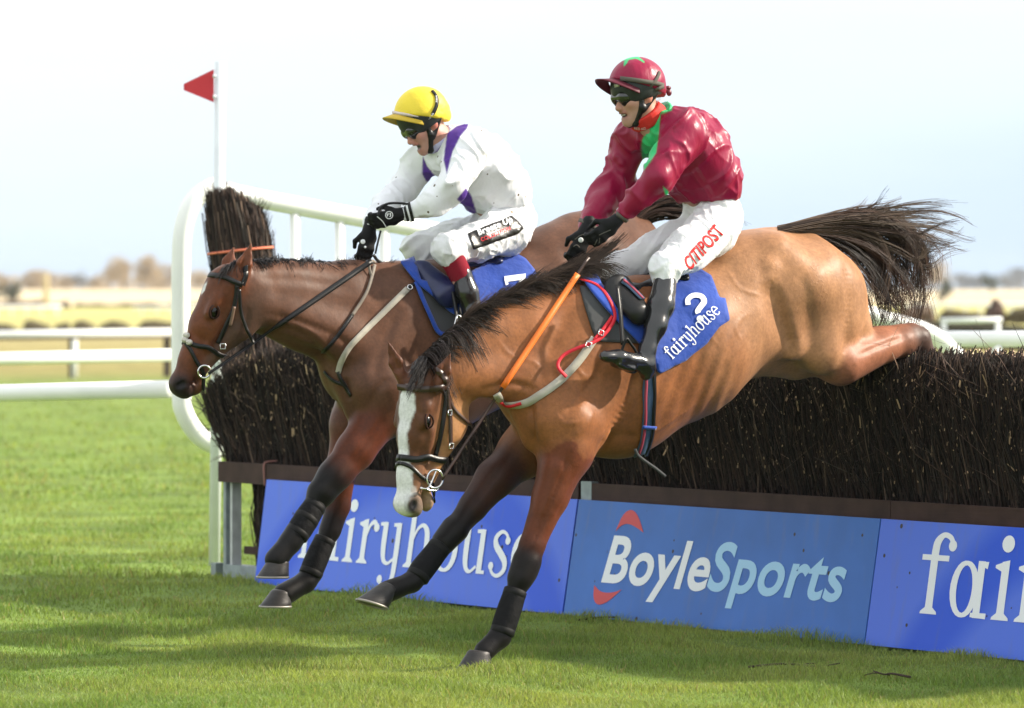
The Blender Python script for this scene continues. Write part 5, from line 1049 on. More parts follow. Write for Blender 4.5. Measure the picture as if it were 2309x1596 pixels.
for toe, heel, cf_, cr_, lat in (((578, 1298), (656, 1298), (604, 1256), (655, 1272), al), ((584, 1365), (662, 1364), (610, 1330), (660, 1338), a2), ((1725, 960), (1765, 930), (1720, 905), (1755, 905), .1), ((1725, 960), (1765, 930), (1720, 905), (1755, 905), -.1)):
    Vh, Fh, r1, r2, sd, up = hoof_mesh(PB, toe, heel, cf_, cr_, lat); ho = MB().add(Vh, Fh).build('hoof', M_hoof, hB)
    MB().add(*tube(np.concatenate([r1, r1[:1]])-up*.002, .006, 6, caps=False)).build('horseshoe', M_shoe, ho)
leg_boot(hB, PB, [(716, 1130), (698, 1158), (678, 1190), (664, 1212)], [.050, .058, .060, .054], al, bands=(.2, .5, .85)); leg_boot(hB, PB, [(734, 1214), (720, 1245), (706, 1278), (697, 1300)], [.050, .056, .057, .052], a2, bands=(.15, .85))
# plaited mane: a row of short knots over close hair
cr = smooth_path([(548, 596), (600, 590), (680, 592), (760, 599), (840, 611), (890, 618)], 120)
mb = MB(); r_ = np.random.default_rng(4)
mb.add(*mane(PB, SB, cr, 1300, (14, -2), 16, (.013, .011, .011), 14, latr=(-.05, .055), m=6)); mb.add(*mane(PB, SB, cr[70:], 400, (12, -14), 2, (.016, .012, .011), 15, latr=(-.03, .03), m=5)); mb.add(*mane(PB, SB, smooth_path([(505, 606), (535, 590), (555, 594)], 20), 260, (-14, 18), 10, (.014, .011, .011), 17, latr=(-.03, .06), m=6))
for q in cr[6:84:6]: c = PB(q[0], q[1]+1, .0); mb.add(*sphere(c, HD*.026, LT*.024, UP*.020, 10, 7), col=(.014, .011, .011))
mb.build('mane', M_hair, hB, col=True)
mb = MB(); mb.add(*tail(PB, [[(1425, 500), (1460, 468), (1510, 452), (1580, 462), (1640, 500)], [(1430, 500), (1475, 462), (1530, 455), (1600, 490), (1660, 530)], [(1430, 505), (1490, 480), (1550, 490), (1610, 520), (1640, 560)]], 900, 9, dk[:2], 12, .0028, 12)); mb.add(*tail(PB, [[(1430, 500), (1520, 460), (1600, 480), (1660, 505), (1692, 522)]], 60, 10, dk[:2], 13, .0016, 12)); mb.build('tail', M_hair, hB, col=True)
# ================================================================= JOCKEYS
def specks(dens=22., size=.10, col=(.10, .07, .045)):
    def ex(m, t, b, co):
        v = N(t, 'ShaderNodeTexVoronoi', feature='F1'); v.inputs['Scale'].default_value = dens; t.links.new(co.outputs['Object'], v.inputs['Vector'])
        w = N(t, 'ShaderNodeTexWhiteNoise'); t.links.new(v.outputs['Position'], w.inputs['Vector']); g = N(t, 'ShaderNodeMath', operation='MULTIPLY'); g.inputs[1].default_value = size*2.2; pw = N(t, 'ShaderNodeMath', operation='POWER'); pw.inputs[1].default_value = 4; t.links.new(w.outputs[0], pw.inputs[0]); t.links.new(pw.outputs[0], g.inputs[0])
        c = N(t, 'ShaderNodeMath', operation='LESS_THAN'); t.links.new(v.outputs['Distance'], c.inputs[0]); t.links.new(g.outputs[0], c.inputs[1])
        x = N(t, 'ShaderNodeMixRGB'); x.inputs[2].default_value = (*col, 1); src = b.inputs['Base Color'].links[0].from_socket; t.links.new(c.outputs[0], x.inputs[0]); t.links.new(src, x.inputs[1]); t.links.new(x.outputs[0], b.inputs['Base Color'])
    return ex
M_skin = mat('skin', attr=True, rough=.5, spec=.35, var=(30, .08, 4)); M_satin = mat('satin_silk', attr=True, rough=.38, spec=.32, bump=[(7, .45, .03, (1, 1, .35), (.5, .5, 0)), (20, .32, .014, (1, 1, .4), (.3, .9, .2)), (40, .15, .006)])
M_wsilk = mat('white_silk', attr=True, rough=.6, spec=.3, bump=[(8, .5, .03, (1, 1, .5), (.4, .5, 0)), (30, .2, .008)], extra=specks(26, .10))
M_breech = mat('white_breeches', (.78, .79, .81), .6, .3, var=[(6, .06, 4)], bump=[(10, .6, .03, (1, 1, .6), (.7, .2, 0)), (34, .25, .008)], extra=specks(14, .07, (.35, .27, .18)))
M_boot = mat('polished_boot', (.010, .010, .010), .22, .6, coat=.25, bump=[(5, .35, .02), (40, .1, .003)]); M_glove = mat('black_glove', (.006, .006, .007), .6, .2, bump=[(50, .4, .004)])
M_shell = mat('helmet_shell', (.018, .022, .022), .45, .4, var=(20, .4, 4)); M_lens = mat('goggle_lens', (.010, .012, .010), .06, .6, coat=.5); M_gstrap = mat('grey_strap', (.11, .10, .085), .8, .2); M_sock = mat('maroon_sock', (.22, .012, .025), .85, .15, bump=[(60, .4, .004, (6, 6, 1))])
M_clear = mat('clear_plastic', (.6, .65, .68), .15, .5)
def Fld(pts, pad, h): q = np.array(pts); return Field(q.min(0)-pad, q.max(0)+pad, h)
def side_plane(pl, a, b, away):
    """plane through two photo points and the lateral direction; returns normal pointing to the removed side"""
    A, B = pl(*a), pl(*b); n = nrm(np.cross(B-A, LT)); w = pl(*away)-A
    return (n if n@w > 0 else -n), A
def head_skin(S, o, f, u, s, mouth):
    q = lambda x, y, z=0.: o+f*x+u*y+s*z
    S.ell(q(-.005, .03), (f, u, s), (.098, .105, .078), .03, 'skin'); S.ell(q(.035, -.03), (f, u, s), (.058, .07, .064), .03, 'skin')
    S.cap(q(.02, -.05), q(.066, -.098), .055, .028, .03, c='skin'); S.cap(q(.088, -.004), q(.112, -.040), .010, .013, .012, c='nose'); S.cap(q(.104, -.045, -.010), q(.104, -.045, .010), .011, .011, .01, c='nose')
    S.cap(q(.086, .016, -.032), q(.086, .016, .032), .014, .014, .02, c='skin')
    for e in (-1, 1):
        S.ell(q(.064, -.030, .043*e), (f, u, s), (.026, .020, .022), .02, 'cheek'); S.cap(q(.0, -.05, .055*e), q(.062, -.103, .014*e), .020, .020, .02, c='skin'); S.ell(q(-.012, -.012, .080*e), (f, u, s), (.020, .032, .010), .008, 'ear')
    S.cap(q(.093, -.066, -.016), q(.093, -.066, .016), .009, .009, .008, c='lip'); S.cap(q(.085, -.090 if mouth < .5 else -.098, -.014), q(.085, -.090 if mouth < .5 else -.098, .014), .009, .009, .008, c='lip'); S.cap(q(.078, -.112), q(.076, -.114), .018, .018, .015, c='skin')
    S.cap(q(.094, -.078 if mouth < .5 else -.081, -.018-.006*mouth), q(.094, -.078 if mouth < .5 else -.081, .020+.006*mouth), (.006+.006*mouth, .012), (.006+.006*mouth, .012), .005, u, sub=True)
    S.cap(q(-.01, -.06), q(-.055, -.15), .056, .060, .03, c='skin')
def fist(S, w, d, side, palm, curl=1., L=.085, sc=1., c=None):
    """palm and four curled fingers with a thumb; d along the hand, side towards the index finger, palm the inward normal"""
    d = nrm(d); side = nrm(np.asarray(side)-d*(d@np.asarray(side))); palm = np.cross(d, side)*np.sign(np.cross(d, side)@np.asarray(palm))
    S.cap(w, w+d*.03, (.028, .024), (.034, .020), .02, side, c); S.cap(w+d*.03, w+d*L, (.036, .018), (.040, .016), .02, side, c)
    for i_, (o_, l_, r_) in enumerate(((.031, .95, .0105), (.0105, 1.05, .011), (-.0105, 1.0, .0105), (-.030, .8, .0095))):
        p = w+d*L+side*o_; a = .35*curl
        for ln, da in ((.040, .75), (.027, 1.15), (.020, .9)):
            q = p+(d*math.cos(a)+palm*math.sin(a))*ln*l_; S.cap(p, q, r_, r_*.94, .006, c=c); p = q; a += da*curl
    t0 = w+d*.035+side*.034+palm*.004; t1 = t0+(d*.55+side*.45+palm*.5)*.042; t2 = t1+(d*.75-side*.25+palm*.6)*.034; S.cap(t0, t1, .014, .012, .01, c=c); S.cap(t1, t2, .012, .010, .006, c=c)
def person(label, base): return empty('person', tuple(base), label, 'jockey', 'jockeys riding the two horses')
def helmet(e, o, f, u, s, colfn, m_silk, peak_m, ext0=.07, front=.052, back=-.055):
    q = lambda x, y, z=0.: o+f*x+u*y+s*z
    S = Fld([q(.16, .2, .13), q(-.16, -.12, -.13), q(.16, -.12, -.13), q(-.16, .2, .13), q(.16, .2, -.13), q(-.16, -.12, .13)], .02, .0065)
    S.ell(q(-.008, .040), (f, u, s), (.128, .124, .104), .02, 'a'); n_ = nrm(-u+f*.0); S.cut(-(u*1.0+f*.10), q(.0, -.020)); V, F = S.mesh(2); sh = obj('helmet_shell', V, F, M_shell, e)
    S = Fld([q(.16, .2, .13), q(-.16, -.12, -.13), q(.16, -.12, -.13), q(-.16, .2, .13), q(.16, .2, -.13), q(-.16, -.12, .13)], .02, .0065)
    S.ell(q(-.010, .050), (f, u, s), (.135, .126, .112), .02, 'a'); S.cap(q(-.08, .0), q(-.06, .06), .055, .07, .03); sl = (front-back)/.24; S.cut(-(u-f*sl), q(.0, (front+back)/2)); V, F = S.mesh(2)
    nv = normals(V, F); V = V+nv*(np.abs(nz3(V, 22., 3))*.006*np.clip(1-((V-o)@u-.0)/.09, 0, 1))[:, None]
    cov = obj('helmet_cover', V, F, m_silk, e, True, colfn(V)); sf = Surf(V, F)
    # peak
    n, k = 19, 5; a = np.linspace(-1.15, 1.15, n); rows = []
    for r in np.linspace(0, 1, k):
        ext = (ext0*np.cos(a*1.30)**1.0*r); c = np.array([q(-.010+.130*math.cos(x)+e_*math.cos(x*.6), front+.002-.020*r*(1 if True else 0)-.10*math.sin(x)**2*.35+.135*math.cos(x)*sl-.135*sl+e_*math.cos(x*.6)*sl*.8, .110*math.sin(x)+e_*math.sin(x*.6)*.6) for x, e_ in zip(a, ext)]); rows.append(c)
    R = np.array(rows); V = R.reshape(-1, 3); i, j = np.meshgrid(np.arange(k-1), np.arange(n-1), indexing='ij'); F = np.stack([i*n+j, i*n+j+1, (i+1)*n+j+1, (i+1)*n+j], -1).reshape(-1, 4)
    VV = np.concatenate([V+u*.003, V-u*.003]); m_ = len(V); E = edges_of(F); Es = np.sort(E, 1); _, ix, ct = np.unique(Es, axis=0, return_index=True, return_counts=True); be = E[ix[ct == 1]]
    pk = obj('peak', VV, np.concatenate([F, F[:, ::-1]+m_, np.stack([be[:, 1], be[:, 0], be[:, 0]+m_, be[:, 1]+m_], 1)]), peak_m, e)
    return sf
def goggles(e, o, f, u, s, du=.0):
    q = lambda x, y, z=0.: o+f*x+u*(y+du)+s*z
    S = Fld([q(.14, .06, .11), q(-.02, -.06, -.11), q(.14, -.06, -.11), q(-.02, .06, .11), q(.14, .06, -.11), q(.14, -.06, .11)], .02, .005)
    S.cap(q(.082, .006, -.030), q(.082, .006, .030), (.042, .030), (.042, .030), .01, u); 
    for z in (-1, 1): S.cap(q(.078, .004, .030*z), q(.040, .006, .074*z), (.040, .026), (.030, .014), .015, u)
    S.cap(q(.12, -.040), q(.10, -.022), .020, .014, .01, sub=True); V, F = S.mesh(2); fr = obj('goggles', V, F, M_blk, e)
    S = Fld([q(.14, .06, .11), q(-.02, -.06, -.11), q(.14, -.06, -.11), q(-.02, .06, .11), q(.14, .06, -.11), q(.14, -.06, .11)], .02, .005)
    S.cap(q(.087, .006, -.030), q(.087, .006, .030), (.034, .031), (.034, .031), .01, u)
    for z in (-1, 1): S.cap(q(.083, .005, .030*z), q(.052, .006, .069*z), (.033, .0265), (.024, .0145), .012, u)
    S.cap(q(.13, -.040), q(.10, -.022), .022, .016, .01, sub=True); V, F = S.mesh(2); obj('lens', V, F, M_lens, fr); return fr
def harness(e, o, f, u, s, m=M_blk):
    q = lambda x, y, z=0.: o+f*x+u*y+s*z; S = Fld([q(.1, .05, .11), q(-.08, -.16, -.11), q(.1, -.16, -.11), q(-.08, .05, .11), q(.1, .05, -.11), q(-.08, -.16, .11)], .02, .0055)
    for z in (-1, 1):
        S.cap(q(.022, .03, .080*z), q(.028, -.055, .070*z), (.015, .010), (.014, .010), .01, f); S.cap(q(.028, -.055, .070*z), q(.050, -.122, .026*z), .014, .014, .01); S.cap(q(-.055, .0, .080*z), q(.020, -.070, .069*z), .012, .011, .01)
    S.cap(q(.050, -.122, -.026), q(.050, -.122, .026), .015, .015, .01); V, F = S.mesh(1); return obj('chin_strap', V, F, m, e)

def wrinkle(V, F, amp, sc, seed, stretch=(1, 1, .5)):
    """long soft folds of cloth: ridges of stretched noise in two directions, then relaxed"""
    nv = normals(V, F); st = np.array(stretch); b = nz3(V, 5., seed+3)
    A = nz3(V@np.array([[.62, .2, -.76], [-.30, .95, 0], [.72, .23, .65]]).T, np.array([1.5, 1., .38])*sc*.55, seed)+.25*b
    B = nz3(V@np.array([[.80, .1, .59], [-.1, .99, 0], [-.59, -.1, .80]]).T, np.array([2.0, 1.2, .45])*sc*.8, seed+9)+.25*b
    w = np.exp(-np.abs(A)*11)*np.clip(.6+1.6*b, .1, 1.3)+.7*np.exp(-np.abs(B)*11)*np.clip(.5-1.8*b, 0, 1.2)
    V = V+nv*((w-.3)*amp)[:, None]
    for _ in range(3): V = relax(V, F, .45)
    return V
def paint(V, C, polys, col, nv, facing=True, soft=1.6):
    px = PXY(V); 
    for p in polys:
        w = np.clip(.5-poly_sd(px, p)/soft, 0, 1)
        if facing: w = w*(nv[:, 1] < .12)
        C = C*(1-w[:, None])+np.array(col)*w[:, None]
    return C
# ------------------------------------------------ RED JOCKEY on the front horse
def rider(pl, d):
    e = person(d['label'], d['base']); bx = [pl(*q) for q in d['box']]
    o, f, u = d['head']; f = nrm(f); u = nrm(np.asarray(u)-f*(np.asarray(u)@f)); s = np.cross(f, u); s = s if s[1] < 0 else -s
    # body under the clothes, one continuous skin
    S = Fld(bx, .12, .010)
    for A, B, ra, rb, k in d['torso']: c2(S, pl, A, B, (ra[0]-.02, ra[1]-9), (rb[0]-.02, rb[1]-9), k, 'skin')
    for A, B, ra, rb, k in d['arms']+d['legs']+d['shins']: c2(S, pl, A, B, max(ra-6, 9), max(rb-6, 9), k, 'skin')
    for h in d['hands']: S.cap(h[0], h[0]+nrm(h[1])*.06, .012, .010, .02, c='skin')
    S.cap(o-f*.03-u*.10, pl(*d['neck']), .050, .058, .04, c='skin')
    V, F = S.mesh(2); col = S.colors({'skin': (.42, .235, .175)}); px = PXY(V)
    # face is remeshed finer and is the visible skin
    S2 = Fld([o+f*.15+u*.15+s*.1, o-f*.15-u*.2-s*.1, o+f*.15-u*.2+s*.1, o-f*.15+u*.15-s*.1, o+f*.15-u*.2-s*.1, o-f*.15+u*.15+s*.1], .02, .0055)
    head_skin(S2, o, f, u, s, d['mouth']); S2.cap(o-f*.03-u*.10, pl(*d['neck']), .050, .058, .04, c='skin'); V2, F2 = S2.mesh(1)
    C2 = S2.colors({'skin': d['skin'], 'nose': np.array(d['skin'])*[1.05, .88, .85], 'cheek': np.array(d['skin'])*[1.02, .86, .86], 'ear': np.array(d['skin'])*[1.1, .66, .62], 'lip': np.array(d['skin'])*[.75, .45, .45]}, .006)
    L = np.stack([(V2-o)@f, (V2-o)@u, (V2-o)@s], 1); my = -.078 if d['mouth'] < .5 else -.081; mo = np.clip(1.4*np.exp(-(((L[:, 1]-my)/(.007+.007*d['mouth']))**2+(L[:, 2]/(.021+.006*d['mouth']))**4))-.2, 0, 1)*(L[:, 0] > .06); C2 = C2*(1-mo[:, None])+np.array([.02, .008, .008])*mo[:, None]
    stb = np.exp(-((L[:, 1]+.09)/.03)**2)*(L[:, 0] > -.02)*.22*(1-mo); C2 = C2*(1-stb[:, None])+np.array([.16, .11, .09])*stb[:, None]
    m_ = len(V); obj('body', np.concatenate([V, V2]), np.concatenate([F, F2+m_]), M_skin, e, True, np.concatenate([col, C2]))
    if d['mouth'] < .5: MB().add(*box(o+f*.090+u*(-.075), f*.003, s*.016, u*.003)).build('teeth', mat('teeth', (.45, .40, .33), .4), e)
    # shirt
    S = Fld(bx, .12, .0072)
    for A, B, ra, rb, k in d['torso']: c2(S, pl, A, B, ra, rb, k, 'a')
    S.cut(*side_plane(pl, *d['hem'])); 
    for A, B, ra, rb, k in d['arms']: c2(S, pl, A, B, ra, rb, k, 'a')
    V, F = S.mesh(2); V = wrinkle(V, F, d['wr'], 13., 2); nv = normals(V, F); C = np.tile(np.array(d['silk'], float), (len(V), 1))
    for k_, (polys, c_) in enumerate(d['paint']):
        lat_ = V@LT-pl.c; C2_ = paint(V, C, polys, c_, nv, soft=2.4); lim = d.get('lat_lim', 9); C = np.where((lat_ < lim[k_] if np.ndim(lim) else lat_ < lim)[:, None], C2_, C)
    obj('silk_shirt', V, F, d['msilk'], e, True, C); d['sf_shirt'] = Surf(V, F)
    # breeches
    S = Fld(bx, .12, .0075)
    for A, B, ra, rb, k in d['hips']: c2(S, pl, A, B, ra, rb, k, 'a')
    for A, B, ra, rb, k in d['legs']: c2(S, pl, A, B, ra, rb, k, 'a')
    V, F = S.mesh(2); V = wrinkle(V, F, .021, 17., 7); obj('breeches', V, F, M_breech, e); d['sf_br'] = Surf(V, F)
    for b_ in d['boots']:
        S = Fld([pl(*q[0]) for q in b_]+[pl(*q[1]) for q in b_], .10, .0075)
        for A, B, ra, rb, k in b_: c2(S, pl, A, B, ra, rb, k, 'a')
        V, F = S.mesh(2); V = wrinkle(V, F, .005, 9., 5); bo = obj('boot', V, F, M_boot, e); d.setdefault('boot_objs', []).append(bo); d.setdefault('sf_boot', []).append(Surf(V, F))
    for h in d['hands']:
        w, dd, sd, pm, cu = h; S = Fld([w-np.ones(3)*.02, w+nrm(dd)*.13], .09, .0055); S.cap(w-nrm(dd)*.05, w, .030, .028, .02); fist(S, w, dd, sd, pm, cu); V, F = S.mesh(1); go = obj('glove', V, F, M_glove, e); d.setdefault('gloves', []).append((go, Surf(V, F)))
    sfh = helmet(e, o, f, u, s, d['hcol'], d['mhat'], d['mpeak'], ext0=d.get('ext', .075), front=d.get('hf', .052), back=d.get('hb', -.055)); d['sf_hat'] = sfh
    goggles(e, o, f, u, s, d.get('gdu', 0)); harness(e, o, f, u, s, d.get('mharn', M_blk)); d['fr'] = (o, f, u, s); d['e'] = e
    return e
RS = (.25, .002, .038); GR = (.025, .46, .15)
oR = PF(1436, 216); fR = np.array([-.84, -.50, -.16]); uR = np.array([-.12, 0, 1.])
def hatR(V):
    f, u = nrm(fR), nrm(uR-nrm(fR)*(uR@nrm(fR))); s = np.cross(f, u); s = s if s[1] < 0 else -s; q = V-oR-u*.03; r = np.linalg.norm(q, axis=1); th = np.degrees(np.arccos(np.clip(q@u/r, -1, 1))); ph = np.degrees(np.arctan2(q@s, q@f))
    k = np.abs(((ph-104+36) % 72)-36)/36; lim = 17+20*np.clip(1-k*2.4, 0, 1); w = np.clip((lim-th)/2+.5, 0, 1)[:, None]; return np.array(RS)*(1-w)+np.array(GR)*w
dR = dict(label='jockey in satin maroon and green silks and maroon cap riding the front horse', base=PF(1560, 640), box=[(1280, 120), (1690, 120), (1300, 880), (1690, 880), (1300, 600, -.3), (1560, 600, .3)], head=(oR, fR, uR), neck=(1486, 282), mouth=.25, skin=(.46, .27, .205),
 torso=[((1504, 306), (1560, 352), (.175, 46), (.185, 80), .05), ((1560, 352), (1590, 402), (.185, 82), (.18, 78), .05), ((1590, 402), (1602, 435), (.18, 74), (.17, 60), .05), ((1545, 300), (1585, 330), (.12, 60), (.13, 56), .05)],
 arms=[((1428, 306, -.15), (1534, 290, .15), 38, 50, .05), ((1540, 305, .18), (1482, 400, .23), 50, 35, .04), ((1482, 400, .23), (1440, 445, .16), 34, 29, .03), ((1440, 445, .16), (1400, 488, .09), 29, 20, .03), ((1425, 308, -.18), (1392, 405, -.23), 46, 37, .04), ((1392, 405, -.23), (1355, 462, -.15), 37, 33, .03), ((1355, 462, -.15), (1326, 512, -.07), 32, 20, .03)],
 hips=[((1602, 462), (1612, 500), (.162, 52), (.172, 52), .04), ((1612, 500, .08), (1605, 525, .10), 48, 50, .04), ((1600, 505, -.08), (1590, 520, -.10), 46, 48, .04)],
 legs=[((1600, 520, .11), (1545, 566, .17), 54, 47, .05), ((1545, 566, .17), (1498, 604, .23), 45, 36, .04), ((1498, 604, .23), (1497, 634, .24), 33, 29, .03), ((1585, 515, -.10), (1470, 575, -.16), 50, 45, .05), ((1470, 575, -.16), (1384, 608, -.23), 43, 36, .04), ((1384, 608, -.23), (1376, 634, -.24), 33, 29, .03)],
 shins=[((1497, 640, .25), (1456, 790, .33), 24, 16, .03), ((1376, 640, -.25), (1350, 790, -.33), 24, 16, .03)], hem=((1659, 449), (1523, 462), (1590, 600)), wr=.024, silk=RS, hf=.092, hb=-.022, msilk=M_satin,
 paint=[([[(1495, 205), (1522, 212), (1514, 249), (1489, 259), (1485, 300), (1479, 345), (1452, 384), (1446, 345), (1447, 316), (1462, 285), (1475, 259), (1486, 235)], [(1494, 420), (1506, 430), (1507, 446), (1500, 440)]], GR)],
 boots=[[((1498, 640, .25), (1490, 690, .29), 28, 29, .03), ((1490, 690, .29), (1478, 735, .32), 29, 24, .03), ((1478, 735, .32), (1458, 790, .335), 24, 19, .03), ((1458, 790, .335), (1455, 822, .34), 20, 22, .02), ((1455, 822, .34), (1395, 806, .36), (.040, 22), (.042, 18), .02), ((1395, 806, .36), (1362, 803, .37), (.042, 17), (.030, 12), .02), ((1462, 836, .34), (1456, 846, .34), (.034, 15), (.034, 13), .01), ((1420, 832, .355), (1388, 822, .365), (.042, 8), (.04, 8), .01)],
        [((1376, 640, -.25), (1368, 700, -.30), 28, 28, .03), ((1368, 700, -.30), (1345, 790, -.34), 27, 19, .03), ((1345, 800, -.34), (1270, 800, -.36), (.04, 20), (.03, 13), .02)]],
 hands=[(PF(1384, 502, .08), np.array([-.72, -.28, -.66]), np.array([-.45, -.35, .8]), np.array([-.2, .5, -.6]), 1.0), (PF(1319, 522, -.05), np.array([-.35, -.2, -.9]), np.array([-.8, -.3, .3]), np.array([.5, .5, -.3]), 1.0)],
 hcol=hatR, mhat=M_satin, mpeak=mat('maroon_peak', (.09, .006, .018), .5, .3))
eR = rider(PF, dR)
# ------------------------------------------------ WHITE JOCKEY on the back horse
WS = (.79, .80, .83); PU = (.085, .028, .26)
oW = PB(957, 278); fW = np.array([-.80, -.36, -.50]); uW = np.array([-.36, -.10, .9])
def hatW(V): return np.tile(np.array([.83, .64, .045]), (len(V), 1))*(1+nz3(V, 14., 2)*.10)[:, None]
M_yellow = mat('yellow_silk', attr=True, rough=.5, spec=.35, bump=[(12, .4, .02)], extra=specks(24, .09))
dW = dict(label='jockey in white and purple silks and yellow cap riding the dark bay horse behind', base=PB(1120, 620), box=[(800, 200), (1210, 200), (800, 760), (1210, 760), (900, 600, -.3), (1080, 600, .3)], head=(oW, fW, uW), neck=(1012, 322), mouth=1., skin=(.50, .27, .215),
 torso=[((1022, 340), (1075, 382), (.170, 44), (.185, 80), .05), ((1075, 382), (1118, 428), (.185, 80), (.178, 70), .05), ((1118, 428), (1135, 455), (.172, 66), (.165, 52), .05), ((1060, 330), (1120, 375), (.12, 48), (.12, 44), .05)],
 arms=[((956, 362, -.15), (1050, 332, .15), 32, 48, .05), ((1052, 345, .18), (1018, 420, .24), 46, 36, .04), ((1018, 420, .24), (975, 458, .19), 35, 32, .03), ((975, 458, .19), (918, 479, .09), 31, 20, .03), ((950, 362, -.18), (910, 425, -.23), 42, 36, .04), ((910, 425, -.23), (870, 462, -.15), 35, 30, .03), ((870, 462, -.15), (836, 498, -.07), 29, 20, .03)],
 hips=[((1138, 462), (1150, 500), (.158, 48), (.168, 50), .04), ((1148, 505, .08), (1140, 525, .10), 50, 50, .04), ((1140, 500, -.08), (1125, 515, -.10), 44, 44, .04)],
 legs=[((1140, 520, .11), (1075, 545, .18), 54, 44, .05), ((1075, 545, .18), (1008, 560, .24), 43, 34, .04), ((1008, 560, .24), (1016, 580, .24), 33, 31, .03), ((1120, 510, -.10), (1010, 545, -.17), 48, 42, .05), ((1010, 545, -.17), (938, 562, -.23), 41, 33, .04), ((938, 562, -.23), (948, 590, -.24), 32, 29, .03)],
 shins=[((1018, 585, .245), (1036, 630, .27), 22, 22, .03), ((1036, 630, .27), (1070, 750, .33), 22, 15, .03), ((948, 595, -.25), (1000, 740, -.33), 22, 15, .03)], hem=((1182, 446), (1074, 490), (1160, 560)), wr=.021, silk=WS, hf=.112, hb=-.062, ext=.052, msilk=M_wsilk,
 paint=[([[(1008, 300), (1030, 284), (1060, 274), (1052, 290), (1038, 306), (1020, 342), (1007, 392), (1000, 361), (1003, 331)], [(1030, 449), (1050, 424), (1062, 440), (1078, 492), (1064, 489), (1048, 468)]], PU), ([[(953, 352), (951, 391), (960, 408), (992, 426), (996, 412), (979, 395), (963, 375)]], PU)], lat_lim=(9, .10),
 boots=[[((1040, 618, .27), (1052, 660, .29), 25, 26, .03), ((1052, 660, .29), (1066, 710, .315), 26, 22, .03), ((1066, 710, .315), (1076, 760, .33), 21, 17, .03), ((1076, 765, .33), (1010, 778, .35), (.04, 19), (.03, 12), .02)], [((955, 615, -.27), (975, 680, -.30), 25, 24, .03), ((975, 680, -.30), (1005, 750, -.33), 23, 17, .03), ((1005, 755, -.33), (940, 765, -.35), (.04, 19), (.03, 12), .02)]],
 hands=[(PB(900, 484, .08), np.array([-.90, -.30, -.28]), np.array([-.25, -.3, .9]), np.array([-.1, .6, -.6]), 1.0), (PB(832, 520, -.03), np.array([-.15, -.2, -.97]), np.array([-.9, -.3, .1]), np.array([.6, .2, -.2]), 1.0)],
 hcol=hatW, mhat=M_yellow, mpeak=mat('yellow_peak', (.55, .38, .03), .5, .3), gdu=-.002)
eW = rider(PB, dW)
# ================================================================= TACK AND ACCESSORIES
def unit_text(txt, shear=0., bold=0.):
    V, F = sans_word(txt, shear, bold); q, _ = normed(V); return q, F
def air_path(sf, pts3, clear=.014):
    """a taut strap through free points, lifted off the skin wherever it would sink in"""
    p = np.asarray(pts3, float); px = PXY(p); out = []
    for a, q in zip(px, p):
        h, n_ = sf.ray(*a)
        if h is not None and h[1] < q[1]+clear: q = P(a[0], a[1], h[1]-clear)
        out.append(q)
    out = np.array(out)
    for _ in range(3): out[1:-1] = out[1:-1]*.5+(out[:-2]+out[2:])*.25
    return out
def hb(o, a, f, s, x, y, z): return o+a*x+f*y+s*z
def ringband(sf, e, name, o, a, f, s, x0, x1, w, m, yc=-.02, R_=.16, off=.006):
    """strap all the way round the head; x0 at the front, x1 at the jaw"""
    t = np.linspace(0, 2*np.pi, 40); pts = [hb(o, a, f, s, x0+(x1-x0)*(.5-.5*math.cos(q)), yc+R_*math.cos(q), R_*math.sin(q)) for q in t]
    q = [sf.near(p) for p in pts]; h = np.array([b[0]+b[1]*off for b in q]); nn = np.array([b[1] for b in q])
    for _ in range(3): h = h*.5+(np.roll(h[:-1], 1, 0)[np.r_[:39, 0]]+np.roll(h[:-1], -1, 0)[np.r_[:39, 0]])*.25
    return MB().add(*strap(h, nn, w, .006)).build(name, m, e)
def bit(e, c, n, R_, sf=None):
    o = MB().add(*torus(c, n, R_, .0052, 26, 8)).build('bit_ring', M_steel, e); return o
def buckle(e, c, n, up, w=.018):
    n = nrm(n); up = nrm(np.asarray(up)-n*(np.asarray(up)@n)); s = np.cross(n, up); q = [c+s*w+up*w, c-s*w+up*w, c-s*w-up*w, c+s*w-up*w, c+s*w+up*w]
    return MB().add(*tube(q, .0028, 6)).build('buckle', M_steel, e)
CF = PF(1190, 800)  # centre of the front horse for orientation
# ---------------- front horse bridle
e = hF
ringband(SF, e, 'browband', oF, aF, fF, wF, .085, .085, .030, M_brn, -.02, .15) if False else drape(SF, e, 'browband', [(899, 871), (930, 876), (965, 877), (1007, 871)], .028, M_brn, .008)
drape(SF, e, 'headpiece', [(962, 818), (985, 834), (1003, 856), (1007, 872)], .026, M_brn, .008)
drape(SF, e, 'cheekpiece', [(1003, 870), (1002, 905), (996, 956), (982, 1028)], .020, M_blk, .007); ck = drape(SF, e, 'cheekpiece', [(1007, 872), (1009, 905), (1013, 945), (1014, 1004)], .018, M_brn, .008)
drape(SF, e, 'throatlash', [(1009, 895), (1020, 920), (1036, 938), (1060, 958)], .015, M_brn, .007)
nb = ringband(SF, e, 'noseband', oF, aF, fF, wF, .405, .395, .028, M_blk, -.01); ringband(SF, e, 'flash_strap', oF, aF, fF, wF, .430, .560, .017, M_blk, -.02)
cR = SF.near(hb(oF, aF, fF, wF, .475, -.055, .07)); rc = cR[0]+wF*.016; bt = bit(e, rc, wF*.85+np.array([.1, -.5, 0]), .040)
MB().add(*tube(smooth_path([rc-aF*.035+wF*.0, rc+fF*.04+aF*.045+wF*.01, rc+fF*.075+aF*.05, rc+aF*.052-fF*.01, rc+aF*.03-fF*.03], 14), .0045, 7)).build('bit_lever', M_steel, bt)
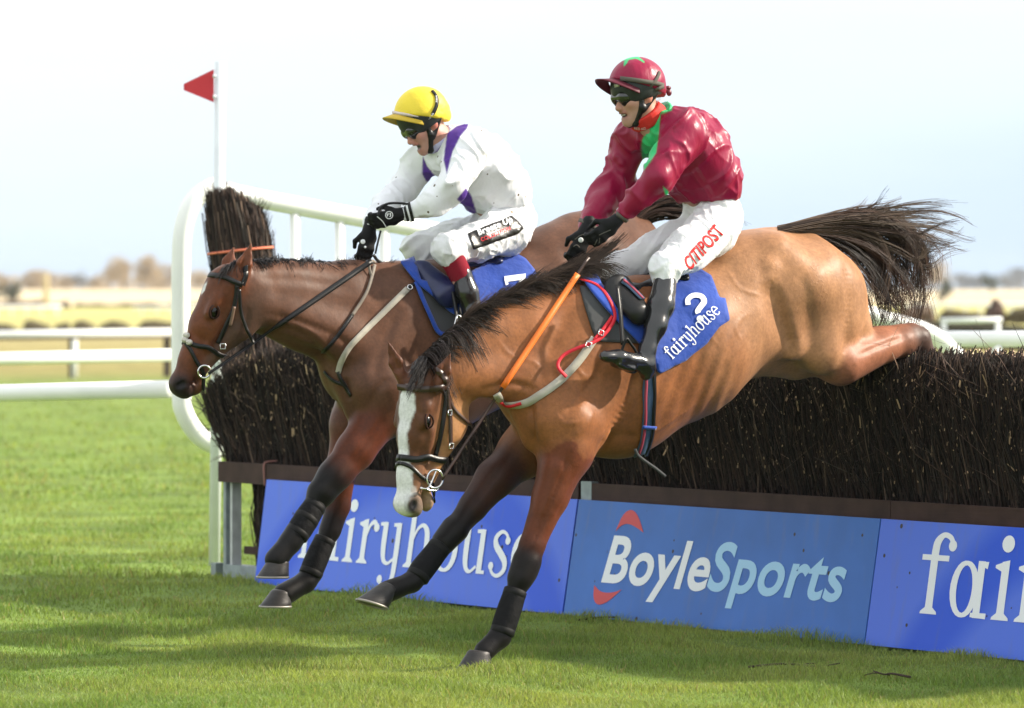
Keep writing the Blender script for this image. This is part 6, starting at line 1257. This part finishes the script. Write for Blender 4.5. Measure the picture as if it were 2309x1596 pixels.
for px in ((1014, 1004), (1010, 930)): h, n_ = SF.ray(*px); buckle(ck, h+n_*.012, n_, UP, .011)
# near rein: leather from the bit, orange rubber grip near the hands
h0 = PF(1327, 580, .10); rp = air_path(SF, np.array([h0*(1-t)+(rc-fF*.03+wF*.01)*t for t in np.linspace(0, 1, 40)]), .016); nn = np.tile(np.array([.25, -.93, .2]), (40, 1))
rein = MB().add(*strap(rp[:], nn, .013, .006)).build('rein', M_brn, e); k0, k1 = 3, 24; MB().add(*strap(rp[k0:k1], nn[k0:k1], .026, .011)).build('rein_grip', M_orange, rein)
rr = np.array([PF(1298, 588, -.05)*(1-t)+PF(1180, 745, -.16)*t for t in np.linspace(0, 1, 12)]); r2 = MB().add(*strap(rr, nn[:12], .013, .006)).build('rein', M_brn, e); MB().add(*strap(rr[2:8], nn[:6], .022, .010)).build('rein_grip', M_orange, r2)
# breastplate and its red straps
bp = drape(SF, e, 'breastplate', [(1338, 764), (1302, 816), (1262, 858), (1222, 888), (1176, 910), (1136, 907), (1118, 886)], .036, M_beige, .008, 44, .007)
drape(SF, bp, 'red_strap', [(1384, 702), (1362, 735), (1334, 770)], .017, M_redstrap, .022); drape(SF, bp, 'red_strap', [(1304, 642), (1345, 656), (1370, 690), (1378, 720), (1362, 748), (1338, 772), (1300, 788), (1264, 808), (1253, 830), (1262, 846), (1270, 854)], .015, M_redstrap, .030, 50)
drape(SF, bp, 'red_strap', [(1130, 899), (1148, 909), (1174, 905)], .014, M_redstrap, .020, 14)
for px in ((1346, 754), (1320, 781)): h, n_ = SF.ray(*px); buckle(bp, h+n_*.036, n_, UP+np.array([.5, 0, 0]), .012)
# saddle, cloth, girth
V, F, sfN = cloth_sheet(SF, [(1306, 650), (1345, 645), (1385, 690), (1450, 730), (1452, 775), (1400, 773), (1346, 770), (1334, 745), (1320, 700)], .012, 7, thick=.012); pad = obj('saddle_pad', V, F, M_grey, e)
V, F, sfC = cloth_sheet(SF, [(1480, 640), (1540, 618), (1577, 612), (1601, 627), (1618, 674), (1631, 676), (1639, 724), (1617, 738), (1590, 774), (1543, 812), (1480, 843), (1462, 800), (1452, 720)], .016, 6, .012, 3, .006, 17); cl = obj('saddlecloth', V, F, M_bcloth, e)
V, F, sfC2 = cloth_sheet(SF, [(1298, 622), (1338, 620), (1352, 652), (1392, 692), (1446, 728), (1462, 785), (1440, 783), (1392, 735), (1352, 692), (1322, 655)], .028, 6, .010, 5, .008, 14); obj('saddlecloth_front', V, F, M_bcloth, cl)
print_serif(sfC, cl, 'fairyhouse', M_wprint, ((1513, 812), (1624, 704), (1608, 688), (1497, 796)), .004)
two = MB(); two.add(*stroke([(.05, .62, .24), (.12, .88, .24), (.42, 1.0, .24), (.75, .86, .25), (.80, .58, .27), (.58, .38, .26), (.40, .22, .25), (.40, .10, .24)], 30)); two.add(*disc(.40, -.18, .16))
Vt = np.concatenate(two.V)[:, :2]; print_on(sfC, cl, 'number', Vt, [np.concatenate(two.Q), np.concatenate(two.T)], M_wprint, ((1556, 716), (1603, 704), (1590, 660), (1543, 672)), .005)
S = Fld([PF(1300, 590, .3), PF(1300, 590, -.3), PF(1560, 800, .3), PF(1560, 800, -.3)], .15, .010)
c2(S, PF, (1345, 640, 0), (1400, 652, 0), (.09, 18), (.10, 16), .03, 'a'); c2(S, PF, (1400, 652), (1500, 628), (.10, 16), (.14, 16), .03, 'a'); c2(S, PF, (1500, 628), (1535, 612), (.14, 16), (.11, 16), .03, 'a')
for e_ in (-1, 1): c2(S, PF, (1395, 660, .16*e_), (1440, 705, .275*e_), (.035, 44), (.030, 30), .03, 'a')
V, F = S.mesh(2); sad = obj('saddle', V, F, M_blk, e)
drape(Surf(V, F), sad, 'webbing', [(1402, 632), (1420, 648), (1447, 676)], .036, M_stripe, .006, 12); drape(Surf(V, F), sad, 'webbing_stripe', [(1402, 632), (1420, 648), (1447, 676)], .012, M_pinkweb, .010, 12)
g = drape(SF, e, 'girth', [(1462, 808), (1461, 870), (1459, 930), (1454, 985), (1440, 1022)], .062, M_stripe, .010, 30, .008); drape(SF, g, 'girth_stripe', [(1452, 812), (1452, 900), (1448, 975), (1436, 1018)], .013, M_pinkweb, .017, 26); drape(SF, g, 'girth_edge', [(1471, 812), (1470, 900), (1466, 975), (1452, 1020)], .016, M_blk, .017, 26); drape(SF, g, 'keeper', [(1443, 958), (1472, 960)], .016, M_bcloth, .022, 8)
p = [PF(*q, .16) for q in ((1431, 1012), (1438, 1026), (1455, 1040), (1478, 1056), (1500, 1074))]; MB().add(*strap(smooth_path(p, 14), np.tile([0, -1., .3], (14, 1)), .013, .005)).build('strap_end', M_grey, g)
# stirrup leather and iron
MB().add(*strap(smooth_path([PF(1392, 645, .27), PF(1398, 700, .315), PF(1404, 778, .345)], 16), np.tile(LT, (16, 1)), .020, .006)).build('stirrup_leather', M_blk, e)
ir = [PF(1412, 762, .36), PF(1402, 790, .345), PF(1398, 826, .335), PF(1432, 838, .335), PF(1436, 800, .35), PF(1418, 770, .36), PF(1412, 762, .36)]; MB().add(*tube(smooth_path(ir, 30), .0065, 8)).build('stirrup_iron', M_blk, e)
# ---------------- back horse tack
e = hB
drape(SB, e, 'browband', [(473, 621), (500, 624), (525, 634), (545, 642)], .024, M_blk, .008); drape(SB, e, 'headpiece', [(545, 642), (552, 622), (556, 600)], .024, M_blk, .008)
ck = drape(SB, e, 'cheekpiece', [(534, 642), (526, 694), (509, 732), (491, 774)], .020, M_blk, .007); drape(SB, e, 'throatlash', [(538, 652), (542, 700), (553, 738), (571, 772)], .015, M_blk, .007); drape(SB, e, 'cheek_strap', [(526, 690), (522, 712), (518, 733)], .014, mat('tan_strap', (.16, .10, .07), .5, .3), .014, 10)
ringband(SB, e, 'noseband', oB, aB, fB, wB, .405, .425, .022, M_blk, -.01); ringband(SB, e, 'flash_strap', oB, aB, fB, wB, .415, .580, .018, M_blk, -.02)
cR = SB.near(hb(oB, aB, fB, wB, .505, -.045, .07)); rcB = cR[0]+wB*.014; bit(e, rcB, wB, .029); h, n_ = SB.ray(502, 780); buckle(ck, h+n_*.012, n_, UP, .012)
mb = MB(); 
for q in ((417, 757), (413, 768), (421, 773)): h, n_ = SB.ray(q[0]+8, q[1]); mb.add(*sphere(h+n_*.012, HD*.015, LT*.020, UP*.014, 10, 7))
mb.build('nose_fleece', mat('fleece', (.55, .52, .47), .95, .1, bump=[(70, 1, .01)]), e)
h0 = PB(838, 588, .10); nn = np.tile(np.array([.2, -.93, .3]), (40, 1)); rp = air_path(SB, np.array([h0*(1-t)+(rcB-fB*.02+wB*.01)*t for t in np.linspace(0, 1, 40)]), .016); MB().add(*strap(rp[:], nn, np.interp(np.arange(40), [0, 22, 24, 39], [.026, .024, .013, .013]), .007)).build('rein', M_blk, e)
MB().add(*strap(smooth_path([PB(842, 575, .05), PB(852, 588, .03), PB(872, 600, .0), PB(889, 614, -.02)], 14), nn[:14], .014, .006)).build('rein', M_blk, e)
MB().add(*tube(smooth_path([PB(925, 461, .12), PB(900, 458, .10), PB(875, 459, .09), PB(858, 468, .08), PB(852, 485, .08)], 16), .006, 7)).add(*tube(smooth_path([PB(858, 520, .07), PB(852, 545, .07), PB(846, 572, .06)], 10), .005, 7)).build('rein', M_blk, e)
M_mart = mat('worn_strap', (.20, .17, .14), .6, .3, var=(30, .2, 3)); ns = drape(SB, e, 'neck_strap', [(843, 600), (832, 640), (820, 668), (792, 712)], .015, M_mart, .010); drape(SB, ns, 'strap', [(792, 712), (757, 760), (728, 792)], .018, M_blk, .009); MB().add(*strap(smooth_path([PB(846, 592, .04), PB(838, 588, .07), PB(832, 600, .09), PB(838, 625, .11)], 10), np.tile([0, -1., .1], (10, 1)), .013, .005)).build('strap', M_mart, ns)
bp = drape(SB, e, 'breastplate', [(918, 652), (860, 709), (797, 770), (773, 805), (764, 840)], .028, M_beige, .008, 40, .006); drape(SB, bp, 'strap', [(764, 838), (772, 860), (794, 892)], .018, M_blk, .009, 14); drape(SB, bp, 'strap', [(918, 652), (928, 644), (950, 636)], .016, M_blk, .012, 8); h, n_ = SB.ray(922, 650); MB().add(*torus(h+n_*.014, n_, .012, .003)).build('ring', M_steel, bp)
drape(SB, bp, 'strap', [(733, 836), (744, 850), (758, 860), (774, 866)], .016, M_blk, .009, 12)
V, F, sf1 = cloth_sheet(SB, [(937, 640), (960, 635), (1020, 655), (1040, 700), (1036, 745), (1000, 757), (982, 752), (965, 715)], .012, 7, thick=.010); padB = obj('saddle_pad', V, F, M_grey, e)
drape(Surf(V[:len(V)//2], F[:1]) if False else SB, padB, 'binding', [(935, 640), (950, 680), (968, 720), (984, 750), (1004, 754), (1030, 742)], .022, M_bcloth, .020, 30)
V, F, sfA = cloth_sheet(SB, [(1060, 615), (1100, 596), (1143, 574), (1156, 573), (1182, 588), (1202, 614), (1215, 680), (1160, 740), (1095, 740), (1070, 680)], .014, 6, .012, 9, .006, 16); clB = obj('saddlecloth', V, F, M_bcloth, e)
V, F, sfA2 = cloth_sheet(SB, [(900, 600), (930, 590), (944, 636), (975, 645), (1016, 655), (1032, 690), (1026, 716), (1006, 704), (970, 672), (938, 646)], .026, 6, .014, 4, .008, 12); obj('saddlecloth_front', V, F, M_bcloth, clB)
sv = MB(); sv.add(*stroke([(.0, .90, .2), (.5, .90, .2), (1., .90, .2)], 8)); sv.add(*stroke([(.88, .9, .22), (.70, .5, .22), (.50, .0, .22)], 8, .0004)); sv.add(*stroke([(.06, .92, .16), (.10, .70, .14)], 2, .0004)); Vt = np.concatenate(sv.V)[:, :2]; print_on(sfA, clB, 'number', Vt, np.concatenate(sv.Q), M_wprint, ((1142, 690), (1180, 680), (1184, 618), (1136, 624)), .005)
S = Fld([PB(880, 560, .3), PB(880, 560, -.3), PB(1180, 760, .3), PB(1180, 760, -.3)], .12, .010)
c2(S, PB, (932, 600), (985, 612), (.075, 14), (.09, 14), .03, 'a'); c2(S, PB, (985, 612), (1085, 590), (.09, 14), (.135, 15), .03, 'a'); c2(S, PB, (1085, 590), (1140, 568), (.135, 14), (.11, 13), .03, 'a')
for e_ in (-1, 1): c2(S, PB, (955, 612, .12*e_), (1010, 660, .25*e_), (.030, 26), (.026, 36), .03, 'a'); c2(S, PB, (940, 600, .10*e_), (975, 640, .20*e_), (.02, 12), (.02, 14), .02, 'a')
V, F = S.mesh(2); obj('saddle', V, F, M_navy, e)
MB().add(*strap(smooth_path([PB(1020, 655, .27), PB(1028, 700, .31), PB(1030, 745, .335)], 12), np.tile(LT, (12, 1)), .018, .006)).build('stirrup_leather', M_blk, e)
ir = [PB(1030, 712, .345), PB(1022, 745, .34), PB(1018, 785, .335), PB(1052, 792, .335), PB(1052, 760, .345), PB(1038, 716, .35), PB(1030, 712, .345)]; MB().add(*tube(smooth_path(ir, 26), .006, 8)).build('stirrup_iron', M_steel, e)
# ---------------- red jockey
def gaiter(e, pl, a, b, r, lat, cuts, m, colf=None, name='neck_gaiter'):
    S = Fld([pl(*a), pl(*b)], .2, .006); c2(S, pl, a, b, (lat, r), (lat, r*1.02), .02, 'a')
    for q in cuts: S.cut(*side_plane(pl, *q))
    V, F = S.mesh(2); V = wrinkle(V, F, .004, 22., 3); return obj(name, V, F, m, e, True, colf(V) if colf else None), Surf(V, F)
o, f, u, s = dR['fr']; e = eR; sh = dR['sf_hat']
M_rg = mat('red_gaiter', (.62, .030, .022), .7, .3, bump=[(20, .3, .006)]); ga, gsf = gaiter(e, PF, (1482, 286), (1438, 244), 44, .092, [((1416, 278), (1484, 216), (1430, 200)), ((1436, 302), (1496, 240), (1500, 320))], M_rg)
for q in (((1468, 246), (1480, 232), (1476, 229), (1464, 243)), ((1482, 233), (1491, 222), (1487, 219), (1478, 230)), ((1430, 291), (1443, 293), (1443, 288), (1430, 286)), ((1446, 293), (1456, 291), (1455, 286), (1446, 288))):
    V, F = unit_text('RED'); print_on(gsf, ga, 'print', V, F, M_wprint, q, .002)
col_, _ = gaiter(e, PF, (1496, 290), (1476, 260), 44, .092, [((1438, 300), (1500, 226), (1440, 230)), ((1452, 318), (1514, 246), (1520, 320))], mat('green_silk', GR, .35, .5, bump=[(14, .5, .012)]), name='collar')
for pts, w in (([(1399, 177), (1428, 180), (1458, 185), (1480, 188), (1494, 193)], .020), ([(1485, 163), (1479, 177), (1467, 193), (1450, 205)], .014), ([(1494, 195), (1473, 203), (1452, 210)], .017)): drape(sh, e, 'goggle_strap', pts, w, M_gstrap, .005, 16)
mb = MB(); mb.add(*sphere(PF(1500, 203, .02), HD*.018, LT*.016, UP*.014, 10, 7)).add(*sphere(PF(1508, 209, .03), HD*.014, LT*.010, UP*.016, 10, 7)).add(*sphere(PF(1506, 198, .03), HD*.016, LT*.010, UP*.010, 10, 7)); mb.build('cap_bow', mat('maroon_bow', (.12, .006, .02), .4, .5), e)
c_ = o+f*.112+u*.062+s*.035; MB().add(*box(c_+f*.006, s*.012+f*-.004, u*.009, f*.003)).build('helmet_tag', mat('silver_tag', (.6, .6, .6), .3, .5, .5), e)
for pts, nm in (([(1385, 477), (1398, 486), (1412, 497)], .018), ([(1308, 497), (1326, 505), (1346, 516)], .018)): drape(dR['sf_shirt'], e, 'cuff_elastic', pts, nm, M_gstrap, .006, 10)
drape(dR['sf_br'], e, 'waistband', [(1560, 452), (1600, 440), (1640, 438), (1662, 444)], .030, mat('waistband', (.72, .66, .72), .7, .2), .006, 16)
V, F = unit_text('CITIPOST', 0, .025); print_on(dR['sf_br'], e, 'lettering', V, F, mat('red_cloth_print', (.62, .03, .03), .7, .2), ((1554, 612), (1634, 524), (1609, 505), (1539, 585)), .003)
def glove_marks(d, k, dots, lines):
    go, sf = d['gloves'][k]
    for c in dots:
        h, n_ = sf.ray(*c[:2])
        if h is not None: MB().add(*sphere(h+n_*.0015, np.cross(n_, UP)*c[2], np.cross(n_, np.cross(n_, UP))*c[2], n_*.002, 12, 5)).build('badge', M_wprint, go)
    for l in lines:
        if sf.ray(*l[0])[0] is not None: drape(sf, go, 'piping', l, .004, M_gstrap if d is dR else M_wprint, .002, 10, .002)
glove_marks(dR, 0, [], [[(1350, 530), (1362, 524), (1376, 518)], [(1346, 540), (1340, 552)], [(1352, 536), (1350, 548)]]); glove_marks(dR, 1, [(1309, 541, .012)], [[(1296, 540), (1306, 532), (1316, 528)], [(1292, 556), (1300, 552), (1306, 558)]])
# ---------------- white jockey
o, f, u, s = dW['fr']; e = eW; sh = dW['sf_hat']
M_lil = mat('lilac_gaiter', attr=True, rough=.75, spec=.2, bump=[(20, .3, .006)])
def lil(V):
    px = PXY(V); w = np.clip((poly_sd(px, [(950, 350), (975, 350), (1000, 322), (1018, 286), (1040, 290), (1010, 360), (960, 380)])*-1)/3+.5, 0, 1)[:, None]; return np.array([.50, .48, .70])*(1-w)+np.array([.13, .06, .28])*w
gaiter(e, PB, (1010, 338), (968, 294), 41, .090, [((950, 342), (1008, 276), (950, 270)), ((958, 362), (1022, 290), (1040, 360))], M_lil, lil)
gaiter(e, PB, (1024, 346), (1002, 312), 42, .088, [((955, 360), (1022, 282), (950, 280)), ((972, 378), (1040, 300), (1050, 380))], mat('white_collar', (.78, .79, .82), .6, .3), name='collar')
gs = drape(sh, e, 'goggle_strap', [(973, 206), (983, 219), (983, 238), (975, 256), (962, 277)], .017, M_blk, .006, 18); V, F = unit_text('Breeze Up', 0, .02)
for q in (((962, 274), (977, 257), (973, 254), (958, 271)), ((983, 232), (983, 217), (979, 218), (979, 232))): print_on(sh, gs, 'lettering', V, F, M_wprint, q, .011)
drape(sh, e, 'cap_elastic', [(886, 253), (917, 258), (960, 264), (992, 270)], .014, mat('pale_elastic', (.68, .60, .60), .7, .2), .004, 20)
for k, (x, w, m) in enumerate(((0, .014, M_blk), (-11, .012, M_blk), (-5.5, .010, M_wprint), (-17, .010, M_wprint))): drape(dW['sf_shirt'], e, 'cuff_stripe', [(922+x, 459), (927+x, 478), (932+x, 498)], w, m, .005, 12)
S = Fld([PB(1012, 572, .24), PB(1040, 622, .27)], .12, .007); c2(S, PB, (1014, 572, .24), (1040, 624, .27), 29, 26, .02, 'a'); V, F = S.mesh(2); obj('sock', V, F, M_sock, e)
V, F, sfP = cloth_sheet(dW['sf_br'], [(1054, 527), (1152, 487), (1166, 498), (1180, 515), (1166, 527), (1066, 563)], .005, 5, .0, thick=.003); pt = obj('patch', V, F, mat('black_satin', (.015, .013, .012), .35, .5, bump=[(16, .5, .01)]), e)
V, F = unit_text('Breeze Up', 0, .035); print_on(sfP, pt, 'lettering', V, F, M_wprint, ((1080, 536), (1156, 506), (1151, 488), (1074, 519)), .006); V, F = unit_text('COLLECTION', 0, .025); print_on(sfP, pt, 'lettering', V, F, M_redstrap, ((1084, 545), (1150, 519), (1147, 511), (1081, 537)), .006)
glove_marks(dW, 0, [], [[(850, 488), (862, 498), (870, 512)]]); glove_marks(dW, 1, [(818, 545, .012), (823, 557, .006)], [[(828, 505), (836, 508), (842, 512)]])
go, sf = dW['gloves'][0]; h, n_ = sf.ray(877, 485)
if h is not None: MB().add(*torus(h+n_*.004, n_, .017, .0022, 22, 6)).build('badge', M_wprint, go); V, F = unit_text('FJ', 0, .03); print_on(sf, go, 'lettering', V, F, M_wprint, ((872, 490), (882, 488), (881, 480), (871, 482)), .004)
